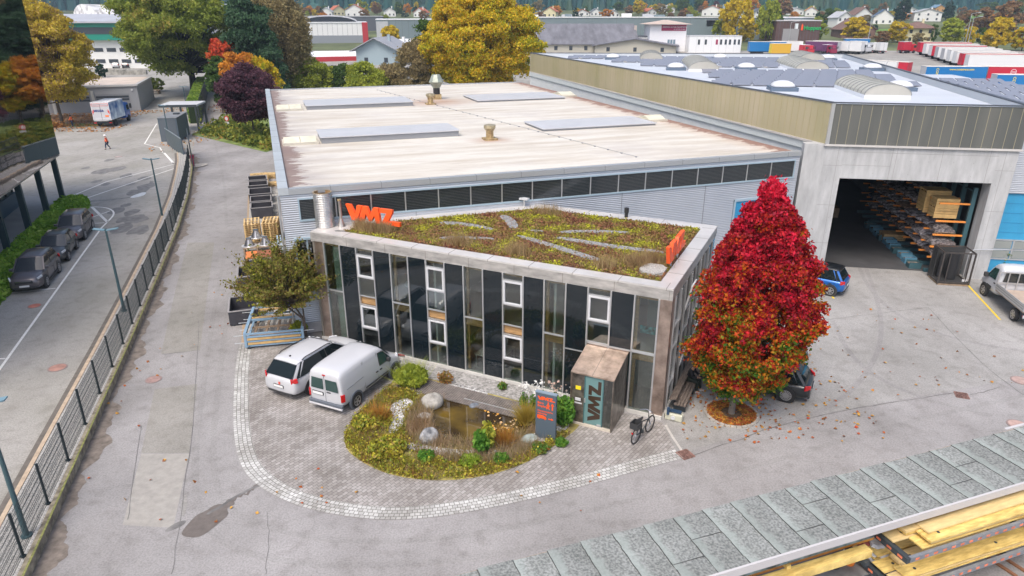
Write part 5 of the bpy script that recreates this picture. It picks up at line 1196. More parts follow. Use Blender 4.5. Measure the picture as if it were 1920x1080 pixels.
def lamp(px, zb, h, label, two=True, ang=0.0, name='street_lamp', ztop=None):
 p = px; T = thing(name, label, 'street lamp', (p.x, p.y, zb), ang, 'slim twin-head lamp posts')
 M_lp = mat('lamp_petrol', (.045, .09, .105), .45)
 MB().tube((0, 0, 0), (0, 0, h), .085, .05, 12).build('pole', M_lp, T); MB().tube((0, 0, 0), (0, 0, .05), .16, n=12).build('base', M_lp, T)
 for sgn in ((1, -1) if two else (1,)):
  MB().loft([[(sgn * .05, -.1, h - .05), (sgn * .05, .1, h - .05), (sgn * .05, .1, h - .12), (sgn * .05, -.1, h - .12)], [(sgn * .62, -.13, h + .02), (sgn * .62, .13, h + .02), (sgn * .62, .11, h - .03), (sgn * .62, -.11, h - .03)]]).build('lamp_head', mat('lamp_head', (.16, .27, .33), .4), T)
 return T
lamp(G(50, 1005, .3), .3, 4.9, 'lamp post nearest the camera, cut by the left picture edge', ang=.2)
q = G(233, 583, .3); lamp(q, .3, 4.75, 'twin-head lamp post beside the three parked grey cars', ang=.1)
lp = G(283, 297, 5.0); lamp(Vector((lp.x, lp.y, 0)), .0, 5.0, 'twin-head lamp post in the gravel strip beyond the double white line', ang=.1)
lamp(G(319, 270), 0, 4.95, 'lamp post with a camera and antenna beside the grey kiosk', ang=.0)
lamp(G(352, 215), 0, 4.6, 'single thin lamp post between the kiosk canopy and the hedge', ang=.3)
lamp(G(365, 177), 0, 5.3, 'lamp post beside the dark trunk of the big oak', two=False, ang=math.pi)
k0, k1 = G(303, 266), G(330, 262); kd = math.atan2((k1 - k0).y, (k1 - k0).x)
KI = thing('kiosk', 'dark grey box kiosk by the gate behind the fence corner', 'kiosk', (k0.x, k0.y, 0), R(12))
MB().bb(0, 2.3, 0, 6.0, 0, 3.0).build('body', M_slate, KI); MB().bb(-.05, 2.35, -.05, 6.05, 3.0, 3.08).build('roof', mat('kiosk_roof', (.19, .20, .21), .6, var=.15, scale=1), KI)
MB().bb(1.2, 1.9, 3.2, 4.0, 3.08, 3.25).build('roof_hatch', M_anth, KI); MB().bb(.15, 2.1, -.02, 0, .1, 2.9).build('panel', mat('slate_light', (.10, .12, .14), .5), KI)
FN2 = thing('dark_fence', 'closed dark sheet fence running from the kiosk to the mesh fence corner', 'fence', (k1.x, k1.y, 0))
ln = [G(322, 262), G(345, 310), G(357, 332)]
ln = [Vector((-44.4, 88.6, 0)), Vector((-41.6, 84.6, 0)), Vector((-38.7, 80.5, 0))]
ln = resample(ln, 1.1)
sb = MB()
for i in range(len(ln) - 1):
 a, b_ = ln[i], ln[i + 1]; sb.bar((a.x, a.y, 1.15), (b_.x, b_.y, 1.15), .04, 1.9)
sb.build('sheet', mat('petrol_sheet', (.035, .065, .08), .4), FN2, world=True)
rb_ = MB(); rb_.bar((ln[0].x, ln[0].y, 2.15), (ln[-1].x, ln[-1].y, 2.15), .09, .07).build('rail', mat('rail_grey', (.22, .26, .28), .4), FN2, world=True)
for a in ln: MB().box((a.x + .05, a.y, 1.1), (.1, .1, 2.2)).build('post', M_slate, FN2, world=True)
GA = thing('sliding_gate', 'tall dark barred gate leaf where the mesh fence meets the kiosk fence', 'gate', (-38.2, 81.6, 0))
a, b_ = Vector((-33.9, 72.2, 0)), Vector((-38.5, 82.0, 0)); gm = MB()
for k in range(46): p = a + (b_ - a) * k / 45; gm.bar((p.x, p.y, .45), (p.x, p.y, 3.1), .035)
gm.build('bars', M_anth, GA, world=True)
fm = MB(); [fm.bar((a.x, a.y, z), (b_.x, b_.y, z), .07) for z in (.45, 1.1, 1.75, 2.4, 3.1)]; [fm.bar((p.x, p.y, .1), (p.x, p.y, 3.1), .09) for p in (a, (a + b_) / 2, b_)]; fm.build('frame', M_anth, GA, world=True)
c0 = G(352, 250)
CA = thing('gate_canopy', 'flat white canopy roof on dark posts over the gate terminal', 'canopy', (c0.x, c0.y, 0), R(8))
MB().bb(-3.4, 1.6, .5, 5.4, 3.6, 3.85).build('roof', M_paintwhite, CA); MB().bb(-3.42, 1.62, .48, .5, 3.55, 3.88).build('fascia', M_anth, CA)
for x, y in ((1.4, .7), (1.4, 5.1), (-3.2, 5.1), (-.6, .7)): MB().bb(x - .12, x + .12, y - .12, y + .12, 0, 3.6).build('post', M_anth, CA)
TE = thing('poster_stand', 'wide stand with a faded pink rock picture and green top under the canopy', 'sign', (c0.x - 1.2, c0.y + .2, 0), R(8))
MB().bb(-1.9, 1.0, 0, .12, .1, 1.9).build('poster', mat('poster_pink', (.40, .36, .38), .6, var=.25, scale=1.2, color2=(.6, .55, .6)), TE); MB().bb(-1.9, 1.0, -.01, .13, 1.9, 2.2).build('header', mat('poster_green', (.25, .5, .28), .6), TE)
for x in (-1.9, 1.0): MB().bb(x - .04, x + .04, 0, .1, 0, 2.2).build('post', M_anth, TE)
hp0, hp1 = Vector((-49.0, 107.5, 0)), Vector((-66.5, 152, 0))
def hedge(name, label, a, b_, w, h, m, n, ls, mcore):
 a, b_ = Vector(a), Vector(b_); d = b_ - a; L_ = d.length; T = thing(name, label, 'hedge', (a.x, a.y, a.z), math.atan2(d.y, d.x))
 MB().bb(.1, L_ - .1, -w / 2 + .12, w / 2 - .12, 0, h - .12).build('core', mcore, T)
 P = []
 for _ in range(n):
  s = RNG.integers(0, 4); x = RNG.uniform(0, L_)
  if s < 2: P.append((x, RNG.uniform(-w / 2, w / 2), h + RNG.normal() * .05))
  elif s == 2: P.append((x, -w / 2 + RNG.normal() * .05, RNG.uniform(0, h)))
  else: P.append((x, w / 2 + RNG.normal() * .05, RNG.uniform(0, h)))
 leaves('foliage', P, ls, m, T)
 return T
M_hcore = mat('hedge_core', (.015, .03, .008), 1)
M_hedge = leafmat('hedge_leaf', [(.06, .12, .015), (.14, .24, .03), (.24, .36, .05), (.36, .42, .08)], .5)
hedge('tall_hedge', 'tall clipped yellow-green hedge beside the dark fence by the gate', hp0, hp1, 1.5, 3.3, M_hedge, 9000, .22, M_hcore)
F3 = thing('dark_fence', 'tall dark louvred fence behind the clipped hedge along the access road', 'fence', (-48, 106.5, 0))
a, b_ = Vector((-47.8, 106.6, 0)), Vector((-64.5, 150, 0)); fb_ = MB()
for k in range(13):
 z = .25 + k * .24; fb_.bar((a.x, a.y, z), (b_.x, b_.y, z), .05, .17)
fb_.build('slat', M_anth, F3, world=True)
for k in range(19): p = a + (b_ - a) * k / 18; MB().box((p.x, p.y, 1.65), (.12, .12, 3.3)).build('post', M_anth, F3, world=True)
wl = [Vector((-47.2, 106.2, 0)), Vector((-64.0, 150, 0))]
tag(wallmb(wl, .3, 0, .2).build('kerb', M_kerbst, None), kind='structure')
HSt = smoothpoly([(-28.3, 31.5), (-30.1, 37.9), (-31.3, 41.3), (-33.2, 46.8), (-35.3, 53), (-36.7, 57.4), (-37.6, 59.2), (-39.1, 60.2), (-40.2, 59.5), (-38.4, 54.5), (-36.3, 48.5), (-34, 42), (-31.9, 36.5), (-30, 31)], 1)
GS_ = thing('ground_hedge', 'low bright green groundcover strip between the parked cars and the glass building', 'hedge', (-34, 45, 0))
MB().prism([(x + 34, y - 45) for x, y in HSt], 0, .42).build('core', M_hcore, GS_)
hp_ = scatter(HSt, 15000); leaves('foliage', np.column_stack([hp_[:, 0] + 34, hp_[:, 1] - 45, .42 + np.abs(RNG.normal(size=len(hp_))) * .09]), .17, leafmat('groundcover_leaf', [(.07, .16, .015), (.16, .32, .03), (.28, .46, .06), (.4, .52, .1)], .8), GS_)
sidep = []
for i in range(len(HSt)):
 a, b_ = HSt[i], HSt[(i + 1) % len(HSt)]
 for _ in range(220): t_ = RNG.random(); sidep.append((a[0] + (b_[0] - a[0]) * t_ + 34 + RNG.normal() * .04, a[1] + (b_[1] - a[1]) * t_ - 45 + RNG.normal() * .04, RNG.uniform(0, .45)))
leaves('side_foliage', sidep, .16, MATS['groundcover_leaf'], GS_)
sheet('pavement', [(-31.5, 30), (-30, 31), (-34, 42), (-38.4, 54.5), (-40.2, 60.3), (-45, 62), (-48, 60), (-42, 40), (-40, 30)], .024, mat('slab_paving', (.29, .28, .27), .8, var=.12, scale=.6))
LB = thing('mirror_building', 'office block with an overhanging mirrored glass upper storey on dark columns', 'office building', (-40.2, 60.8, 0), R(109.3 + 180))
M_mirror = mat('mirror_facade', (.25, .24, .26), .03, metal=1.0, bump=.16, bscale=.35)
for k in range(8):
 for j in range(4):
  MB().bb(k * 5.1 + .01, k * 5.1 + 5.09, -.1, .0, 4.1 + (0 if j == 0 else 2.0 + (j - 1) * 3.85), 4.1 + 2.0 + j * 3.85 - .02).build('mirror_pane', M_mirror, LB)
MB().bb(0, 41, -14, -.12, 4.0, 17.6).build('upper_body', M_dark, LB)
MB().bb(0, 41, -3.2, -.05, 3.95, 4.08).build('soffit', mat('soffit_brown', (.3, .27, .22), .6, var=.2, scale=1), LB)
for k in range(8): MB().bb(k * 5.15 + .9, k * 5.15 + 1.25, -.55, -.15, 0, 4.0).build('column', mat('petrol_column', (.02, .045, .055), .45), LB)
MB().bb(1.5, 41, -4.0, -3.6, 0, 1.3).build('base_wall', mat('petrol_base', (.03, .075, .11), .5), LB)
MB().bb(1.5, 41, -3.9, -3.86, 1.3, 3.95).build('glazing', mat('tinted_glass', (.10, .11, .07), .05, spec=.8, coat=.3), LB)
f_ = MB()
for k in range(24): f_.bb(1.5 + k * 1.7, 1.58 + k * 1.7, -3.86, -3.78, 1.3, 3.95)
f_.build('glazing_bar', M_anth, LB)
MB().bb(1.4, 1.5, -14, -3.9, 0, 4.0).build('end_wall', M_dark, LB)
# ================================================================ POND PLANTING
BED = smoothpoly([(-6.75, 23.6), (-6.5, 22.2), (-5.7, 21.3), (-4.6, 20.55), (-3.4, 20.2), (-2.2, 20.15), (-1.0, 20.4), (.2, 20.95), (1.2, 21.8), (2.0, 22.7), (2.75, 23.6), (2.9, 24.5), (2.7, 25.4), (1.0, 26.2), (-3.0, 28.0), (-4.6, 28.6), (-5.3, 28.2), (-5.5, 26.8), (-6.2, 25.2)], 2)
sheet('planting_bed', BED, .034, mat('bed_soil', (.16, .12, .06), 1, var=.5, scale=1.2, color2=(.30, .26, .08)))
WAT = smoothpoly([(-3.35, 25.2), (-2.6, 25.75), (-1.6, 25.85), (-.7, 25.6), (.5, 25.2), (1.0, 24.6), (1.05, 23.7), (.3, 22.95), (-.8, 22.55), (-2.0, 22.45), (-3.0, 22.9), (-3.3, 23.9)], 2)
m, t, p = _nodes('pond_water'); MATS['pond_water'] = m
tc = t.nodes.new('ShaderNodeTexCoord'); nz = t.nodes.new('ShaderNodeTexNoise'); nz.inputs['Scale'].default_value = .8; nz.inputs['Detail'].default_value = 8; t.links.new(tc.outputs['Object'], nz.inputs[0])
r = t.nodes.new('ShaderNodeValToRGB'); r.color_ramp.elements[0].position = .38; r.color_ramp.elements[0].color = (.03, .018, .006, 1); r.color_ramp.elements[1].position = .66; r.color_ramp.elements[1].color = (.13, .085, .015, 1)
t.links.new(nz.outputs[0], r.inputs[0]); t.links.new(r.outputs[0], p.inputs[0]); p.inputs['Roughness'].default_value = .02; p.inputs['Specular IOR Level'].default_value = .7
sheet('water', WAT, .075, m, label='brown shallow garden pond water', cat=None)
tag(MB().prism([(x * 1.0, y) for x, y in WAT], .03, .07).build('pond_edge', mat('pond_mud', (.05, .04, .02), .8), None), kind='structure')
M_peb = [[(-4.3, 26.0), (-3.0, 26.6), (-1.5, 26.2), (-1.0, 26.0), (-1.2, 26.5), (-2.8, 27.2), (-4.2, 26.7)], [(-5.3, 25.2), (-4.6, 25.9), (-4.1, 25.3), (-4.5, 24.6), (-4.4, 23.8), (-4.7, 23.1), (-5.0, 23.2), (-4.9, 24.4)], [(-4.3, 22.2), (-3.0, 21.7), (-1.0, 21.6), (.0, 22.0), (-1.0, 21.95), (-3.0, 22.1), (-4.0, 22.6)], [(.3, 22.2), (1.2, 22.4), (2.2, 23.4), (2.4, 23.9), (1.6, 23.5), (1.0, 23.2), (.4, 22.7)], [(-1.5, 27.3), (2.9, 25.7), (3.1, 26.1), (-1.4, 27.75)], [(1.6, 24.2), (2.6, 23.9), (3.6, 24.6), (3.3, 25.4), (2.2, 25.2)]]
for pp in M_peb: sheet('pebbles', smoothpoly(pp, 2), .040 if pp is not M_peb[4] else .036, M_pebble if pp is not M_peb[4] else M_gravel)
peb = np.vstack([scatter(smoothpoly(pp, 2), 420) for pp in (M_peb[0], M_peb[1], M_peb[2], M_peb[3], M_peb[5])])
o = leaves('pebble', np.column_stack([peb, np.full(len(peb), .06)]), .07, leafmat('pebble_stone', [(.25, .24, .23), (.45, .45, .45), (.65, .65, .65)], 3, trans=0), None, flat=2, aspect=1.1); tag(o, 'white pebbles scattered round the pond', 'pebbles', kind='stuff')
def boulder(u, v, sx, sy, sz, label, m, rz=0.3, zc=.0):
 g = G(u, v); T = MB(); n = 14; rings = []
 rs_ = np.random.default_rng(int(u))
 k1, k2, k3 = rs_.uniform(0, 6, 3)
 for i in range(9):
  th = math.pi * i / 8; ring = []
  for q in range(n):
   a = 2 * math.pi * q / n; w = 1 + .10 * math.sin(2 * a + k1) + .07 * math.sin(3 * a + k2 + th * 2) + .05 * math.sin(5 * th + k3)
   ring.append((sx * math.sin(th) * math.cos(a) * w, sy * math.sin(th) * math.sin(a) * w, sz * .35 + sz * .75 * math.cos(th) * (1 + .06 * math.sin(3 * a))))
  rings.append(ring)
 o = T.loft(rings).build('boulder', m, None, smooth=True, sub=1); o.location = (g.x, g.y, .03 + zc); o.rotation_euler = (0, 0, rz)
 return tag(o, label, 'boulder', 'boulders round the pond')
M_bould = mat('pale_boulder', (.27, .255, .23), .85, var=.25, scale=2.2, bump=.5, bscale=6, color2=(.40, .385, .35))
M_bould2 = mat('grey_boulder', (.18, .19, .21), .8, var=.5, scale=2.5, bump=.5, bscale=6, color2=(.34, .34, .34))
boulder(811, 762, .54, .43, .54, 'large pale rounded boulder at the upper left edge of the pond', M_bould)
boulder(805, 827, .40, .36, .52, 'dark and light grey boulder at the lower left edge of the pond', M_bould2)
boulder(796, 784, .32, .22, .2, 'small flat pale stone between the two large boulders', M_bould)
boulder(889, 764, .22, .18, .16, 'small blue-grey stone in the water near the wooden deck', mat('blue_stone', (.15, .17, .2), .6, var=.4, scale=4))
boulder(713, 850, .28, .26, .22, 'greenish half-buried stone in the lower left planting', mat('green_stone', (.22, .22, .15), .8, var=.3, scale=3))
boulder(993, 829, .35, .3, .28, 'grey-green stone beside the white pebbles at the foot of the totem sign', mat('greygreen_stone', (.26, .3, .28), .8, var=.3, scale=3))
def dl(x, y, z=0): return OW(x, y, z)
DK = thing('wooden_deck', 'grey weathered slatted deck between the facade gravel and the pond', 'deck', OW(6.2, -2.0), OA)
b = MB(); x = 0.0
while x < 6.6: b.bb(x, x + .075, -.62, .52, .10, .14); x += .105
b.build('boards', mat('deck_grey', (.19, .165, .15), .8, var=.3, scale=4), DK); MB().bb(0, 6.6, -.5, -.42, .02, .10).bb(0, 6.6, .36, .44, .02, .10).build('joist', M_oldw, DK)
MB().bb(3.4, 6.3, -.28, -.24, .15, .17).bb(6.2, 6.5, -.55, -.05, .145, .16).build('rail', M_alu, DK)
sheet('facade_gravel', [OW(4.3, -.08)[:2], OW(14.2, -.08)[:2], OW(14.2, -1.25)[:2], OW(4.3, -1.25)[:2]], .046, mat('facade_gravel', (.21, .205, .195), .95, var=.35, scale=9, bump=.5, bscale=30, color2=(.32, .31, .30), detail=6))
M_moss1 = leafmat('moss_cushion', [(.15, .07, .04), (.24, .2, .03), (.14, .2, .03), (.38, .37, .03), (.22, .14, .04), (.5, .46, .04), (.4, .22, .05)], 1.5, trans=.1)
M_heath = leafmat('heather', [(.20, .11, .06), (.30, .2, .1), (.36, .27, .19), (.22, .2, .06), (.4, .22, .08)], 1.0, trans=.1)
M_redg = leafmat('rust_grass', [(.30, .09, .02), (.42, .17, .03), (.45, .28, .06), (.2, .12, .03)], 1.0)
M_bushg = leafmat('fresh_leaf', [(.04, .12, .015), (.08, .22, .03), (.16, .32, .04), (.3, .38, .06)], 2)
bp = scatter(BED, 46000); k = ~inpoly(bp[:, 0], bp[:, 1], WAT); bp = bp[k]
for pp in (M_peb[0], M_peb[1], M_peb[3], M_peb[5]):
 q = inpoly(bp[:, 0], bp[:, 1], smoothpoly(pp, 2)); bp = bp[~q | (RNG.random(len(bp)) < .18)]
q = inpoly(bp[:, 0], bp[:, 1], smoothpoly(M_peb[2], 2)); bp = bp[~q | (RNG.random(len(bp)) < .35)]
c_, s_n = math.cos(-OA), math.sin(-OA); lx = (bp[:, 0] - OP[0]) * c_ - (bp[:, 1] - OP[1]) * s_n; ly = (bp[:, 0] - OP[0]) * s_n + (bp[:, 1] - OP[1]) * c_
bp = bp[(ly < -2.62) | ((lx < 5.8) & (ly < -1.5))]
outer = (np.hypot(bp[:, 0] + 1.3, (bp[:, 1] - 24) * 1.0) > 3.0)
bo, bi = bp[outer], bp[~outer]; dn = np.sin(bo[:, 0] * 2.3 + 1) * np.cos(bo[:, 1] * 2.9) + .6 * np.sin(bo[:, 0] * 5.1 + bo[:, 1] * 4.3); bo = bo[RNG.random(len(bo)) < np.clip(.75 + dn * .45, .12, 1)]
o = leaves('groundcover', np.column_stack([bo, .05 + np.abs(RNG.normal(size=len(bo))) * .11]), .065, M_moss1, None, aspect=1.3); tag(o, 'yellow-green mossy groundcover of the pond bed', 'groundcover', kind='stuff')
o = blades('bed_grass', np.column_stack([bi, np.full(len(bi), .04)]), .38, .02, M_heath, None, .35); tag(o, 'brown and purplish dry grasses around the pond', 'grass', kind='stuff')
q = bo[RNG.random(len(bo)) < .6]; o = blades('bed_grass', np.column_stack([q, np.full(len(q), .04)]), .26, .02, leafmat('moss_blade', [(.2, .16, .03), (.3, .3, .04), (.35, .2, .06), (.15, .2, .03)], 1), None, .4); tag(o, 'short olive grasses among the groundcover', 'grass', kind='stuff')
q = bo[(RNG.random(len(bo)) < .3) & (np.sin(bo[:, 0] * 3.1) + np.cos(bo[:, 1] * 2.7 + bo[:, 0]) > .3)]; o = blades('heather', np.column_stack([q, np.full(len(q), .04)]), .34, .022, leafmat('heath_pink', [(.30, .17, .13), (.42, .28, .2), (.25, .11, .05), (.4, .2, .05)], 2), None, .4); tag(o, 'pinkish brown heather patches in the outer bed', 'heather', kind='stuff')
def shrub(u, v, r, h, n, ls, m, name, label, cat='shrub', stems=7, pos=None, flat=.5, stemm=None, blade=False, gr=None):
 g = pos if pos is not None else G(u, v); T = thing(name, label, cat, (g.x, g.y, .04 + g.z), 0, gr)
 P = RNG.normal(size=(n, 3)); P /= np.linalg.norm(P, axis=1)[:, None]; rr = RNG.random(n) ** .4
 lump = 1 + .2 * np.sin(P[:, 0] * 5 + u) * np.cos(P[:, 1] * 6 + v)
 P = P * (rr * lump)[:, None] * np.array([r, r, h * .5]); P[:, 2] += h * .55; P = P[P[:, 2] > .02]
 if blade:
  a = RNG.uniform(0, 2 * np.pi, n); rr = np.abs(RNG.normal(size=n)) * r * .3; Q = np.column_stack([np.cos(a) * rr, np.sin(a) * rr, np.zeros(n)]); blades('foliage', Q, h, .03, m, T, .45)
 else: leaves('foliage', P, ls, m, T, flat=flat)
 b = MB()
 for k in range(stems):
  a = 2 * math.pi * k / stems; b.tube((0, 0, 0), (math.cos(a) * r * .6, math.sin(a) * r * .6, h * .7), .012 + r * .015, .006, 5)
 b.build('stem', stemm or mat('twig', (.10, .07, .04), .9), T)
 return T
g2 = 'plants around the pond'
shrub(772, 722, .75, .75, 3800, .13, leafmat('broom', [(.14, .2, .03), (.25, .32, .04), (.38, .42, .05), (.2, .22, .05)], 2), 'broom_shrub', 'rounded yellow-green broom bush behind the white van', gr=g2)
shrub(772, 722, .8, .95, 900, .2, MATS['broom'], 'broom_grass', 'feathery light green shoots standing out of the broom bush', blade=True, gr=g2)
shrub(727, 848, .75, .40, 2600, .1, M_moss1, 'moss_cushion', 'olive-yellow mound in the lower left of the bed', gr=g2)
shrub(692, 800, .6, .4, 2200, .1, M_moss1, 'moss_cushion', 'yellow-green cushion at the left rim of the bed', gr=g2)
shrub(712, 792, .5, .65, 600, .1, M_redg, 'orange_grass', 'orange-tinted grass tuft left of the white pebbles', blade=True, gr=g2)
shrub(903, 852, .30, 1.0, 420, .13, M_bushg, 'young_shrub', 'thin green shrub with small leaves at the front of the pond', gr=g2)
shrub(915, 846, .26, 1.2, 380, .12, leafmat('yellowing', [(.2, .3, .04), (.4, .42, .06), (.5, .4, .05)], 2), 'young_shrub', 'taller yellowing shrub beside the thin green one at the pond', gr=g2)
shrub(945, 835, .55, .55, 900, .1, M_redg, 'rust_grass', 'rust-red grass mound at the right front of the pond', blade=True, gr=g2)
shrub(988, 795, .5, .75, 1100, .1, leafmat('gold_grass', [(.3, .2, .03), (.45, .33, .06), (.3, .3, .05)], 2), 'golden_grass', 'golden-orange grass tuft just left of the totem sign', blade=True, gr=g2)
shrub(1057, 800, .42, 1.25, 1500, .11, M_bushg, 'flowering_shrub', 'leafy green shrub between the totem sign and the porch', gr=g2)
shrub(1052, 836, .22, .25, 500, .09, M_bushg, 'bedding_plant', 'small green plant right of the totem base', gr=g2)
shrub(1012, 846, .34, .25, 600, .1, leafmat('reddish_green', [(.06, .16, .03), (.12, .24, .04), (.4, .1, .03)], 3), 'bedding_plant', 'green and red tipped plant in the pebbles below the totem', gr=g2)
shrub(940, 868, .3, .3, 500, .1, M_bushg, 'bedding_plant', 'low green plant in the lower right of the bed', gr=g2)
shrub(882, 872, .4, .3, 700, .1, leafmat('lime', [(.15, .25, .02), (.3, .4, .04)], 2), 'bedding_plant', 'lime green cushion at the bottom rim of the bed', gr=g2)
shrub(800, 862, .3, .3, 400, .1, MATS['fresh_leaf'], 'bedding_plant', 'dark green plant at the bottom left of the pond bed', gr=g2)
shrub(942, 731, .2, .3, 250, .08, MATS['reddish_green'], 'bedding_plant', 'small red and green plant in the facade gravel', gr=g2)
shrub(835, 720, .35, .5, 300, .08, leafmat('yellowgreen', [(.25, .3, .05), (.3, .12, .05), (.4, .4, .08)], 3), 'young_shrub', 'sparse yellow and red sprigs between deck and broom bush', gr=g2)
M_wfl = leafmat('white_flower', [(.6, .6, .55), (.8, .8, .78), (.85, .85, .85)], 3)
for i, (u, v) in enumerate(((1000, 745), (1018, 738), (1040, 742), (1066, 757), (982, 742))):
 g = G(u, v + 25); T = shrub(u, v, .2, .75, 160, .07, M_bushg, 'anemone', ['white flowering stems left behind the totem sign', 'white flower heads straight behind the totem sign', 'pinkish seed heads among white flowers behind the totem', 'white flowers right of the totem beside the porch', 'outermost white flowering stems over the deck end'][i], 'flower', pos=g, gr='white autumn flowers behind the totem')
 P = np.column_stack([RNG.normal(0, .2, 26), RNG.normal(0, .15, 26), RNG.uniform(.8, 1.25, 26)])
 leaves('blossom', P, .11, M_wfl if i != 2 else leafmat('pink_seed', [(.5, .35, .3), (.65, .5, .42)], 3), T, flat=2, aspect=1)
fl = scatter([(-.9, 23.2), (.8, 23.2), (.9, 25.0), (-1.2, 25.0)], 90); o = leaves('floating_leaves', np.column_stack([fl, np.full(len(fl), .082)]), .10, leafmat('float_leaf', [(.6, .2, .03), (.75, .4, .05), (.5, .4, .3), (.8, .5, .1)], 4, trans=0), None, flat=6, aspect=1.2); tag(o, 'orange fallen leaves floating on the pond', 'fallen leaves', kind='stuff')
fl = []
for (x0, x1, y0, y1, n) in ((6.8, 15, 22.5, 31, 330), (14, 24, 26, 36, 60), (-14, 4, 18, 22, 30), (-18, -15, 14, 40, 50), (7.5, 11, 23.5, 27.5, 200)):
 fl.append(np.column_stack([RNG.uniform(x0, x1, n), RNG.uniform(y0, y1, n), np.full(n, .045)]))
fl = np.vstack(fl); o = leaves('fallen_leaves', fl, .12, M_leaffall, None, flat=6, aspect=1.15); tag(o, 'red and yellow fallen leaves on the asphalt', 'fallen leaves', kind='stuff')
fl = []
for (x0, x1, y0, y1, n) in ((-92, -62, 105, 123, 2600), (-88, -58, 99, 106, 900), (-62, -48, 120, 165, 900), (-46, -40.5, 84, 104, 150), (-40, -34, 92, 104, 200)):
 fl.append(np.column_stack([RNG.uniform(x0, x1, n), RNG.uniform(y0, y1, n), np.full(n, .05)]))
o = leaves('fallen_leaves', np.vstack(fl), .3, leafmat('brown_leaf', [(.25, .1, .03), (.35, .16, .05), (.45, .26, .08)], 1, trans=0), None, flat=6, aspect=1.15); tag(o, 'brown fallen leaves around the far lawn', 'fallen leaves', kind='stuff')
tg = G(1023, 824); TS = thing('totem_sign', 'slate blue totem sign with orange VMZ letters, walker and truck symbols', 'sign', (tg.x, tg.y, .03), R(-24))
MB().bb(-.42, .42, -.06, .06, 0, 2.05).build('panel', M_slate, TS, bevel=.01); MB().bb(-.44, .44, -.08, .08, 2.05, 2.09).build('cap', mat('cap_blue', (.2, .26, .32), .4), TS)
lt = logo([], .19, .15, -.34, 1.76, -.068, -.061)
lm_ = MB()
for q in lt: n0 = len(lm_.v); lm_.v += q.v; lm_.f += [tuple(i + n0 for i in f) for f in q.f]
lm_.build('logo', M_orange, TS)
text('Büro', .125, M_orange, TS, (-.34, -.064, 1.58), bold=.002); text('Empfang', .125, M_orange, TS, (-.34, -.064, 1.45), bold=.002)
text('Warenannahme', .098, M_orange, TS, (-.34, -.064, 1.24), bold=.001); text('Abholung', .098, M_orange, TS, (-.34, -.064, 1.13), bold=.001)
y0, y1 = -.07, -.061
b = MB().tube((.10, y1, 1.68), (.10, y0, 1.68), .03, n=10).xz([(.07, 1.63), (.13, 1.63), (.17, 1.52), (.15, 1.51), (.12, 1.57), (.125, 1.50), (.17, 1.40), (.14, 1.39), (.10, 1.47), (.05, 1.39), (.02, 1.41), (.07, 1.50), (.07, 1.57), (.04, 1.53), (.02, 1.54)], y0, y1)
b.xz([(.25, 1.39), (.30, 1.39), (.30, 1.58), (.345, 1.58), (.275, 1.70), (.205, 1.58), (.25, 1.58)], y0, y1).build('walker_symbol', M_orange, TS)
MB().xz([(-.34, .94), (-.08, .94), (-.08, 1.08), (-.34, 1.08)], y0, y1).xz([(-.07, .94), (.04, .94), (.04, .99), (.0, 1.04), (-.07, 1.05)], y0, y1).tube((-.26, y1, .93), (-.26, y0, .93), .03, n=10).tube((-.02, y1, .93), (-.02, y0, .93), .03, n=10).build('truck_symbol', M_orange, TS)
MB().xz([(.12, .955), (.24, .955), (.24, .92), (.33, .975), (.24, 1.03), (.24, .99), (.12, .99)], y0, y1).build('arrow_symbol', M_orange, TS)
M_sred = mat('sign_darkred', (.30, .07, .06), .5)
for (u, v, lab) in ((656, 658, 'small red and grey parking sign on two legs behind the white people carrier'), (752, 683, 'small red and grey parking sign on two legs in front of the white panel van')):
 g = G(u, v + 12); s = thing('parking_sign', lab, 'sign', (g.x, g.y, .03), R(-22), 'small parking signs at the facade')
 MB().bb(-.26, .26, -.012, .012, .72, .86).build('panel', mat('sign_grey', (.22, .2, .2), .5), s); MB().bb(-.25, .25, -.02, -.012, .80, .86).build('header', M_sred, s)
 text('PRIVAT', .09, M_sred, s, (-.20, -.016, .735), bold=.004)
 for x in (-.22, .22): MB().tube((x, 0, 0), (x, 0, .86), .012, n=6).build('leg', M_alu, s)
# ================================================================ STORAGE BY THE WAREHOUSE
M_pal = mat('pallet_wood', (.50, .33, .14), .8, var=.3, scale=3, color2=(.62, .45, .22))
M_palg = mat('pallet_grey', (.30, .22, .15), .85, var=.3, scale=3)
HWp = loc2w((-11.25, 32.35), HAA)
sheet('storage_gravel', [HWp(-2.6, -1.5)[:2], HWp(-.1, -1.5)[:2], HWp(-.1, 34)[:2], HWp(-2.6, 34)[:2]], .016, M_gravel)
sheet('storage_kerb', [HWp(-2.75, -1.4)[:2], HWp(-2.6, -1.4)[:2], HWp(-2.6, 34)[:2], HWp(-2.75, 34)[:2]], .018, mat('kerb_tan', (.36, .27, .18), .8))
def pallet_mb(mb, z=0, w=1.2, d=.8, n=5):
 for k in range(n): y = -d / 2 + .05 + k * (d - .1) / (n - 1); mb.bb(-w / 2, w / 2, y - .05, y + .05, z + .12, z + .144)
 for y in (-d / 2 + .05, 0, d / 2 - .05):
  for x in (-w / 2 + .06, 0, w / 2 - .06): mb.bb(x - .05, x + .05, y - .05, y + .05, z + .022, z + .10)
  mb.bb(-w / 2, w / 2, y - .05, y + .05, z, z + .022)
 for x in (-w / 2 + .06, 0, w / 2 - .06): mb.bb(x - .06, x + .06, -d / 2, d / 2, z + .10, z + .12)
PM = {}
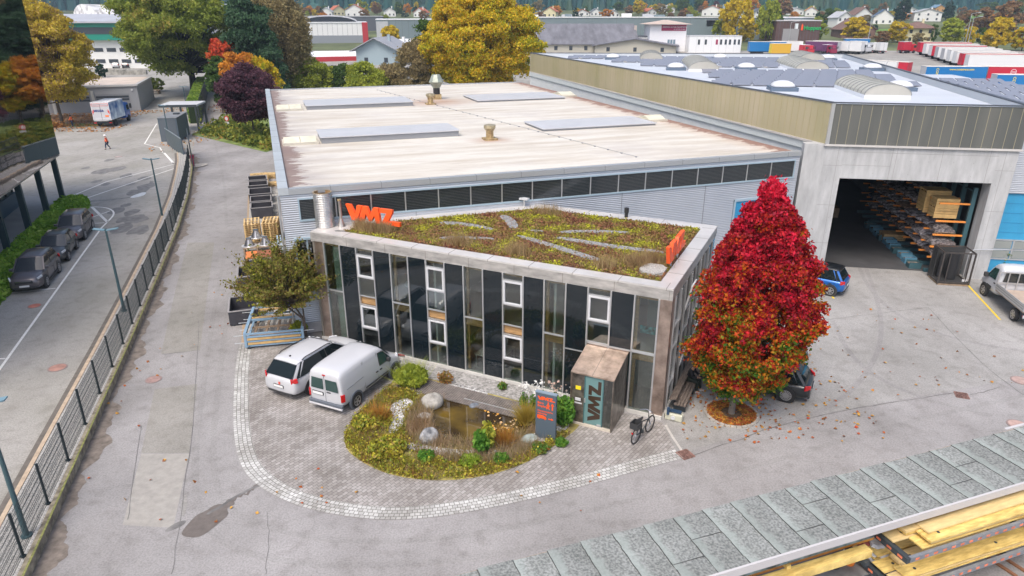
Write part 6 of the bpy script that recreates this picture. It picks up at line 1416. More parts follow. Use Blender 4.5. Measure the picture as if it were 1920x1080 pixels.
def pallet(loc, rz, label, m=None, w=1.2, d=.8, gr='loose pallets beside the warehouse'):
 key = (w, d, (m or M_pal).name)
 if key not in PM:
  b = MB(); pallet_mb(b, 0, w, d); o = b.build('pallet', m or M_pal); PM[key] = o
 else: o = PM[key].copy(); link(o)
 o.location = loc; o.rotation_euler = (0, 0, rz); return tag(o, label, 'pallet', gr)
st_ = HWp(-1.75, 17.6);
for k in range(10):
 pallet((st_[0] - .45, st_[1], .03 + k * .146), HAA + R(90), 'pallet in the left stack of the tall pale pallet pile by the corrugated wall', w=1.9, d=1.1, gr='left pallet stack')
 pallet((st_[0] + .8, st_[1] + .35, .03 + k * .146), HAA + R(84), 'pallet in the right stack of the tall pale pallet pile by the corrugated wall', w=1.9, d=1.1, gr='right pallet stack')
for k in range(5): pallet(HWp(-1.7, 38.2, .03 + k * .146), HAA + .1, 'pallet in the low stack farthest along the warehouse wall', w=1.6, d=1.0, gr='far low pallet stack')
for k in range(3): pallet(HWp(-.75, 39.5, .03 + k * .146), HAA - .1, 'pallet in the smaller stack right behind the far low stack', w=1.3, d=1.0, gr='far small pallet stack')
for k in range(2): pallet(HWp(-.7, 35.8, .03 + k * .146), HAA + .05, 'pallet in the two-high stack right of the black bins', w=1.2, d=1.0, gr='two-high pallet stack')
M_bin = mat('bin_charcoal', (.045, .045, .055), .5, var=.2, scale=2); M_binrim = mat('bin_rim', (.28, .27, .27), .5)
def skip(x, y, w, d, h, z, label, tilt=0):
 T = thing('steel_bin', label, 'container', HWp(x, y, z), HAA + tilt, 'black steel bins by the warehouse wall'); t_ = .05
 MB().bb(-w / 2, w / 2, -d / 2, d / 2, .05, .1).bb(-w / 2, w / 2, -d / 2, -d / 2 + t_, .1, h).bb(-w / 2, w / 2, d / 2 - t_, d / 2, .1, h).bb(-w / 2, -w / 2 + t_, -d / 2 + t_, d / 2 - t_, .1, h).bb(w / 2 - t_, w / 2, -d / 2 + t_, d / 2 - t_, .1, h).build('tub', M_bin, T)
 MB().bb(-w / 2 - .03, w / 2 + .03, -d / 2 - .03, -d / 2 + .06, h, h + .05).bb(-w / 2 - .03, w / 2 + .03, d / 2 - .06, d / 2 + .03, h, h + .05).bb(-w / 2 - .03, -w / 2 + .06, -d / 2 + .06, d / 2 - .06, h, h + .05).bb(w / 2 - .06, w / 2 + .03, -d / 2 + .06, d / 2 - .06, h, h + .05).build('rim', M_binrim, T)
 for sx in (-1, 1): MB().bb(sx * w * .35 - .06, sx * w * .35 + .06, -d / 2, d / 2, 0, .05).build('runner', M_anth, T)
skip(-1.8, 35.0, 1.7, 1.9, 1.0, .02, 'farthest open black steel bin with a pale rim', .05)
skip(-1.75, 32.6, 1.7, 1.9, 1.0, .02, 'second open black bin from the far end')
skip(-1.6, 29.8, 1.9, 2.4, .9, .02, 'larger black bin in the middle of the row')
skip(-1.55, 26.9, 1.7, 1.9, .9, .02, 'fourth black bin from the far end')
skip(-1.5, 24.6, 1.7, 1.9, .9, .02, 'nearest black bin just behind the tall pallet pile')
skip(-2.3, 8.2, 1.4, 2.0, .9, .02, 'black steel bin behind the leaves of the small tree', .0)
skip(-2.6, 3.2, 1.5, 2.2, .8, .02, 'rust-edged black bin left of the small tree', .0)
b0 = thing('cowl_platform', 'low timber platform stacked with metal cowls', 'platform', HWp(-1.9, 14.6, .02), HAA)
b = MB(); [b.bb(-.9, .9, -.7 + k * .28, -.5 + k * .28, .55, .60) for k in range(5)]; b.bb(-.9, -.8, -.7, .6, 0, .55).bb(.8, .9, -.7, .6, 0, .55).bb(-.05, .05, -.7, .6, 0, .55); b.build('boards', M_palg, b0)
MC = mat('cowl_chrome', (.42, .41, .41), .25, metal=.9)
for (x, y, z, l) in ((-2.4, 14.5, .62, 'left conical metal cowl with a wide flange'), (-1.35, 14.5, .62, 'right conical metal cowl with a wide flange'), (-1.9, 15.3, .95, 'rear conical metal cowl standing higher than the other two')):
 T = thing('metal_cowl', l, 'cowl', HWp(x, y, z), 0, 'shiny conical cowls on the platform')
 MB().tube((0, 0, 0), (0, 0, .03), .52, n=20).build('flange', mat('flange_white', (.6, .6, .6), .35, metal=.5), T); MB().tube((0, 0, .03), (0, 0, .5), .36, .16, 20).tube((0, 0, .5), (0, 0, .56), .19, n=16).build('cone', MC, T)
T = thing('rusty_box', 'open rust-orange steel tray below the cowls', 'box', HWp(-1.5, 12.2, .02), HAA)
MB().bb(-1.1, 1.1, -.75, .75, .6, .66).bb(-1.1, -1.0, -.75, .75, 0, .6).bb(1.0, 1.1, -.75, .75, 0, .6).build('tray', mat('rust_plate', (.30, .11, .05), .7, var=.3, scale=1.5), T); MB().bb(-1.1, -.4, -.74, .74, .662, .67).build('orange_plate', mat('orange_steel', (.72, .22, .06), .6), T)
T = thing('steel_profile', 'two long pale steel profiles leaning beside the pallet pile', 'profile', HWp(-.5, 13.6, .02), HAA)
MB().bar((0, -1.6, .2), (.0, 1.6, .9), .12, .12).bar((.2, -1.6, .2), (.2, 1.6, .9), .1, .12).build('rail', M_framebl, T)
bl, br = G(463, 655), G(540, 648); fd = math.atan2((br - bl).y, (br - bl).x)
FR = thing('steel_frame_rack', 'light blue steel frame rack holding timber battens, below the small tree', 'rack', (bl.x, bl.y, .02), fd)
M_blu = mat('light_blue_steel', (.22, .34, .46), .45)
w, d, h = 2.75, 3.4, .8
b = MB()
for y in (0, d):
 for z in (.16, .40, .64, .80): b.bar((0, y, z), (w, y, z), .08, .08)
for x in (0, w):
 b.bar((x, 0, .80), (x, d, .80), .14, .12).bar((x, 0, .2), (x, d, .2), .1, .1)
 for y in (0, d): b.bar((x, y, .1), (x, y, .84), .12, .12, (0, 1, 0))
b.bar((0, d * .52, .78), (w, d * .52, .78), .1, .1)
b.build('frame', M_blu, FR)
b = MB()
for z in (.28, .52): b.bar((.1, -.02, z), (w - .1, -.02, z), .08, .1)
b.bar((.1, d * .57, .82), (w - .1, d * .57, .82), .12, .07).bar((.1, d - .1, .7), (w, d - .1, .7), .1, .09)
b.build('batten', mat('fresh_timber', (.55, .36, .15), .7, var=.2, scale=2), FR)
b = MB(); [b.bar((.3 + k * .55, .1, .35), (.3 + k * .55, d - .2, .35), .12, .08) for k in range(5)]; [b.bar((.1, .6 + k * 1.0, .42), (w - .1, .6 + k * 1.0, .42), .1, .07) for k in range(3)]; b.build('grid', M_palg, FR)
b = MB()
for z in (.3, .7):
 for y in (.1, d * .5, d * .9): b.bar((-.55, y, z), (0, y, z), .025).bar((w, y, z), (w + .55, y, z), .025)
b.build('prong', mat('pale_steel', (.5, .53, .55), .4), FR)
for x, y in ((.15, -.05), (w - .1, -.05), (.15, d), (w - .1, d)): MB().tube((x, y - .03, .08), (x, y + .03, .08), .08, n=12).build('castor', M_anth, FR)
g = G(363, 313); T = thing('red_standpipe', 'dark red standpipe with a white marker on a small island by the fence corner', 'standpipe', (g.x, g.y, .1))
MB().tube((0, 0, 0), (0, 0, .85), .12, n=10).tube((0, 0, .85), (0, 0, 1.2), .2, n=10).build('pipe', mat('pipe_red', (.28, .02, .06), .5), T); MB().bb(-.35, -.2, -.1, .1, 0, .8).build('marker', mat('old_white', (.5, .5, .45), .7), T)
sheet('traffic_island', smoothpoly([(g.x - 1.2, g.y - .9), (g.x + 1.0, g.y - .7), (g.x + 1.3, g.y + 1.6), (g.x - .6, g.y + 1.4)], 2), .09, M_kerbst)
g = G(429, 250); T = thing('road_sign', 'round red and white no-entry style sign on a grey pole under the purple tree', 'sign', (g.x, g.y, 0), R(-20))
MB().tube((0, 0, 0), (0, 0, 2.35), .04, n=8).build('pole', M_alu, T); MB().tube((0, .03, 2.05), (0, -.03, 2.05), .36, n=24).build('disc', mat('sign_red', (.6, .02, .02), .5), T); MB().tube((0, -.03, 2.05), (0, -.045, 2.05), .25, n=24).build('disc_centre', M_paintwhite, T); MB().bb(-.34, .34, -.045, -.02, 1.35, 1.62).build('plate', M_paintwhite, T)
# ================================================================ PEOPLE
def person(loc, face, top, pants, label, joints, skin=(.45, .28, .2), hat=None, vest=None, shoe=None, hair=None, sc=1.0):
 """joints: named skeleton points (x forward, y left, z up); one skinned body with clothing shells as children"""
 T = thing('person', label, 'person', loc, face, sc=(sc, sc, sc) if sc != 1 else None); J = joints
 def skin_obj(name, edges, radii, m):
  names = []; [names.append(q) for e in edges for q in e if q not in names]
  me = bpy.data.meshes.new(name); me.from_pydata([J[q] for q in names], [(names.index(a), names.index(c)) for a, c in edges], [])
  o = nobj(name, me, m, T); o.modifiers.new('skin', 'SKIN')
  for i, q in enumerate(names): me.skin_vertices[0].data[i].radius = (radii[q], radii[q]); me.skin_vertices[0].data[i].use_root = (i == 0)
  sb = o.modifiers.new('sub', 'SUBSURF'); sb.levels = 2; sb.render_levels = 2; return o
 rad = dict(pelvis=.145, waist=.125, chest=.15, neck=.055, headb=.075, headt=.09, shL=.07, elL=.048, wrL=.034, haL=.035, shR=.07, elR=.048, wrR=.034, haR=.035, hipL=.10, knL=.065, anL=.043, toL=.04, hipR=.10, knR=.065, anR=.043, toR=.04)
 E_ = [('pelvis', 'waist'), ('waist', 'chest'), ('chest', 'neck'), ('neck', 'headb'), ('headb', 'headt'), ('chest', 'shL'), ('shL', 'elL'), ('elL', 'wrL'), ('wrL', 'haL'), ('chest', 'shR'), ('shR', 'elR'), ('elR', 'wrR'), ('wrR', 'haR'), ('pelvis', 'hipL'), ('hipL', 'knL'), ('knL', 'anL'), ('anL', 'toL'), ('pelvis', 'hipR'), ('hipR', 'knR'), ('knR', 'anR'), ('anR', 'toR')]
 skin_obj('body', E_, rad, mat('skin', skin, .6))
 r2 = {k_: v_ * 1.14 + .006 for k_, v_ in rad.items()}
 skin_obj('jacket', [('waist', 'chest'), ('chest', 'shL'), ('shL', 'elL'), ('elL', 'wrL'), ('chest', 'shR'), ('shR', 'elR'), ('elR', 'wrR'), ('waist', 'pelvis')], r2, top)
 skin_obj('trousers', [('pelvis', 'hipL'), ('hipL', 'knL'), ('knL', 'anL'), ('pelvis', 'hipR'), ('hipR', 'knR'), ('knR', 'anR')], r2, pants)
 if vest: r3 = {k_: v_ * 1.26 + .01 for k_, v_ in rad.items()}; skin_obj('vest', [('waist', 'chest'), ('waist', 'pelvis')], r3, vest)
 for s in 'LR':
  a, c = Vector(J['an' + s]), Vector(J['to' + s]); d = (c - a); d.z = 0; MB().bar(a + Vector((0, 0, -.06)) - d * .25, c + d * .15 + Vector((0, 0, -.02)), .10, .09).build('shoe', shoe or M_black, T, bevel=.02)
  w_, h_ = Vector(J['wr' + s]), Vector(J['ha' + s]); dd = (h_ - w_).normalized(); sd = dd.cross(Vector((0, 1, .2))).normalized(); fb = MB()
  for q, ln_ in zip((-.028, -.01, .01, .028), (.075, .09, .085, .065)): fb.tube(h_ + sd * q, h_ + sd * q + dd * ln_, .010, .007, 5)
  fb.tube(w_ + sd * .03, w_ + sd * .065 + dd * .05, .011, .008, 5); fb.build('fingers', mat('skin', skin, .6), T)
 hb, ht = Vector(J['headb']), Vector(J['headt']); f_ = Vector((1, 0, 0)); c0_ = (hb + ht) / 2
 MB().tube(c0_ + f_ * .08, c0_ + f_ * .115 + Vector((0, 0, -.01)), .015, .008, 6).build('nose', mat('skin', skin, .6), T)
 for sg in (1, -1): MB().box(tuple(c0_ + f_ * .086 + Vector((0, sg * .03, .025))), (.015, .018, .01)).build('eye', M_black, T); MB().box(tuple(c0_ + Vector((0, sg * .088, .0))), (.03, .015, .045)).build('ear', mat('skin', skin, .6), T)
 MB().box(tuple(c0_ + f_ * .082 + Vector((0, 0, -.05))), (.015, .04, .008)).build('mouth', mat('lip', (.3, .1, .08), .6), T)
 if hat:
  rr_ = [[(ht.x + r_ * math.cos(2 * math.pi * q / 16), ht.y + r_ * math.sin(2 * math.pi * q / 16), ht.z + z_) for q in range(16)] for r_, z_ in ((.15, -.03), (.135, .0), (.12, .06), (.07, .105), (.01, .12))]
  MB().loft(rr_).build('helmet', hat, T, smooth=True)
 else:
  rr_ = [[(ht.x - .015 + r_ * math.cos(2 * math.pi * q / 16), ht.y + r_ * math.sin(2 * math.pi * q / 16), ht.z + z_) for q in range(16)] for r_, z_ in ((.10, -.10), (.115, -.03), (.11, .04), (.07, .09), (.01, .105))]
  MB().loft(rr_).build('hair', hair or mat('dark_hair', (.02, .014, .01), .8), T, smooth=True)
 return T
walk = dict(pelvis=(0, 0, .93), waist=(.01, 0, 1.08), chest=(.03, 0, 1.32), neck=(.05, 0, 1.48), headb=(.07, 0, 1.58), headt=(.07, 0, 1.69), shL=(.03, .19, 1.40), elL=(-.1, .24, 1.14), wrL=(-.04, .25, .92), haL=(.0, .25, .86), shR=(.03, -.19, 1.40), elR=(.08, -.24, 1.13), wrR=(.25, -.22, .98), haR=(.31, -.21, .95),
   hipL=(0, .09, .88), knL=(.2, .10, .50), anL=(.22, .10, .10), toL=(.36, .10, .05), hipR=(0, -.09, .88), knR=(-.02, -.1, .48), anR=(-.26, -.1, .14), toR=(-.14, -.1, .04))
M_hiv = mat('hi_vis_orange', (.9, .14, .02), .6); M_navy = mat('navy_cloth', (.012, .025, .06), .8); M_helm = mat('helmet_white', (.8, .8, .82), .4)
g = G(203, 280); person((g.x, g.y, .02), R(200), mat('red_cloth', (.35, .03, .02), .8), M_navy, 'worker in orange vest and white helmet walking across the left lot', walk, vest=M_hiv, hat=M_helm)
st2 = dict(walk); st2.update(knL=(.02, .12, .5), anL=(.0, .14, .1), toL=(.14, .15, .05), knR=(.04, -.12, .5), anR=(.0, -.14, .1), toR=(.14, -.15, .05), elL=(.12, .22, 1.15), wrL=(.3, .15, 1.05), haL=(.36, .13, 1.03), wrR=(.28, -.12, .95), haR=(.34, -.1, .93))
g = G(137, 238); person((g.x, g.y, .02), R(190), M_hiv, M_navy, 'worker in orange jacket raking leaves on the grass by the grey garage', st2, hat=None)
T = thing('rake', 'rake held by the worker on the grass strip', 'rake', (g.x - .3, g.y, .02)); MB().tube((-.35, 0, 1.15), (-.9, 0, .05), .02, n=6).build('handle', M_wood, T); MB().bb(-1.0, -.8, -.25, .25, .02, .06).build('head', M_anth, T)
T = MB();
lp_ = leaves('leaf_pile', np.column_stack([RNG.normal(g.x - 2.8, .7, 900), RNG.normal(g.y - .3, .4, 900), np.abs(RNG.normal(0, .25, 900))]), .25, MATS['brown_leaf'], None); tag(lp_, 'heap of raked brown leaves beside the worker', 'leaf pile')
sit = dict(pelvis=(0, 0, .58), waist=(.02, 0, .72), chest=(.10, 0, .95), neck=(.16, 0, 1.10), headb=(.20, 0, 1.19), headt=(.23, 0, 1.30), shL=(.10, .18, 1.03), elL=(.2, .25, .80), wrL=(.40, .14, .75), haL=(.46, .11, .76), shR=(.10, -.18, 1.03), elR=(.2, -.25, .80), wrR=(.40, -.14, .75), haR=(.46, -.11, .76),
   hipL=(.05, .10, .56), knL=(.46, .14, .52), anL=(.50, .14, .10), toL=(.64, .15, .05), hipR=(.05, -.10, .56), knR=(.44, -.14, .52), anR=(.42, -.16, .10), toR=(.56, -.18, .05))
bp_ = OW(18.1, 2.55); g = OW(18.1, 3.0)
person((g[0], g[1], .0), OA + R(-8), mat('black_cloth', (.012, .013, .018), .8), mat('dark_green_cloth', (.012, .02, .016), .8), 'person in dark clothes and white shoes sitting on the bench bent over a phone', sit, shoe=M_paintwhite)
T = thing('phone', 'dark phone held by the person sitting on the bench', 'phone', (g[0], g[1], 0), OA + R(-8)); MB().box((.53, 0, .79), (.08, .15, .012)).build('screen', M_black, T)
# ================================================================ RACKS INSIDE THE GATEWAY
PW = loc2w(P0, POA)
M_teal = mat('rack_teal', (.04, .10, .12), .5); M_arm = mat('rack_orange', (.72, .26, .05), .5)
RK = thing('cantilever_rack', 'long cantilever rack with teal uprights and orange arms inside the gateway', 'rack', PW(8.6, .9, .04), POA)
LV_ = (1.05, 1.75, 2.55, 3.45, 4.6)
for k in range(11):
 y = k * 1.45
 MB().bb(-.12, .12, y - .09, y + .09, 0, 5.6).build('upright', M_teal, RK); MB().bb(-1.9, .3, y - .09, y + .09, 0, .22).build('foot', M_teal, RK)
 for z in LV_: MB().bb(-1.85, -.12, y - .05, y + .05, z - .10, z).build('arm', M_arm, RK)
for z in (1.4, 3.2, 5.3): MB().bb(-.03, .03, 0, 14.5, z, z + .08).build('brace', M_teal, RK)
M_wrap = mat('plastic_wrap', (.16, .155, .17), .12, var=.7, scale=5, spec=.9, color2=(.55, .52, .55), detail=8)
M_wrap2 = mat('dark_bundle', (.06, .06, .07), .25, var=.7, scale=6, color2=(.22, .2, .2))
rr_ = random.Random(12); used = 0
zl = {0: 'lowest', 1: 'second', 2: 'third', 3: 'fourth', 4: 'top'}
colr = ['silvery', 'dark', 'brownish']; M_brw = mat('brown_bundle', (.18, .11, .08), .4, var=.5, scale=5, color2=(.35, .25, .18))
ordn = ['nearest', 'second', 'third', 'fourth', 'fifth', 'sixth', 'seventh']
for li, z in enumerate(LV_):
 for j in range(7):
  if li == 3 and j == 0: continue
  if li == 4 and j < 2: continue
  y = 1.0 + j * 1.95; w = rr_.uniform(.9, 1.5); L_ = rr_.uniform(1.4, 1.85); h = rr_.uniform(.16, .42); ci = rr_.choice([0, 1, 1, 0, 2])
  T = thing('wrapped_bundle', '%s film-wrapped bundle, %s from the gateway on the %s rack level' % (colr[ci], ordn[j], zl[li]), 'bundle', PW(8.6 - 1.0, .9 + y, .04 + z), POA + rr_.uniform(-.06, .06), 'wrapped bundles on the cantilever rack')
  b = MB(); rings = []
  for q in range(7):
   yy = -L_ / 2 + L_ * q / 6; hh = h * (.55 + .45 * math.sin(math.pi * (q + .5) / 7)) * rr_.uniform(.85, 1.1); ww = w / 2 * rr_.uniform(.9, 1.0)
   rings.append([(-ww, yy, .04), (ww, yy, .04), (ww * .97, yy, .04 + hh * .6), (ww * .4, yy, .04 + hh), (-ww * .5, yy, .04 + hh * .95), (-ww * .97, yy, .04 + hh * .55)])
  b.loft(rings).build('load', [M_wrap, M_wrap2, M_brw][ci], T)
  MB().bb(-w / 2, w / 2, -L_ / 2, -L_ / 2 + .1, 0, .04).bb(-w / 2, w / 2, L_ / 2 - .1, L_ / 2, 0, .04).bb(-w / 2, w / 2, -.05, .05, 0, .04).build('timber', M_palg, T)
def crate(loc, rz, w, d, h, m, label, n=3, name='wooden_crate', gr=None):
 T = thing(name, label, 'crate', loc, rz, gr); b = MB(); b.bb(-w / 2, w / 2, -d / 2, d / 2, .09, .12)
 hh = (h - .12) / n
 for q in range(n):
  z0 = .12 + q * hh; z1 = z0 + hh - .02; b.bb(-w / 2, w / 2, -d / 2, -d / 2 + .025, z0, z1).bb(-w / 2, w / 2, d / 2 - .025, d / 2, z0, z1).bb(-w / 2, -w / 2 + .025, -d / 2 + .025, d / 2 - .025, z0, z1).bb(w / 2 - .025, w / 2, -d / 2 + .025, d / 2 - .025, z0, z1)
 b.bb(-w / 2, w / 2, -d / 2, d / 2, h - .02, h)
 b.build('boards', m, T); b = MB()
 for y in (-d / 2 + .06, 0, d / 2 - .06): b.bb(-w / 2, w / 2, y - .05, y + .05, 0, .09)
 b.build('pallet_base', m, T); return T
M_ply = mat('crate_ply', (.60, .40, .16), .7, var=.18, scale=2.5)
crate(PW(7.45, 1.9, 3.5), POA, 1.35, 1.0, .62, M_ply, 'lower front plywood crate at the near end of the upper rack shelf'); crate(PW(7.45, 1.9, 4.13), POA, 1.35, 1.0, .62, M_ply, 'plywood crate stacked on top of the lower front crate')
crate(PW(7.35, 3.3, 3.5), POA, 1.5, 1.2, 1.3, M_ply, 'taller plywood crate just behind the front crates', 5)
crate(PW(7.35, 3.3, 4.81), POA, 1.5, 1.2, .16, M_ply, 'flat pallet box on the tall plywood crate', 1)
crate(PW(6.9, 7.6, .04), POA, 1.5, 1.1, .6, mat('box_tan', (.38, .27, .13), .8, var=.3, scale=3), 'open tan wooden box on the floor under the rack')
M_blubox = mat('blue_box', (.10, .25, .36), .5)
for k in range(10):
 T = thing('storage_box', '%s blue plastic storage box from the gateway along the foot of the rack' % (['nearest', 'second', 'third', 'fourth', 'fifth', 'sixth', 'seventh', 'eighth', 'ninth', 'farthest'][k]), 'box', PW(6.35 + (k % 3) * .06, 1.6 + k * 1.02, .04), POA + .04 * (k % 3), 'blue boxes along the foot of the rack')
 w, d, h = .75, .6, .42; MB().bb(-w / 2, w / 2, -d / 2, d / 2, 0, .03).bb(-w / 2, w / 2, -d / 2, -d / 2 + .03, .03, h).bb(-w / 2, w / 2, d / 2 - .03, d / 2, .03, h).bb(-w / 2, -w / 2 + .03, -d / 2 + .03, d / 2 - .03, .03, h * .7).bb(w / 2 - .03, w / 2, -d / 2 + .03, d / 2 - .03, .03, h).build('tub', M_blubox if k % 3 else M_teal, T)
 MB().bb(-w / 2 + .05, w / 2 - .05, -d / 2 + .05, d / 2 - .05, .04, h * .7).build('content', [M_brw, M_wrap2, M_palg][k % 3], T)
T = thing('white_drum_stack', 'stack of three white drums with black bands deep inside the bay', 'drum', PW(3.7, 14, .9), POA); b = MB()
for k in range(3): b.tube((0, 0, k * 1.0), (0, 0, k * 1.0 + .92), .42, n=18)
b.build('drum', mat('drum_white', (.62, .62, .58), .6), T); b = MB()
for k in range(4): b.tube((0, 0, max(-.05, k * 1.0 - .08)), (0, 0, k * 1.0), .43, n=18)
b.build('band', M_black, T)
crate(PW(3.7, 14, .04), POA, 1.9, 1.3, .8, M_palg, 'pallet crate carrying the white drums inside the bay', 3); crate(PW(2.3, 14.3, .04), POA, 1.2, 1.1, 2.0, M_palg, 'tall stack of mixed boxes left of the white drums', 5); crate(PW(2.5, 11.8, .04), POA, 1.4, 1.0, .55, M_palg, 'low box in front of the stacked boxes inside the bay', 2)
CG = thing('cage_trolley', 'dark steel cage trolley with a black pipe inside, at the right gateway pillar', 'cage', PW(7.55, -.75, .02), POA)
M_dst = mat('dark_steel', (.085, .075, .07), .5, metal=.4, var=.2, scale=3)
b = MB(); w, d, h = 1.75, 1.5, 2.1
for x in (-w / 2, w / 2):
 for y in (-d / 2, d / 2): b.bar((x, y, .1), (x, y, h), .08)
for z in (.2, h):
 for y in (-d / 2, d / 2): b.bar((-w / 2, y, z), (w / 2, y, z), .07)
 for x in (-w / 2, w / 2): b.bar((x, -d / 2, z), (x, d / 2, z), .07)
for x in (-.5, .62): b.bar((x, -d / 2, .2), (x, -d / 2, h), .05)
b.build('frame', M_dst, CG); MB().bb(-w / 2, w / 2, -d / 2, d / 2, .12, .17).bb(-w / 2, w / 2, d / 2 - .03, d / 2, .2, h - .05).bb(-w / 2 - .02, -w / 2 + .02, d * .1, d / 2, .2, h - .1).build('panel', mat('dark_panel_steel', (.04, .04, .04), .5), CG)
MB().tube((.1, .1, .2), (.1, .1, 1.85), .30, n=20).tube((-.45, .35, .2), (-.45, .35, 1.7), .16, n=14).build('pipe', M_black, CG); MB().bb(.45, .7, -d / 2 - .02, -d / 2, .3, .45).build('tag', M_paintwhite, CG)
MB().bb(-w / 2, w / 2, -d / 2, d / 2, 0, .1).build('pallet', M_palg, CG)
T = thing('downpipe', 'grey downpipe bending along the foot of the right gateway pillar', 'pipe', PW(8.6, -.15, 0), POA); MB().path([(2.2, .0, 2.1), (.25, -.05, 2.0), (.0, -.1, 1.7), (.0, -.1, .1)], .035).build('pipe', M_alu, T)
# ================================================================ FELT-COVERED SHED AND TIMBER RACK
o_ = G(1345, 1080, 3.0); SA = R(19.5); SW = loc2w((o_.x, o_.y), SA)
SH = thing('timber_shed', 'open shed with a grey roofing-felt lean-to roof in the lower right corner', 'shed', (o_.x, o_.y, 0), SA)
m, t, p = _nodes('roofing_felt'); MATS['roofing_felt'] = m
tc = t.nodes.new('ShaderNodeTexCoord'); uvn = tc.outputs['UV']
def _n(s, d, src): n = t.nodes.new('ShaderNodeTexNoise'); n.inputs['Scale'].default_value = s; n.inputs['Detail'].default_value = d; t.links.new(src, n.inputs[0]); return n.outputs[0]
def _r(f, a, b_, ca, cb): r = t.nodes.new('ShaderNodeValToRGB'); r.color_ramp.elements[0].position = a; r.color_ramp.elements[1].position = b_; r.color_ramp.elements[0].color = ca; r.color_ramp.elements[1].color = cb; t.links.new(f, r.inputs[0]); return r.outputs[0]
gran = _r(_n(16, 6, tc.outputs['Object']), .36, .62, (.14, .152, .145, 1), (.30, .312, .30, 1))
sxx = t.nodes.new('ShaderNodeSeparateXYZ'); t.links.new(uvn, sxx.inputs[0])
ad = t.nodes.new('ShaderNodeMath'); ad.operation = 'MULTIPLY_ADD'; ad.inputs[1].default_value = .8; t.links.new(_n(2.6, 5, tc.outputs['Object']), ad.inputs[0]); t.links.new(sxx.outputs[0], ad.inputs[2])
edge = _r(ad.outputs[0], .53, .72, (.75, .75, .75, 1), (0, 0, 0, 1))
x = t.nodes.new('ShaderNodeMix'); x.data_type = 'RGBA'; t.links.new(edge, x.inputs[0]); t.links.new(gran, x.inputs[6]); x.inputs[7].default_value = (.32, .36, .34, 1)
oi = t.nodes.new('ShaderNodeObjectInfo'); mr = t.nodes.new('ShaderNodeMapRange'); mr.inputs[3].default_value = .9; mr.inputs[4].default_value = 1.08; t.links.new(oi.outputs['Random'], mr.inputs[0])
gr = _r(_n(1.3, 7, tc.outputs['Object']), .35, .62, (.84, .84, .83, 1), (1, 1, 1, 1)); xm = t.nodes.new('ShaderNodeVectorMath'); xm.operation = 'SCALE'; t.links.new(x.outputs['Result'], xm.inputs[0]); t.links.new(mr.outputs[0], xm.inputs['Scale'])
xn = t.nodes.new('ShaderNodeVectorMath'); xn.operation = 'MULTIPLY'; t.links.new(xm.outputs[0], xn.inputs[0]); t.links.new(gr, xn.inputs[1])
t.links.new(xn.outputs[0], p.inputs[0]); p.inputs['Roughness'].default_value = .85
M_felt = m; M_tarb = mat('bitumen', (.06, .062, .06), .5)
rf = random.Random(4); x = -7.2; y1 = 2.05; k = 0; bb_ = MB()
while x < 14.4:
 w = .905; brk = [None, .55, 1.35, None, .8, None, None, .62, 1.2, None][k % 10]
 for (ya, yb) in ([(0, y1)] if brk is None else [(0, brk), (brk - .03, y1)]):
  me = bpy.data.meshes.new('felt_sheet'); zt = 3.07 + (.006 if ya == 0 and brk else 0); lift = .014
  n_ = 8; vs = []; uv = []
  for q in range(n_ + 1):
   yy = ya + (yb - ya) * q / n_; jx = rf.uniform(-.012, .012)
   e = .025 * rf.uniform(-1, 1) if yb == y1 and q == n_ else 0
   vs += [(x + jx, yy + e, zt + lift - yy * .0), (x + w + .03 + jx * .3, yy + e, zt)]; uv += [(0, q / n_), (1, q / n_)]
  me.from_pydata(vs, [], [(2 * q, 2 * q + 1, 2 * q + 3, 2 * q + 2) for q in range(n_)]); ul = me.uv_layers.new(name='uv')
  for pl in me.polygons:
   for li in pl.loop_indices: ul.data[li].uv = uv[me.loops[li].vertex_index]
  me.update(); nobj('felt_sheet', me, M_felt, SH)
  if ya > 0: bb_.bb(x + .01, x + w, ya - .012, ya + .008, 3.06, 3.092)
 j0 = x
 for q in range(8): ja = j0 + rf.uniform(-.014, .014); bb_.bar((ja, q * y1 / 8, 3.081), (j0 + rf.uniform(-.014, .014), (q + 1) * y1 / 8, 3.081), .016, .016)
 x += w; k += 1
bb_.build('lap_joint', M_tarb, SH)
MB().bb(-7.2, 14.4, 0, y1, 2.99, 3.065).build('roof_deck', M_palg, SH)
MB().bb(-7.2, 14.4, -.06, 0, 2.86, 3.10).build('fascia', mat('white_fascia', (.50, .485, .49), .5), SH)
MB().bb(12.4, 14.4, y1 + .0, y1 + .09, 3.0, 3.12).build('trim', mat('white_fascia', (.66, .64, .66), .5), SH)
b = MB()
for xx in (-6.5, -2, 1.2, 5.2, 9.5, 13.8):
 MB().bb(xx - .08, xx + .08, 1.7, 1.86, 0, 2.99).build('post', M_teal, SH)
 MB().bb(xx - .06, xx + .06, .02, 1.7, 2.80, 2.95).build('bracket', M_teal, SH)
M_yb = mat('shuttering_yellow', (.58, .39, .11), .5, var=.18, scale=1.6, stretch=(1, 6, 1), color2=(.74, .56, .2)); M_yb2 = mat('pale_timber', (.66, .50, .24), .6, var=.15, scale=1.8, stretch=(1, 6, 1))
M_gal = mat('galv_beam', (.24, .26, .29), .4, metal=.3, var=.2, scale=3); M_rw = mat('red_white_tape', (.75, .20, .10), .5, var=.4, scale=6)
TR = thing('timber_rack', 'two-level steel rack of yellow shuttering boards in the lower right corner', 'rack', SW(5.6, -.62, 0), SA)
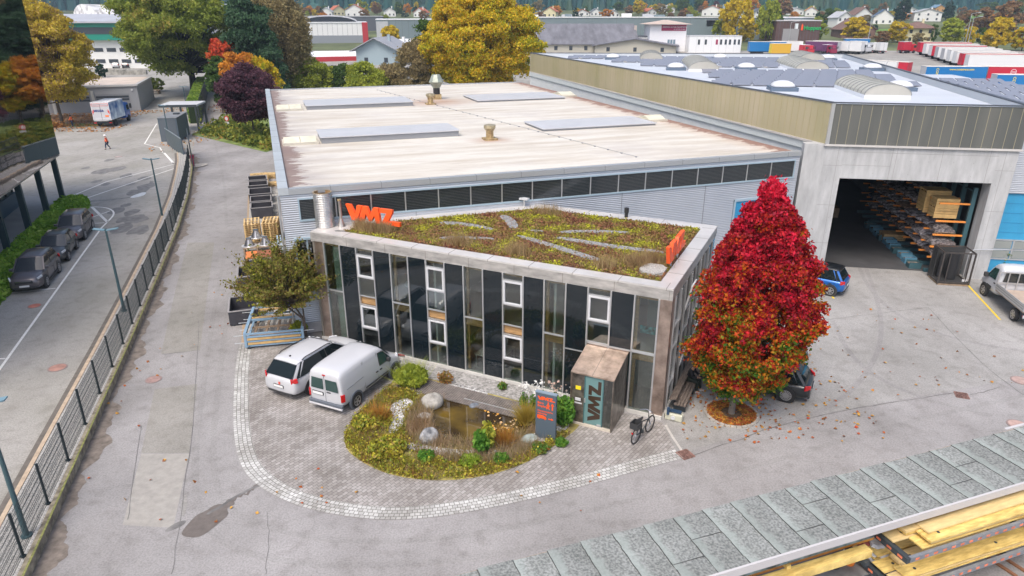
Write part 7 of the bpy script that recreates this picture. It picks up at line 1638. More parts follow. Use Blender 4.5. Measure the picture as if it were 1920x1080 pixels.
for z in (2.32, 1.18):
 MB().bb(0, 8.5, 0, .09, z - .16, z).build('beam', M_gal, TR); MB().bb(-.1, .02, 0, 2.1, z - .16, z).build('cross_beam', M_anth, TR)
 b = MB()
 for q in range(26): b.bb(.2 + q * .32, .33 + q * .32, -.006, 0, z - .12, z - .05)
 b.build('marking', M_rw, TR); b = MB()
 for q in range(5): b.bb(-.105, -.1, .15 + q * .35, .3 + q * .35, z - .12, z - .05)
 b.build('marking', M_rw, TR)
for xx in (.2, 4.2, 8.2): MB().bb(xx - .06, xx + .06, 1.8, 1.92, 0, 3.0).bb(xx - .05, xx + .05, .1, 1.9, 2.05, 2.15).bb(xx - .05, xx + .05, .1, 1.9, .92, 1.02).build('stand', M_anth, TR)
rb = random.Random(8); cnt = 0; lab = ['lower', 'upper']
for li, z in enumerate((1.19, 2.33)):
 zz = z; rows_ = 4 if li else 3
 for lay in range(rows_):
  nb = [4, 4, 3, 2][lay]
  for q in range(nb):
   wd = rb.uniform(.30, .48); x0 = rb.uniform(-.25, .7) + lay * (.35 if li else .15); L_ = rb.uniform(6.5, 8.2) - lay * .3; y = .12 + q * .47 + rb.uniform(-.03, .03) + (.25 if lay > 2 else 0); th = rb.choice([.027, .05, .08]) if lay else .04
   T = thing('board', '%s shuttering board, row %s from the front, layer %s of the %s rack level' % (['yellow', 'pale'][(q + lay) % 2], ['one', 'two', 'three', 'four'][q], ['one', 'two', 'three', 'four'][lay], lab[li]), 'board', SW(5.6 + x0 + L_ / 2, -.62 + y + wd / 2, zz), SA + rb.uniform(-.012, .012), 'shuttering boards on the timber rack')
   MB().bb(-L_ / 2, L_ / 2, -wd / 2, wd / 2, 0, th).build('plank', M_yb if (q + lay) % 2 == 0 else M_yb2, T)
   hb = MB(); [hb.tube((hx, -.02, th), (hx, -.02, th + .004), .045, n=12) for hx in (-L_ / 2 + .5, 0.3, L_ / 2 - .9)]; hb.build('grip_hole', M_anth, T) if lay < 3 else None
  zz += .085
T = thing('beam', 'yellow glulam beam lying on the left rack in front of the tarpaulin', 'beam', SW(3.1, .22, 1.9), SA); MB().bb(-5, 2.0, -.14, .14, 0, .22).build('beam_body', M_yb, T)
T = thing('beam', 'orange-brown timber beam behind the yellow glulam beam', 'beam', SW(3.1, .62, 2.0), SA); MB().bb(-5, 2.5, -.12, .12, 0, .2).build('beam_body', mat('orange_timber', (.55, .24, .04), .5, var=.2, scale=2, stretch=(1, 6, 1)), T)
T = thing('wrapped_stack', 'timber stack wrapped in teal film with orange print under the shed eaves', 'stack', SW(-1.5, .35, 2.25), SA); MB().bb(-4, 6.9, .0, 1.2, 0, .42).build('wrap', mat('teal_film', (.05, .10, .13), .35, var=.5, scale=3, color2=(.13, .2, .24)), T, bevel=.03)
b = MB(); [b.bb(-3.6 + q * .75, -3.25 + q * .75, -.006, 0, .12, .2) for q in range(14)]; b.build('print', M_rw, T)
for xx in (1.0, 4.0): MB().bb(-.06 + xx, .06 + xx, -.06, 1.6, -.12, 0).build('bearer', M_yb, T)
RL = thing('timber_rack', 'dark steel cantilever rack carrying the beams left of the board rack', 'rack', SW(0, .2, 0), SA)
for xx in (-3, .8, 4.9): MB().bb(xx - .07, xx + .07, -.2, 1.7, 1.72, 1.86).build('arm', M_anth, RL); MB().bb(xx - .08, xx + .08, 1.55, 1.7, 0, 2.7).build('upright', M_anth, RL)
b = SW(5.35, .9); T = thing('bucket', 'orange bucket with a white rim below the yellow beam', 'bucket', (b[0], b[1], .9)); MB().tube((0, 0, 0), (0, 0, .34), .15, .19, 20).build('pail', mat('bucket_orange', (.8, .22, .03), .4), T); MB().tube((0, 0, .34), (0, 0, .37), .2, n=20).build('rim', M_paintwhite, T)
MB().tube((0, 0, .371), (0, 0, .375), .17, n=20).build('inside', mat('bucket_inside', (.12, .12, .13), .6), T)
for i, (dx, lab_) in enumerate(((-.55, 'coiled black cable roll'), (.5, 'dull red steel cylinder standing'))):
 b = SW(5.35 + dx, .95); T = thing(['cable_coil', 'steel_tank'][i], lab_ + [' left of the orange bucket', ' right of the orange bucket'][i], ['cable', 'cylinder'][i], (b[0], b[1], .9))
 if i == 0:
  c_ = MB()
  for q in range(3):
   for s in range(18): a, e = 2 * math.pi * s / 18, 2 * math.pi * (s + 1) / 18; c_.tube((.18 * math.cos(a), .18 * math.sin(a), .08 + q * .07), (.18 * math.cos(e), .18 * math.sin(e), .08 + q * .07), .03, n=6)
  c_.build('coil', M_black, T)
 else: MB().tube((0, 0, 0), (0, 0, .55), .16, n=18).tube((0, 0, .55), (0, 0, .62), .16, .1, 18).build('tank', mat('dull_red', (.28, .06, .05), .6), T)
b = SW(6.15, .8); T = thing('plastic_sack', 'crumpled white plastic sack beside the red cylinder under the shed', 'sack', (b[0], b[1], .9)); rg = []
rs_ = random.Random(2)
for (r_, z_) in ((.32, 0), (.38, .2), (.33, .45), (.2, .6), (.26, .72)): rg.append([(r_ * rs_.uniform(.8, 1.2) * math.cos(2 * math.pi * q / 12), r_ * rs_.uniform(.8, 1.2) * math.sin(2 * math.pi * q / 12), z_ + rs_.uniform(-.04, .04)) for q in range(12)])
MB().loft(rg).build('bag', mat('sack_white', (.55, .56, .6), .3, var=.3, scale=4), T)
T = thing('work_table', 'low steel table under the shed eaves holding bucket and sack', 'table', SW(4.6, 1.0, 0), SA); MB().bb(-2.2, 2.0, -.6, .5, .84, .9).build('tabletop', mat('table_grey', (.2, .2, .2), .7, var=.3, scale=2), T)
for x, y in ((-2.1, -.5), (1.9, -.5), (-2.1, .4), (1.9, .4)): MB().bb(x - .03, x + .03, y - .03, y + .03, 0, .84).build('leg', M_anth, T)
for i, (x, lab_) in enumerate(((10.42, 'left rusty steel rail lying on the asphalt by the timber rack'), (10.86, 'right rusty steel rail lying on the asphalt by the timber rack'))):
 T = thing('steel_rail', lab_, 'rail', SW(x, -.1, .02), SA + R(96), 'rusty rails on the asphalt'); MB().bb(-.45, 1.6, -.05, .05, 0, .05).build('rail_body', mat('rail_rust', (.22, .10, .05), .7), T)
# ================================================================ TREES
M_bark = mat('bark', (.09, .07, .055), .9, var=.3, scale=4); M_barkd = mat('dark_bark', (.018, .016, .015), .9)
M_barkg = mat('grey_bark', (.19, .165, .14), .9, var=.2, scale=4)
def crownpts(n, ncl, prof, clr, rng, inner=.45, flat=.75):
 """leaf points and cluster centres in a unit crown: prof(t)=radius at height t in 0..1"""
 C = []
 while len(C) < ncl:
  t_ = rng.random(); r = prof(t_)
  if rng.random() > (r / 1.0) ** 1.2 + .08: continue
  a = rng.uniform(0, 2 * np.pi); rr = r * (inner + (1 - inner) * rng.random() ** .5) * rng.uniform(.8, 1.08)
  C.append((rr * np.cos(a), rr * np.sin(a), t_))
 C = np.array(C); k = rng.integers(0, ncl, n); s = clr * rng.uniform(.7, 1.35, ncl)[k][:, None]
 return C, C[k], s
def tree(label, pos, H_, Rr, z0, m, n=12000, ncl=110, ls=.2, prof=None, clr=.8, name='tree', bark=None, tr=.22, seed=1, limbs=14, group=None, off=(0, 0), inner=.45, multi=1, droop=0, cat='tree', leafdir=None, aspect=1.7, spray=0, lean=99, zs=.6):
 rng = np.random.default_rng(seed); T = thing(name, label, cat, (pos[0], pos[1], pos[2]), rng.uniform(0, 6), group)
 T.rotation_euler = (0, 0, 0)
 prof = prof or (lambda t_: math.sin(math.pi * min(1, max(0, t_ * .92 + .08))) ** .55)
 C, base, s = crownpts(n, ncl, prof, clr, rng, inner)
 hz = H_ - z0; lf = lambda q: np.clip(q[:, 2:3] * lean, 0, 1) * np.array([off[0], off[1], 0]) + np.array([0, 0, z0])
 cen = base * np.array([Rr, Rr, hz]) + lf(base)
 d = rng.normal(size=(n, 3)); d /= np.linalg.norm(d, axis=1)[:, None]; d[:, 2] = np.where(rng.random(n) < .7, np.abs(d[:, 2]), d[:, 2]); d = d * (rng.random(n) ** .35)[:, None] * s * 1.35 * np.array([1, 1, zs]) + rng.normal(size=(n, 3)) * s * .16
 if spray: od = base * np.array([1, 1, .5]) + np.array([0, 0, .12]); od /= np.linalg.norm(od, axis=1)[:, None] + 1e-6; d += od * rng.normal(size=(n, 1)) * spray
 if droop: d[:, 2] -= np.abs(rng.normal(size=n)) * droop
 P = cen + d
 leaves('crown', P, ls, m, T, aspect=aspect)
 Cw = C * np.array([Rr, Rr, hz]) + lf(C); b = MB(); bark = bark or M_bark
 top = (off[0] * .9, off[1] * .9, z0 + hz * .72)
 for q in range(multi):
  a = 2 * math.pi * q / max(1, multi); bs = (math.cos(a) * tr * .6 * (multi > 1), math.sin(a) * tr * .6 * (multi > 1), -.1)
  tp = (top[0] + math.cos(a) * Rr * .25 * (multi > 1), top[1] + math.sin(a) * Rr * .25 * (multi > 1), top[2])
  mid = ((bs[0] + tp[0]) / 2 + rng.normal() * .03 * hz * .4, (bs[1] + tp[1]) / 2 + rng.normal() * .03 * hz * .4, (bs[2] + tp[2]) / 2)
  b.path([bs, (bs[0], bs[1], z0 * .6), mid, tp], tr, 9, tr * .25)
 idx = rng.choice(ncl, min(limbs, ncl), replace=False)
 for i in idx:
  e = Cw[i]; f_ = rng.uniform(.1, .6); st_ = (off[0] * f_, off[1] * f_, z0 * .9 + (e[2] - z0) * .35)
  md = ((st_[0] + e[0]) / 2, (st_[1] + e[1]) / 2, (st_[2] + e[2]) / 2 - .03 * hz)
  b.path([st_, md, tuple(e)], tr * .42, 6, tr * .08)
 b.build('trunk', bark, T)
 return T
def cone(p=1.0): return lambda t_: max(0, (1 - t_)) ** p * min(1, .35 + t_ * 6)
M_red = leafmat('maple_red', [(.04, .13, .012), (.09, .17, .012), (.30, .2, .012), (.55, .14, .01), (.5, .03, .012), (.14, .008, .016), (.62, .02, .03), (.2, .006, .025), (.66, .015, .05)], .9, trans=.3)
m = M_red; t = m.node_tree; tcn = [n for n in t.nodes if n.bl_idname == 'ShaderNodeTexCoord'][0]; crn = [n for n in t.nodes if n.bl_idname == 'ShaderNodeValToRGB'][0]
src = crn.inputs[0].links[0].from_socket; sx_ = t.nodes.new('ShaderNodeSeparateXYZ'); t.links.new(tcn.outputs['Object'], sx_.inputs[0])
ma = t.nodes.new('ShaderNodeMath'); ma.operation = 'MULTIPLY_ADD'; ma.inputs[1].default_value = .075; ma.inputs[2].default_value = -.37; t.links.new(sx_.outputs[2], ma.inputs[0])
mb_ = t.nodes.new('ShaderNodeMath'); mb_.operation = 'ADD'; mb_.use_clamp = True; t.links.new(src, mb_.inputs[0]); t.links.new(ma.outputs[0], mb_.inputs[1]); t.links.new(mb_.outputs[0], crn.inputs[0])
g = G(1371, 776); tree('tall bright red and orange maple standing in a round bed by the office', (g.x, g.y, .03), 9.55, 2.4, 1.2, M_red, n=118000, ncl=500, ls=.088, off=(.5, .1), lean=2.4, prof=lambda t_: float(np.interp(t_, [0, .1, .22, .36, .5, .64, .78, .9, 1], [.36, .66, .9, 1, .93, .77, .54, .29, .05])), zs=1.0, clr=.27, name='maple_tree', bark=M_barkg, tr=.15, seed=3, limbs=60, inner=.5)
ring = []
for q in range(32): a = 2 * math.pi * q / 32; ring.append((g.x + 1.02 * math.cos(a), g.y + 1.02 * math.sin(a)))
sheet('tree_pit', ring, .05, mat('pit_soil', (.11, .07, .04), 1, var=.4, scale=6))
tb = MB()
for q in range(30): a, e = 2 * math.pi * q / 30, 2 * math.pi * (q + .9) / 30; tb.bar((g.x + 1.06 * math.cos(a), g.y + 1.06 * math.sin(a), .045), (g.x + 1.06 * math.cos(e), g.y + 1.06 * math.sin(e), .045), .12, .07)
tag(tb.build('tree_pit_edging', M_kerbst, None), kind='structure')
a = RNG.uniform(0, 6.28, 1500); r = RNG.uniform(.2, 1, 1500) ** .5; o = leaves('fallen_leaves', np.column_stack([g.x + r * np.cos(a), g.y + r * np.sin(a), np.full(1500, .07)]), .11, M_leaffall, None, flat=5, aspect=1.2); tag(o, 'carpet of red and yellow leaves in the round bed under the maple', 'fallen leaves', kind='stuff')
g = G(574, 640); tree('small spreading olive-green tree with several stems beside the parked white cars', (g.x, g.y, .03), 4.8, 2.6, 2.1, leafmat('olive_small', [(.24, .10, .05), (.15, .17, .03), (.22, .14, .05), (.24, .25, .04), (.13, .15, .03), (.62, .6, .04)], .9), n=19000, ncl=210, ls=.078, spray=.42, prof=lambda t_: min(1, .55 + t_ * 1.2) * (1.12 - t_) ** .6, clr=.12, name='small_tree', tr=.065, seed=8, limbs=150, off=(-.75, -.1), multi=3, inner=.1)
shrub(562, 632, .42, .75, 900, .12, leafmat('lime_shrub', [(.2, .26, .03), (.4, .42, .04), (.55, .52, .05)], 2), 'lime_shrub', 'small yellow-green shrub at the foot of the spreading tree')
shrub(1870, 510, .6, 1.9, 900, .16, leafmat('laurel', [(.06, .12, .02), (.14, .24, .04), (.35, .4, .06)], 2), 'yard_shrub', 'green shrub beside the blue door behind the flatbed truck')
K_ = dict
pal = dict(
 oak=[(.08, .12, .015), (.15, .20, .025), (.22, .28, .035), (.30, .33, .05), (.38, .28, .06)],
 chest=[(.26, .15, .10), (.38, .26, .12), (.5, .36, .06), (.62, .48, .04), (.32, .29, .05), (.65, .42, .06)],
 gold=[(.18, .22, .015), (.36, .38, .02), (.6, .5, .02), (.72, .42, .02), (.36, .38, .02), (.7, .3, .03)],
 yellow=[(.3, .26, .02), (.55, .42, .02), (.7, .5, .03), (.6, .36, .02)],
 lime=[(.16, .22, .03), (.27, .33, .04), (.42, .45, .05), (.26, .29, .04)],
 purple=[(.045, .02, .03), (.09, .035, .055), (.16, .07, .09), (.08, .045, .045)],
 dark=[(.008, .03, .018), (.015, .05, .028), (.03, .08, .04), (.012, .04, .02)],
 pine=[(.025, .055, .03), (.045, .10, .05), (.08, .16, .075), (.035, .07, .045)],
 brown=[(.2, .15, .08), (.28, .22, .10), (.34, .28, .13), (.22, .22, .08)],
 orange=[(.45, .14, .02), (.6, .24, .03), (.7, .34, .03), (.5, .3, .04)],
 red=[(.5, .05, .03), (.65, .1, .03), (.55, .16, .05), (.3, .1, .03)],
 green=[(.03, .07, .015), (.06, .12, .02), (.1, .17, .03), (.15, .2, .04)],
 rust=[(.2, .1, .05), (.3, .16, .07), (.26, .18, .09), (.18, .13, .05)])
def LM_(k): return leafmat('leaf_' + k, pal[k], .12)
def TP(u, vb, vt, wpx, dy=0):
 p = GT(u, vb);
 if dy: p = Vector((p.x * (p.y + dy) / p.y, p.y + dy, terr(p.y + dy)))
 w = p.y * math.cos(PITCH) + (CH - p.z) * math.sin(PITCH)
 return (p.x, p.y, p.z), HT(p, vt), wpx / 2 * w / FPX
def big(label, u, vb, vt, wpx, k, n, ncl, ls, clr, z0f=.2, name='tree', **kw):
 p, h, r = TP(u, vb, vt, wpx); return tree(label, p, h, r, h * z0f, LM_(k), n=n, ncl=ncl, ls=ls, clr=clr, name=name, tr=kw.pop('tr', .35), **kw)
big('half-bare brown and yellow tree right of the mirrored building', 118, 236, 2, 150, 'chest', 75000, 330, .19, .75, .22, seed=21, limbs=60, inner=.2, tr=.28)
big('slender yellow tree leaning behind the mirrored building corner', 70, 225, -25, 90, 'chest', 16000, 120, .32, .9, .25, seed=22, limbs=30, inner=.2)
big('large dark-trunked oak with dense olive-green crown beside the hedge', 366, 178, -45, 236, 'oak', 110000, 230, .30, 1.3, .22, name='oak_tree', bark=M_barkd, tr=.85, seed=23, limbs=60, inner=.25)
big('dark green cedar with tiered branches beyond the purple tree', 487, 205, -40, 130, 'pine', 50000, 150, .30, 1.2, .12, name='cedar_tree', prof=lambda t_: (1 - t_ * .75) * (.8 + .2 * math.sin(t_ * 40)), seed=24, tr=.5, limbs=40, inner=.2)
big('brownish weeping tree hanging right of the dark cedar', 540, 190, -30, 105, 'brown', 40000, 130, .24, .8, .35, name='weeping_tree', seed=25, tr=.4, droop=2.6, limbs=30)
big('dark purple-leaved plum tree beside the warehouse corner', 478, 262, 126, 108, 'purple', 42000, 200, .19, .6, .30, name='plum_tree', seed=26, tr=.16, limbs=50, inner=.2)
big('wide golden-green tree behind the middle of the warehouse', 905, 185, -22, 212, 'gold', 130000, 360, .27, 1.2, .12, name='tree', seed=27, tr=.5, limbs=30, inner=.35)
big('small tree with scarlet top behind the road bend', 434, 208, 70, 40, 'red', 7000, 50, .35, .6, .45, seed=28)
big('orange-leaved tree right of the scarlet one', 458, 218, 92, 52, 'orange', 9000, 70, .35, .7, .3, seed=29)
big('fresh green slim tree at the road bend left of the purple plum', 420, 212, 108, 34, 'green', 6000, 60, .35, .6, .2, seed=30)
big('yellow-orange tree just behind the purple plum', 500, 215, 112, 56, 'gold', 7000, 60, .35, .7, .3, seed=31)
for i, (u, vt, w, k, lab) in enumerate(((545, 98, 84, 'lime', 'yellow-green birch at the left end of the row behind the warehouse'), (592, 112, 66, 'lime', 'second yellow-green birch from the left behind the warehouse'), (640, 124, 64, 'green', 'short green tree in the row in front of the blue-grey gabled house'), (688, 118, 72, 'lime', 'lime-green tree right of centre in the row behind the warehouse'), (735, 122, 62, 'brown', 'pinkish-brown bush-like tree in the row behind the warehouse'), (782, 78, 66, 'brown', 'olive-brown tree left of the wide golden tree'), (802, 40, 50, 'green', 'dark green tree edge hugging the wide golden tree'))):
 big(lab, u, 182 + (i % 2) * 5, vt, w, k, 16000, 90, .25, .8, .08, name='birch_tree' if i < 2 else 'tree', seed=40 + i, group='trees behind the warehouse', tr=.16)
ug = scatter([(-44, 97), (-39, 93), (-30, 84), (-29, 90), (-38, 104), (-46, 118)], 5200)
o = leaves('undergrowth', np.column_stack([ug, np.abs(RNG.normal(.3, .5, len(ug)))]), .3, leafmat('under_leaf', [(.05, .09, .015), (.12, .17, .03), (.3, .32, .05), (.3, .14, .03)], .5), None); tag(o, 'low green and yellow undergrowth below the purple plum', 'undergrowth', kind='stuff')
sheet('planting_strip', [(-45, 97), (-39.5, 92), (-30, 83.5), (-28, 92), (-40, 125), (-49, 128)], .022, M_grass)
sheet('lawn', [(-100, 103.5), (-74, 103.5), (-62.5, 104.5), (-62.5, 107.5), (-80, 108), (-100, 108)], .022, M_grass)
sheet('lawn', [(-84, 151), (-66, 148), (-68, 158), (-90, 163)], .024, M_grass)
sheet('leaf_bed', [(-100, 108), (-80, 108), (-64, 108), (-66, 118), (-100, 116)], .021, mat('leafy_soil', (.22, .13, .07), 1, var=.4, scale=1.5))
T = thing('picnic_table', 'wooden picnic table on the leaf-strewn verge behind the grey garage', 'table', tuple(GT(290, 176))); MB().bb(-1.3, 1.3, -.6, .6, .72, .8).build('tabletop', M_palg, T)
for x in (-1, 1): MB().bb(x - .06, x + .06, -.5, .5, 0, .72).build('leg', M_palg, T)
MB().bb(-1.3, 1.3, -1.1, -.8, .42, .48).bb(-1.3, 1.3, .8, 1.1, .42, .48).build('seat', M_palg, T)
PROTO = {}
def proto(kind):
 if kind in PROTO: return PROTO[kind]
 if kind == 'round': T = tree('x', (0, -200, 0), 1, .5, .12, LM_('green'), n=3000, ncl=42, ls=.065, clr=.075, tr=.025, seed=60, limbs=8, inner=.3)
 elif kind == 'broad': T = tree('x', (0, -200, 0), 1, .5, .15, LM_('green'), n=3600, ncl=60, ls=.06, clr=.065, tr=.03, seed=61, limbs=10, inner=.3, prof=lambda t_: (min(1, .5 + t_ * 1.6)) * (1.02 - t_) ** .5)
 elif kind == 'cone': T = tree('x', (0, -200, 0), 1, .5, .06, LM_('dark'), n=2600, ncl=70, ls=.05, clr=.05, tr=.02, seed=62, limbs=8, prof=cone(.9), inner=.35)
 elif kind == 'drop': T = tree('x', (0, -200, 0), 1, .5, .2, LM_('lime'), n=3600, ncl=55, ls=.05, clr=.06, tr=.025, seed=63, droop=.08, limbs=8)
 PROTO[kind] = T; return T
usedp = set()
def far_tree(label, u, vb, vt, wpx, k, kind='round', name='tree', group='trees among the far houses'):
 p, h, r = TP(u, vb, vt, wpx); pr = proto(kind)
 if kind in usedp: T = copy_tree(pr)
 else: T = pr; usedp.add(kind)
 T.name = name; T.location = p; T.scale = (r * 2, r * 2, h); T.rotation_euler = (0, 0, (u * 1.7) % 6.28); tag(T, label, 'tree', group)
 for ch in T.children:
  if ch.name.startswith('crown'): ch.material_slots[0].link = 'OBJECT'; ch.material_slots[0].material = LM_(k)
 return T
FT = [
 ('bright yellow tree with bare lower branches in front of the dark grey hall', 733, 98, 48, 52, 'yellow', 'broad'), ('small cone-shaped yellow tree beside the white building', 585, 78, 63, 11, 'orange', 'cone'),
 ('round orange-green tree above the grey hall roof, left of the white tower house', 1198, 28, 0, 26, 'gold', 'round'), ('tall yellow-green weeping tree right of the white container office', 1376, 78, -8, 62, 'yellow', 'drop'), ('lime-yellow low tree at the foot of the tall yellow weeping tree', 1352, 76, 34, 36, 'lime', 'drop'),
 ('golden tree between the weeping tree and the brown hall', 1402, 78, 42, 30, 'yellow', 'round'), ('orange-brown tree behind the tall yellow weeping tree', 1402, 26, -4, 34, 'orange', 'round'), ('olive weeping tree left of the brown hall', 1436, 78, -4, 44, 'lime', 'drop'),
 ('dark olive round tree beside the flagpoles of the brown hall', 1452, 78, 22, 34, 'green', 'broad'), ('brown round tree above the brown hall roof', 1462, 32, -2, 42, 'rust', 'round'), ('yellow-green round tree in front of the brown hall', 1524, 78, 40, 42, 'lime', 'round'),
 ('dark green tree left of the white gabled house', 1550, 48, 16, 26, 'green', 'round'), ('dark conifer beside the white gabled house', 1532, 46, 12, 18, 'dark', 'cone'), ('orange-yellow tree in front of the brown-roofed barn', 1600, 76, 32, 56, 'yellow', 'broad'), ('dark green wide pine above the houses', 1562, 20, -8, 38, 'dark', 'broad'),
 ('golden tree right of the dark wide pine', 1602, 20, -4, 32, 'gold', 'round'), ('dark purple tree beside the golden one', 1628, 20, -8, 26, 'purple', 'round'), ('green tree right of the dark purple tree', 1650, 18, -2, 28, 'green', 'round'),
 ('bright yellow tree left of the cream hipped house', 1682, 80, 40, 42, 'yellow', 'round'), ('dark fir in front of the white houses', 1690, 42, -2, 34, 'dark', 'broad'), ('tall dark spruce right of the white houses', 1776, 38, -14, 28, 'dark', 'cone'), ('olive tree right of the cream hipped house', 1780, 84, 34, 54, 'lime', 'broad'),
 ('slim green tree at the corner of the cream hipped house', 1748, 80, 46, 18, 'green', 'round'), ('brown-red bare tree behind the street lamps', 1832, 60, 14, 50, 'rust', 'round'), ('large golden-yellow maple at the right edge', 1868, 94, 32, 64, 'yellow', 'broad'), ('olive-golden tree at the far right edge above the trailers', 1915, 96, 46, 50, 'gold', 'broad'), ('brown autumn tree behind the golden maple', 1888, 62, 2, 52, 'rust', 'round'),
 ('dark hedge-like tree beyond the right-hand meadow', 1850, 22, 4, 40, 'green', 'round'), ('green-yellow tree in the top right corner', 1912, 22, -8, 34, 'lime', 'round'), ('short green tree behind the street lamps', 1818, 86, 50, 26, 'gold', 'round'), ('dark green shrub-like tree left of the golden maple', 1835, 84, 52, 18, 'green', 'round'),
 ('bushy olive tree by the cream hipped house garden', 1722, 84, 62, 28, 'brown', 'round'), ('mixed brown bush between barn and cream house', 1650, 82, 58, 34, 'rust', 'round'), ('dark conifer between barn and solar-roofed house', 1640, 58, 40, 14, 'dark', 'cone'), ('small dark fir left of the meadow', 1635, 62, 48, 14, 'dark', 'cone'),
 ('pale green tree among the left row of houses', 678, 30, 0, 24, 'lime', 'round'), ('pinkish-brown round tree behind the left houses', 707, 28, 4, 20, 'rust', 'round'), ('bluish green tree behind the left houses', 642, 18, -2, 18, 'green', 'round'), ('orange round tree right of the left houses', 765, 28, 6, 15, 'orange', 'round'), ('small yellow tree beside the leftmost white house', 592, 34, 18, 13, 'yellow', 'round'), ('brown tree group left of the white houses', 576, 34, 14, 24, 'rust', 'broad'),
 ('green tree left of the orange round tree', 748, 28, 4, 16, 'green', 'round'), ('dark green tree right of the orange round tree', 780, 28, 12, 12, 'dark', 'round'), ('green slender conifer right of the wide golden tree', 999, 30, -4, 11, 'green', 'cone'), ('brown low tree beside the slender conifer', 970, 32, 6, 22, 'rust', 'round'), ('olive tree between conifer and long barn', 1013, 22, 0, 16, 'brown', 'round'),
 ('dark purple-brown tree behind the long barn', 1048, 12, -3, 18, 'rust', 'round'), ('green tree right of the long barn', 1215, 20, 0, 18, 'green', 'round'), ('brown tree behind the red-roofed houses', 1240, 18, -3, 26, 'rust', 'round'), ('wide green tree behind the rooftop ventilation', 1278, 24, -4, 34, 'green', 'broad'), ('second wide green tree behind the rooftop ventilation', 1312, 22, -5, 32, 'green', 'broad'), ('orange low tree at the grey hall roof edge', 1288, 26, 15, 22, 'orange', 'round'), ('purple-brown tree right of the rooftop ventilation', 1342, 22, 2, 14, 'purple', 'round'), ('brown low tree left of the orange-green round tree', 1178, 28, 12, 18, 'rust', 'round')]
for lab, u, vb, vt, w, k, kind in FT: far_tree(lab, u, vb, vt, w, k, kind)
rt_ = random.Random(77); kk = ['lime', 'rust', 'green', 'gold', 'dark', 'brown', 'orange', 'lime', 'rust']
for i in range(130):
 u = rt_.uniform(560, 1930); vb = rt_.uniform(19, 40) if i % 3 else rt_.uniform(17, 24); w = rt_.uniform(12, 26); k = rt_.choice(kk)
 if 820 < u < 960: continue
 if u > 1500: vb += rt_.uniform(0, 22)
 far_tree('small %s tree in the mixed planting among the far village houses' % {'lime': 'yellow-green', 'rust': 'rust-brown', 'green': 'green', 'gold': 'golden', 'dark': 'dark evergreen', 'brown': 'olive-brown', 'orange': 'orange'}[k], u, vb, vb - rt_.uniform(12, 22), w, k, 'cone' if k == 'dark' else rt_.choice(['round', 'broad']), group='small %s trees among the far village houses' % k)
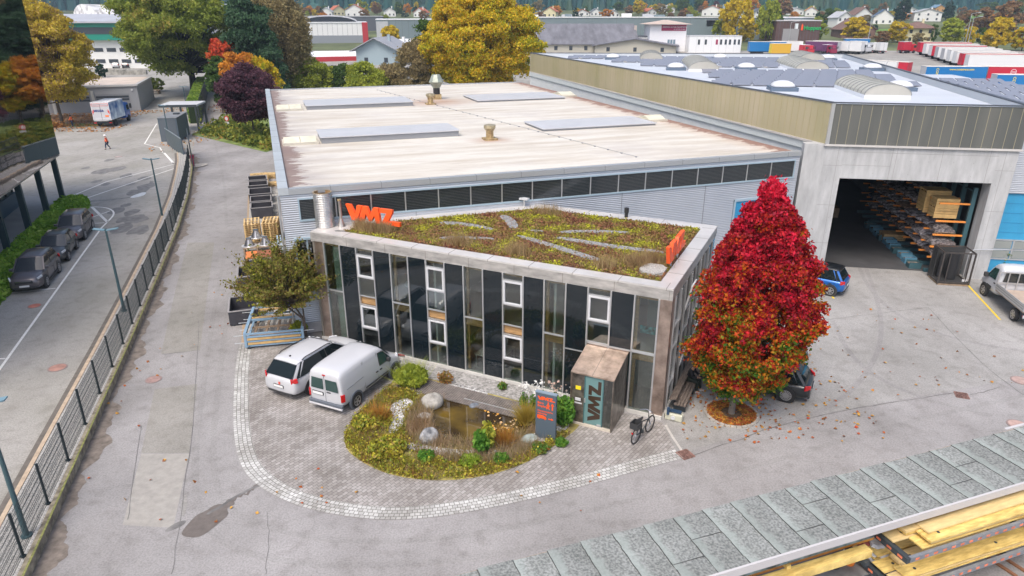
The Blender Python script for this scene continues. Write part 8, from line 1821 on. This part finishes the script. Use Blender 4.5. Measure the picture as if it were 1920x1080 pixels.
# ================================================================ BUILDINGS IN THE DISTANCE
M_rr = mat('roof_red_tile', (.42, .13, .07), .8, var=.15, scale=.6); M_rb = mat('roof_brown_tile', (.17, .10, .08), .8, var=.15, scale=.6); M_rg = mat('roof_pale_grey', (.42, .43, .45), .6, var=.1, scale=.4); M_rd = mat('roof_dark', (.10, .11, .13), .6)
M_hw = mat('house_white', (.70, .70, .68), .8); M_hy = mat('house_cream', (.66, .60, .38), .8); M_hb = mat('house_bluegrey', (.30, .38, .42), .8); M_win = mat('far_window', (.05, .06, .075), .2)
def house(label, u, vb, wpx, d, h, rh, wm, rm, rot=0.0, hip=False, nw=3, floors=2, eave=.6, group='houses of the village', name='house', gable_front=True, chim=True, w=None):
 p = GT(u, vb); ww = wpx * (p.y * math.cos(PITCH) + (CH - p.z) * math.sin(PITCH)) / FPX if w is None else w
 T = thing(name, label, 'house', (p.x, p.y, p.z - .2), rot, group)
 hw = ww / 2
 b = MB().bb(-hw, hw, 0, d, 0, h + .2)
 if gable_front and not hip: b.add([(-hw, 0, h + .2), (hw, 0, h + .2), (0, 0, h + rh), (-hw, d, h + .2), (hw, d, h + .2), (0, d, h + rh)], [(0, 1, 2), (5, 4, 3), (0, 2, 5, 3), (1, 4, 5, 2)])
 elif not hip: b.add([(-hw, 0, h + .2), (hw, 0, h + .2), (-hw, d, h + .2), (hw, d, h + .2), (-hw, d / 2, h + rh), (hw, d / 2, h + rh)], [(0, 1, 5, 4), (2, 4, 5, 3), (0, 4, 2), (1, 3, 5)])
 b.build('wall', wm, T)
 e = eave; r = MB(); t_ = .22
 if hip:
  k = min(hw, d / 2); q = [(-hw - e, -e), (hw + e, -e), (hw + e, d + e), (-hw - e, d + e)]; a1 = (-hw + k, d / 2, h + rh) if hw > d / 2 else (0, k, h + rh); a2 = (hw - k, d / 2, h + rh) if hw > d / 2 else (0, d - k, h + rh)
  r.add([(x, y, h + .15) for x, y in q] + [(a1[0] - .01, a1[1], a1[2]), (a2[0] + .01, a2[1], a2[2])], [(0, 1, 5, 4), (1, 2, 5), (2, 3, 4, 5), (3, 0, 4), (3, 2, 1, 0)])
 elif gable_front:
  for sg in (1, -1):
   s_ = rh / hw; x1 = sg * (hw + e); z1 = h + .2 - e * s_
   r.add([(0, -e, h + rh + .1), (x1, -e, z1 + .1), (x1, d + e, z1 + .1), (0, d + e, h + rh + .1), (0, -e, h + rh + .1 + t_), (x1, -e, z1 + .1 + t_), (x1, d + e, z1 + .1 + t_), (0, d + e, h + rh + .1 + t_)], [(0, 1, 2, 3), (7, 6, 5, 4), (0, 4, 5, 1), (1, 5, 6, 2), (2, 6, 7, 3)])
 else:
  for y0, sg in ((0, -1), (d, 1)):
   s_ = rh / (d / 2); y1_ = y0 + sg * e; z1 = h + .2 - e * s_
   r.add([(-hw - e, d / 2, h + rh + .1), (-hw - e, y1_, z1 + .1), (hw + e, y1_, z1 + .1), (hw + e, d / 2, h + rh + .1), (-hw - e, d / 2, h + rh + .1 + t_), (-hw - e, y1_, z1 + .1 + t_), (hw + e, y1_, z1 + .1 + t_), (hw + e, d / 2, h + rh + .1 + t_)], [(0, 1, 2, 3), (7, 6, 5, 4), (0, 4, 5, 1), (1, 5, 6, 2), (2, 6, 7, 3)])
 rf_ = r.build('roof', rm, T)
 if chim: MB().bb(hw * .3, hw * .3 + .7, d * .4, d * .4 + .7, h + rh * .3, h + rh + 1.0).build('chimney', wm, rf_)
 for fl in range(floors):
  for q in range(nw):
   x = -hw + ww * (q + .5) / nw; z = .9 + fl * 2.8
   if z + 1.3 < h + .3: MB().bb(x - .55, x + .55, -.06, .0, z, z + 1.3).build('window', M_win, T)
 return T
HS = [
 ('white gabled house with dark window shutters behind the yellow-green round tree', 1582, 52, 30, 9, 5.2, 3.0, M_hw, M_rg, .15), ('brown-roofed dark barn in front of the white gabled house', 1608, 72, 60, 14, 3.6, 4.6, M_rb, M_rb, -.1),
 ('house with a solar-panel roof and a white gable', 1655, 45, 34, 9, 4.0, 4.2, M_hw, mat('roof_blue_solar', (.10, .15, .25), .3), -.3), ('brown-roofed house just left of the solar-roofed one', 1618, 40, 34, 10, 4.0, 4.4, M_hw, M_rb, .1),
 ('white two-storey house with a pale low roof right of the dark fir', 1738, 40, 46, 11, 5.2, 2.4, M_hw, M_rg, -.25), ('white house partly hidden behind the dark fir', 1702, 32, 30, 10, 5, 2.2, M_hw, M_rg, .1), ('orange-gabled small house with a blue roof beside the tall spruce', 1762, 22, 18, 8, 3.5, 2.4, mat('house_orange', (.55, .30, .10), .8), mat('roof_blue', (.16, .26, .36), .6), .1),
 ('salmon-roofed house behind the brown round tree', 1512, 20, 32, 9, 4, 2.6, M_hy, mat('roof_salmon', (.62, .34, .22), .8), .1), ('orange-roofed house left of the dark conifer', 1520, 30, 20, 8, 4, 2.6, M_hw, mat('roof_orange', (.6, .25, .12), .8), -.3), ('pale grey-roofed low house above the brown hall', 1492, 28, 30, 9, 3.4, 2.0, M_hw, M_rg, .1),
 ('small white house with dark windows below the dark wide pine', 1541, 19, 13, 7, 4.2, 2.0, M_hw, M_rd, .1), ('dark-roofed house at the top centre right', 1532, 6, 36, 9, 3.2, 2.2, M_hw, M_rd, .0), ('dark red-roofed house above the meadow', 1720, 12, 38, 12, 4, 3, M_hw, mat('roof_wine', (.22, .07, .07), .8), .05),
 ('red-roofed house nearest the rooftop ventilation', 1222, 28, 20, 8, 2.6, 2.4, M_hw, M_rr, .4), ('pale-roofed house right of the red-roofed one', 1252, 24, 26, 8, 3.4, 2.6, M_hw, M_rg, .1), ('red-roofed white house behind the rooftop ventilation', 1334, 30, 36, 9, 4.4, 3.2, M_hw, M_rr, -.35),
 ('largest white gable with a red roof in the left row of houses', 587 + 78, 31, 34, 10, 4.6, 4.0, M_hw, M_rr, .0), ('leftmost white gable of the left row', 612, 31, 22, 9, 3.4, 3.2, M_hw, M_rg, .1), ('red-roofed house between the two left white gables', 636, 29, 22, 9, 4, 3.2, M_hy, M_rr, .6),
 ('white gable with a dark roof in the middle of the left row', 731, 31, 22, 9, 3.6, 3.0, M_hw, M_rd, .15), ('reddish-roofed white house at the right end of the left row', 786, 32, 22, 9, 3.2, 3.2, M_hw, M_rr, -.3), ('red and cream house right of the slender conifer', 1030, 32, 24, 9, 3.8, 3.2, M_hy, M_rr, -.3), ('small blue-roofed house in front of the red and cream one', 1012, 34, 18, 8, 2.2, 2.2, M_hw, mat('roof_navy', (.05, .08, .16), .6), .3),
 ('cream low house left of the slender conifer', 985, 32, 16, 8, 3.4, 2.6, M_hy, M_rb, .3), ('house with roof-mounted panels below the long barn', 1117, 30, 22, 9, 2.6, 3.0, M_hw, mat('roof_panels', (.22, .24, .28), .4, var=.4, scale=1.5), .0), ('long red-brown roofed house left of the panel-roofed one', 1092, 30, 26, 9, 2.4, 2.4, M_hw, M_rr, .0), ('brown-roofed house right of the panel-roofed one', 1150, 32, 24, 9, 2.4, 2.6, M_hw, M_rg, .2),
 ('grey-roofed house at the left edge of the orange-brown tree', 1426, 36, 22, 9, 5.0, 2.0, M_hw, M_rd, .1)]
for q in HS: house(*q[:10], nw=3 if q[3] > 20 else 2)
house('cream two-storey house with a brown hipped roof above the trailers', 1722, 80, 50, 10, 5.4, 2.6, M_hy, M_rb, -.12, hip=True, nw=3, eave=1.1)
house('blue-grey house with a broad low grey gable roof in front of the white hall', 706, 122, 76, 16, 4.2, 3.0, M_hb, mat('roof_slate', (.30, .31, .34), .7, var=.1, scale=.5), -.12, nw=2, floors=2, eave=1.4)
house('white long house wing with a flat white gable roof behind the blue-grey house', 735, 106, 50, 10, 3.2, 1.8, M_hw, mat('roof_white', (.68, .69, .7), .6), -.5, nw=2, floors=1)
bb2 = house('long barn with a pale blue-grey roof at the foot of the wooded hills', 1096, 20, 74, 14, 4.6, 3.4, M_rd, mat('roof_paleblue', (.40, .46, .5), .5), 0, gable_front=False, nw=6, floors=1, name='barn', chim=False)
old = house('long old factory with a weathered corrugated grey roof behind the solar hall', 1098, 98, 196, 26, 2.6, 6.2, mat('old_wall', (.42, .40, .34), .8), mat('fibre_cement', (.15, .15, .17), .85, var=.3, scale=.35, stretch=(1.2, .25, 1), detail=8), .02, gable_front=False, nw=7, floors=1, name='old_factory', chim=False)
house('low gabled shed with a grey fibre roof beside the white tower house', 1190, 101, 150, 14, 2.4, 2.2, mat('old_wall', (.5, .48, .4), .8), MATS['fibre_cement'], -.2, nw=3, floors=1, eave=1.0, name='old_shed', chim=False)
wt = house('white tower-like house with a hipped roof and a wine-red company sign', 1250, 97, 68, 11, 8.8, 1.5, mat('tower_white', (.76, .76, .78), .8), mat('roof_pinkgrey', (.50, .40, .34), .7), .0, hip=True, nw=1, floors=0, eave=1.6, name='office_house', chim=False)
hw_ = 68 * (GT(1250, 97).y * .929 + 5.7) / FPX / 2
sg_ = MB().bb(-hw_ * .38, hw_ * .96, -.1, 0, 6.9, 8.7).build('sign_board', mat('wine_red', (.30, .01, .07), .5), wt)
text('SPEDITION HUTHER TRANSPORTE', hw_ * .083, M_paintwhite, wt, (-hw_ * .33, -.12, 7.9), bold=.02); text('AG. HUTHER CO GMBH', hw_ * .06, M_paintwhite, wt, (hw_ * .28, -.12, 7.25), bold=.01)
for q in range(3): MB().bb(hw_ * .0 + q * .95, hw_ * .0 + q * .95 + .75, -.06, 0, 2.2, 4.1).build('window', mat('far_pane', (.18, .25, .3), .2), wt)
p = GT(1208, 96); T = thing('white_annex', 'white flat-roofed annex with a chimney left of the tower house', 'building', tuple(p), 0); MB().bb(-4, 3, 2, 9, 0, 4.6).build('wall', M_hw, T); MB().bb(-4.2, 3.2, 1.8, 9.2, 4.6, 4.9).build('roof', M_rd, T); MB().bb(-3.0, -2.2, 5, 5.8, 4.9, 8.2).build('chimney', mat('chimney_pink', (.5, .42, .38), .8), T)
for x in (-2.6, -1.2): MB().bb(x, x + .9, 1.94, 2, 1.6, 3.2).build('window', MATS['far_pane'], T)
p = GT(1290, 99); e = GT(1388, 99); L_ = (e - p).length; T = thing('container_office', 'two-storey row of white container offices behind the solar roof', 'building', tuple(p), 0)
MB().bb(0, L_, 0, 7, 0, 5.2).build('wall', mat('container_white', (.74, .75, .76), .6), T); MB().bb(-.1, L_ + .1, -.1, 7.1, 5.2, 5.4).build('roof', M_paintwhite, T)
for x in (.19, .32, .53, .61, .70, .78, .87, .95): MB().bb(L_ * x - .35, L_ * x + .35, -.06, 0, 2.6, 4.2).build('window', mat('pane_wine', (.3, .02, .08), .4) if x == .53 else M_win, T)
for k in range(7): MB().bb(L_ * k / 7 + .03, L_ * k / 7 + .08, -.03, 0, 0, 5.2).build('panel_joint', M_rg, T)
def hall(label, u0, v0, u1, v1, h, d, wm, rm, name='industrial_hall', roofz=.4, grp='industrial halls behind'):
 a, b_ = GT(u0, v0), GT(u1, v1); dd = b_ - a; L_ = math.hypot(dd.x, dd.y); T = thing(name, label, 'industrial hall', (a.x, a.y, min(a.z, b_.z) - .3), math.atan2(dd.y, dd.x), grp)
 MB().bb(0, L_, 0, d, 0, h).build('wall', wm, T); MB().bb(-.2, L_ + .2, -.2, d + .2, h, h + roofz).build('roof', rm, T)
 b = MB(); [b.bb(k * L_ / 14, k * L_ / 14 + .08, -.03, 0, 0, h) for k in range(1, 14)]; b.build('cladding_joint', M_rd, T); return T, L_
M_hg = mat('hall_bluegrey', (.17, .215, .235), .6, var=.04, scale=.1); M_wr = mat('roof_whitish', (.66, .67, .69), .6, var=.08, scale=.15)
def hfor(u, vb, vt): p = GT(u, vb); return HT(p, vt)
T, L_ = hall('very long blue-grey hall with a white roof stretching behind the old factory', 880, 74, 1520, 74, hfor(1200, 74, 32), 45, M_hg, M_wr)
for (x, lab_) in ((L_ * .74, 0), (L_ * .79, 1)): MB().bb(x, x + 2.2, 2, 4, hfor(1200, 74, 32) + .4, hfor(1200, 74, 32) + 5.2).build('ventilation_tower', mat('vent_teal', (.32, .42, .44), .5), T)
MB().tube((L_ * .755, 3, hfor(1200, 74, 32) + 2.0), (L_ * .79, 3, hfor(1200, 74, 32) + 2.0), 1.5, n=14).build('ventilation_drum', mat('vent_pale', (.42, .5, .52), .5), T)
rv = random.Random(6)
for k in range(12): x = rv.uniform(.05, .7) * L_; y = rv.uniform(4, 34); MB().bb(x, x + rv.uniform(2, 5), y, y + 2, hfor(1200, 74, 32) + .4, hfor(1200, 74, 32) + rv.uniform(1, 1.8)).build('roof_unit', [M_rg, M_hw, M_hg][k % 3], T)
T, L_ = hall('dark blue-grey cube hall behind the bright yellow tree', 708, 82, 872, 80, hfor(760, 82, 36), 40, M_hg, M_wr)
MB().bb(-.1, 4.5, -.12, 0, 2, hfor(760, 82, 36) - .5).build('pale_panel', M_rg, T)
T, L_ = hall('white commercial hall with a red corner and a grey base', 560, 82, 690, 80, hfor(630, 82, 42), 30, mat('facade_white', (.72, .72, .72), .6), M_wr)
h_ = hfor(630, 82, 42); MB().bb(0, L_ * .93, -.15, 0, 0, h_ * .42).build('grey_base', mat('base_grey', (.25, .27, .3), .6), T); MB().bb(L_ * .93, L_ + .3, -.3, 3, 0, h_ + .3).build('red_corner', mat('corner_red', (.42, .03, .04), .6), T)
b = MB(); pts = [(L_ * .45 + 11 * math.cos(math.pi * q / 14), 8, h_ + .3 + 2.4 * math.sin(math.pi * q / 14)) for q in range(15)]; [b.bar(pts[i], pts[i + 1], 1.2, .5) for i in range(14)]; b.build('arch', M_rg, T); MB().add([(q[0], 9, q[2]) for q in pts], [tuple(range(15))]).build('arch_glass', M_win, T)
T, L_ = hall('flat-roofed white building with a dark red eaves band, cars parked in front', 540, 118, 722, 112, hfor(630, 116, 106), 34, M_hw, mat('roof_white2', (.76, .76, .76), .6, var=.04, scale=.2))
MB().bb(-.3, L_ * .7, -.35, -.2, hfor(630, 116, 106) - 1.0, hfor(630, 116, 106) + .3).build('eaves_band', mat('corner_red', (.42, .03, .04), .6), T)
T, L_ = hall('dark hall with a thin glass front left of the white commercial hall', 560, 60, 720, 58, hfor(630, 60, 30), 20, M_rd, M_rg)
T, L_ = hall('brown hall with a pale roof and a green company sign', 1452, 80, 1534, 80, hfor(1490, 80, 38), 30, mat('hall_brown', (.10, .055, .05), .6), mat('roof_lilac', (.56, .54, .56), .6))
zt_ = hfor(1490, 80, 38); text('Hoppen', 2.1, mat('sign_green', (.0, .45, .12), .5), T, (L_ * .62, -.15, zt_ - 3.2), ext=.05, bold=.03); MB().xz([(L_ * .56, zt_ - 3.4), (L_ * .60, zt_ - 3.4), (L_ * .60, zt_ - 1.6), (L_ * .58, zt_ - .9), (L_ * .56, zt_ - 1.6)], -.2, -.1).build('flame_symbol', M_orange, T); MB().bb(L_ * .16, L_ * .52, -.1, 0, 0, zt_ * .66).build('grey_panel', mat('panel_grey', (.3, .29, .3), .6), T)
T, L_ = hall('dark brown portal frame at the right end of the long blue-grey hall', 1322, 74, 1352, 74, 2.2, 4, M_rd, M_rd);
T.location.z += hfor(1335, 74, 48) ;
for ch in T.children:
 if ch.name.startswith('wall'): pass
MB().bb(1, 1.5, 1, 1.5, -hfor(1335, 74, 48), 0).bb(L_ - 1.5, L_ - 1, 1, 1.5, -hfor(1335, 74, 48), 0).build('column', M_rd, T)
a, b_ = GT(60, 128), GT(300, 128); L_ = (b_ - a).length; T = thing('green_band_building', 'white multi-storey building with a green glass band and shed roofs behind the brown tree', 'building', tuple(a), math.atan2((b_ - a).y, (b_ - a).x))
hz_ = lambda v: HT(GT(200, 128), v)
MB().bb(0, L_, 0, 40, 0, hz_(75)).build('wall', M_hw, T); MB().bb(-.5, L_ + .5, -1.5, 40, hz_(75), hz_(40)).build('green_storey', mat('green_glass_band', (.01, .22, .16), .3), T)
MB().bb(-.3, L_, -1.56, -1.5, hz_(64), hz_(51)).build('ribbon_window', M_win, T)
b = MB(); [b.bb(k * L_ / 10 + .5, (k + 1) * L_ / 10 - .5, -.1, 0, z0, z1) for k in range(10) for z0, z1 in ((hz_(97), hz_(90)), (hz_(118), hz_(111)))]; b.build('ribbon_window', M_win, T)
MB().add([(-1, -2.5, hz_(40)), (L_ + 1, -2.5, hz_(40)), (L_ + 1, 10, hz_(26)), (-1, 10, hz_(26)), (-1, -2.5, hz_(40) - .4), (L_ + 1, -2.5, hz_(40) - .4)], [(0, 1, 2, 3), (0, 4, 5, 1)]).bb(-1, L_ + 1, 10, 40, hz_(40), hz_(26)).build('roof', mat('roof_zinc', (.38, .39, .43), .5, var=.08, scale=.3), T)
for k in range(4):
 x0 = L_ * (.18 + k * .2); w_ = L_ * .19; z0 = hz_(26); b = MB(); pts = [(x0 + w_ * q / 10, z0 + 2.6 * math.sin(math.pi * (q / 10) ** .8 * .9 + .15)) for q in range(11)]
 b.xz([(x0, z0 - .5)] + pts + [(x0 + w_, z0 - .5)], 14, 32); b.build('shed_roof', mat('shed_white', (.55, .54, .53), .7, var=.4, scale=.6, stretch=(2, .2, 1), color2=(.75, .74, .74)), T)
MB().add([(L_ * .5, 34, hz_(14)), (L_ * 1.1, 34, hz_(14)), (L_ * 1.1, 46, hz_(2)), (L_ * .5, 46, hz_(2)), (L_ * .5, 34, 0), (L_ * 1.1, 34, 0)], [(0, 1, 2, 3), (0, 4, 5, 1)]).build('rear_roof', MATS['roof_zinc'], T)
p = Vector((-64.91, 122.5, 0)); T = thing('garage', 'low grey garage building with roller doors behind the curtain-sided lorry', 'garage', tuple(p), math.atan2(-4.18, 12.81) + math.pi + R(0))
T.rotation_euler = (0, 0, R(180 + 18.5));
MB().bb(0, 32, -17, 0, 0, 4.2).build('wall', mat('garage_grey', (.30, .31, .33), .5, var=.04, scale=.3), T); MB().bb(-.2, 32.2, -17.2, .2, 4.2, 4.5).build('roof_edge', mat('edge_pale', (.5, .5, .5), .5), T); MB().bb(.3, 31.5, -16.7, -.3, 4.5, 4.53).build('roof', mat('garage_roof', (.56, .48, .42), .7, var=.15, scale=.4), T)
for k in range(5):
 x = 1.4 + k * 6; d_ = MB().bb(x, x + 5.2, .0, .05, 0, 3.0).build('door', mat('garage_door', (.24, .25, .27), .5), T); MB().bb(x + .1, x + 5.1, .05, .07, 1.9, 2.25).bb(x + .1, x + 5.1, .05, .07, 2.35, 2.7).build('pane', M_win, d_); MB().bb(x + 5.35, x + 5.8, -.01, .12, 0, 3.6).build('jamb', M_alu, T)
MB().box((.8, .06, 3.6), (.3, .15, .3)).box((8, .06, 3.6), (.6, .15, .2)).build('lamp', M_paintwhite, T)
for i, (u, v, m_, lab_) in enumerate(((208, 125, paint('red', (.4, .02, .02)), 'small red car parked behind the stone wall'), (222, 127, P_white, 'white car parked next to the red one far behind the garage'), (240, 127, P_black, 'dark car parked right of the far white one'))):
 g = GT(u, v); car(lab_, 'car', (g.x, g.y), R(100), 4.3, 1.8, 1.5, 2.6, m_, group='cars parked far behind the garage').location.z = g.z
p0_, p1_ = GT(196, 140), GT(275, 140); tb = thing('stone_wall', 'low grey dry-stone wall on the bank behind the garage', 'wall', tuple(p0_)); b = MB(); rv = random.Random(1)
for k in range(60): q = p0_ + (p1_ - p0_) * k / 60; b.box((q.x - p0_.x, q.y - p0_.y, .5 + rv.uniform(-.1, .2)), (1.0 * rv.uniform(.5, 1), .8, 1.2 * rv.uniform(.7, 1)), rv.uniform(-.2, .2))
b.build('stones', mat('wall_stone', (.3, .29, .26), .9, var=.4, scale=1), tb)
far_tree('dark evergreen bush left of the stone wall', 193, 146, 120, 20, 'dark', 'round'); far_tree('short clipped green column tree behind the garage corner', 297, 172, 146, 30, 'oak', 'round')
g = G(60, 235)
# ================================================================ TRAILERS AND LORRIES BEHIND THE SOLAR HALL
M_tred = mat('trailer_red', (.48, .015, .04), .4); M_tblue = mat('trailer_blue', (.01, .16, .42), .4); M_tpur = mat('trailer_purple', (.13, .04, .12), .5); M_tw = mat('trailer_white', (.66, .67, .68), .5); M_tpale = mat('trailer_roof', (.72, .68, .62), .6, var=.1, scale=.4); M_tsil = mat('trailer_silver', (.44, .45, .48), .4)
def trailer(u, v, hd, L, m, label, rm=None, em=None, h=3.95, w=2.5, group='semi-trailers parked behind the solar hall'):
 p = GT(u, v); T = thing('trailer', label, 'trailer', tuple(p), hd, group)
 MB().bb(0, L, -w, 0, 1.05, h).build('box_body', m, T); MB().bb(-.03, L + .03, -w - .03, .03, h, h + .07).build('roof', rm or M_tpale, T); MB().bb(-.03, 0, -w + .06, -.06, 1.1, h - .06).bb(-.06, -.03, -w / 2 - .03, -w / 2 + .03, 1.1, h - .1).build('rear_door', em or M_tsil, T)
 MB().bb(.2, L - .3, -w / 2 - .5, -w / 2 + .5, .8, 1.05).build('chassis', M_anth, T)
 for x in (1.5, 2.8, 4.1):
  for y in (-w + .0, -.35): MB().tube((x, y, .5), (x, y + .35, .5), .5, n=14).build('wheel', M_black, T)
 for y in (-w + .3, -.3): MB().bb(L - 2.5, L - 2.35, y - .06, y + .06, .1, 1.0).build('landing_leg', M_anth, T)
 return T
TB = trailer(1720, 158, R(-2), 13.2, M_tblue, 'blue swap-body trailer with yellow web address, long side towards the camera', w=2.5)
def ttext(T, s, size, loc, col, vert=False):
 return text(s, size, col, T, loc, (R(90), 0, 0) if not vert else (R(90), R(90), 0), ext=.01, bold=.01)
M_ty = mat('text_yellow', (.8, .62, .05), .5)
ttext(TB, 'www.contatrans.com', .62, (5.0, -2.52, 3.2), M_ty); ttext(TB, 'CONTA', .75, (2.2, -2.52, 3.7), M_ty, True)
for i in range(3): trailer(1682 - i * 20 + 14, 150 - i * 1.2, R(127), 13.2, [M_tred, M_tw, M_tw][i], ['red-ended trailer nearest the blue swap-body', 'middle white-roofed trailer of the three left of the blue one', 'left white-roofed trailer of the three left of the blue one'][i], em=[M_tred, M_tw, M_tw][i])
nm = ['farthest', 'second', 'third', 'fourth', 'fifth', 'sixth', 'seventh', 'eighth', 'ninth']
for i in range(9):
 u = 1716 + i * 11; v = 103 + i * 3.6
 trailer(u, v, R(-9), 15, [M_tred, M_tw, M_tred, M_tw, M_tw, M_tw, M_tw, M_tred, M_tw][i], '%s trailer of the tight right-hand row, counted from the back' % nm[i], em=[M_tred, M_tw, M_tw, M_tsil, M_tsil, M_tw, M_tw, M_tred, M_tw][i], group='tight row of trailers on the right')
TRR = trailer(1836, 158, R(-8), 14, M_tred, 'red trailer with a white emblem in the right foreground of the lorry park', w=2.5)
MB().tube((5.2, -2.5, 2.9), (5.2, -2.53, 2.9), .6, n=20).build('emblem', M_tw, TRR); MB().tube((5.2, -2.53, 2.9), (5.2, -2.54, 2.9), .5, n=20).build('emblem_centre', M_tred, TRR)
MB().bb(4.75, 5.65, -2.55, -2.54, 2.82, 2.98).build('emblem_bar', M_tw, TRR); ttext(TRR, 'LKW', .6, (10.5, -2.53, 2.3), M_tw)
T = trailer(1850, 176, R(-8), 13.5, M_tblue, 'second blue trailer with yellow lettering, nearest the side wing roof', w=2.5); ttext(T, 'www.contatrans.com', .62, (7.0, -2.52, 3.2), M_ty); ttext(T, 'CO', .75, (3.0, -2.52, 3.6), M_ty, True)
for u, v, hd, L, m_, em, lab_ in ((1400, 102, -3, 11.5, M_tblue, M_tblue, 'blue and yellow trailer right of the container office'), (1440, 106, -2, 6, mat('yellow_ochre', (.6, .35, .03), .5), M_ty, 'ochre yellow low trailer in front of the blue and yellow one'), (1440, 101, -3, 10, M_tw, M_tw, 'pale grey trailer between the blue-yellow and purple ones'),
         (1567, 103, 130, 11, M_tpur, M_tsil, 'purple trailer with a silver rear door'), (1612, 103, 130, 12, M_tw, M_tw, 'long white trailer with an orange-marked roof edge'), (1588, 102, 132, 12, M_tw, M_tw, 'white trailer squeezed between the purple and the long white one'), (1628, 96, 170, 8, M_tblue, M_tblue, 'short blue trailer behind the long white one')):
 trailer(u, v, R(hd) if hd < 90 else R(hd), L, m_, lab_, em=em, group='mixed lorries behind the solar hall')
def frontlorry(u, v, hd, cabm, boxm, label, L=5, bh=3.6): g = GT(u, v); return lorry(label, (g.x, g.y), hd, L, 2.5, bh, boxm, cabm, rear=boxm, zg=g.z, group='mixed lorries behind the solar hall')
frontlorry(1596, 98, R(-70), P_white, M_tw, 'white lorry facing the camera beside the purple trailer'); frontlorry(1500, 102, R(-75), paint('lorry_red', (.5, .01, .02)), M_tred, 'bright red lorry between the pale and the purple trailer', 3.0, 3.0); frontlorry(1545, 102, R(-72), paint('lorry_wine', (.25, .01, .05)), M_tpur, 'wine-red cab lorry in front of the purple trailer', 2.0, 3.0)
frontlorry(1640, 100, R(105), P_white, M_tw, 'small white box van seen from behind right of the long white trailer', 3.2, 3.2); frontlorry(1655, 101, R(100), P_white, M_tw, 'second small white box van beside the red skip lorry', 3.6, 3.4); frontlorry(1686, 100, R(15), paint('lorry_red', (.5, .01, .02)), M_tred, 'bright red skip lorry left of the tight trailer row', 3.2, 3.6)
for i, (u, v, vt, lab_) in enumerate(((1808, 88, 26, 'left tall street lamp with a curved arm beyond the trailers'), (1813, 90, 34, 'right tall street lamp with a curved arm beyond the trailers'), (1478, 82, 42, 'street lamp in front of the brown hall'), (1626, 84, 30, 'thin pale lamp post right of the orange-yellow tree'))):
 p = GT(u, v); h = HT(p, vt); T = thing('tall_lamp', lab_, 'street lamp', tuple(p), 0, 'tall lamps beyond the lorry park'); MB().tube((0, 0, 0), (0, 0, h), .14, .09, 8).build('pole', M_alu, T); MB().bar((0, 0, h), (2.2, 0, h + .5), .12).build('arm', M_alu, T); MB().box((2.6, 0, h + .5), (1.1, .35, .2)).build('lamp_head', M_paintwhite, T)
p = GT(1486, 80); T = thing('flagpole', 'white flag hanging on a pole in front of the brown hall', 'flagpole', tuple(p)); h = HT(p, 44); MB().tube((0, 0, 0), (0, 0, h), .1, n=8).build('pole', M_alu, T); MB().bb(.1, 1.3, -.02, .02, h * .25, h).build('flag', mat('flag_white', (.7, .75, .78), .7), T)
for q in ([(1655, 22), (1760, 20), (1760, 30), (1650, 30)], [(1788, 30), (1900, 28), (1900, 38), (1790, 38)], [(1640, 55), (1670, 54), (1672, 60), (1640, 60)]):
 pts = [GT(*a) for a in q]; o = MB().poly([(a.x, a.y, a.z + .05) for a in pts]).build('meadow', mat('meadow', (.13, .24, .03), .9, var=.2, scale=.1)); tag(o, kind='structure')
bpy.context.view_layer.update(); dg = bpy.context.evaluated_depsgraph_get()
for o in [o for o in S.objects if o.type == 'FONT']:
 me = bpy.data.meshes.new_from_object(o.evaluated_get(dg)); n = link(bpy.data.objects.new('lettering', me)); n.parent = o.parent; n.matrix_basis = o.matrix_basis.copy()
 bpy.data.objects.remove(o)
hz = MB().bb(-2650, 2650, -85, 3050, -1.2, 660).build('haze', None); hm = bpy.data.materials.new('haze'); hm.use_nodes = True; ht = hm.node_tree; ht.nodes.clear()
hv_ = ht.nodes.new('ShaderNodeVolumePrincipled'); hv_.inputs['Color'].default_value = (.62, .78, .95, 1); hv_.inputs['Density'].default_value = .00024; ho = ht.nodes.new('ShaderNodeOutputMaterial'); ht.links.new(hv_.outputs[0], ho.inputs['Volume']); hz.data.materials.append(hm); tag(hz, kind='stuff')
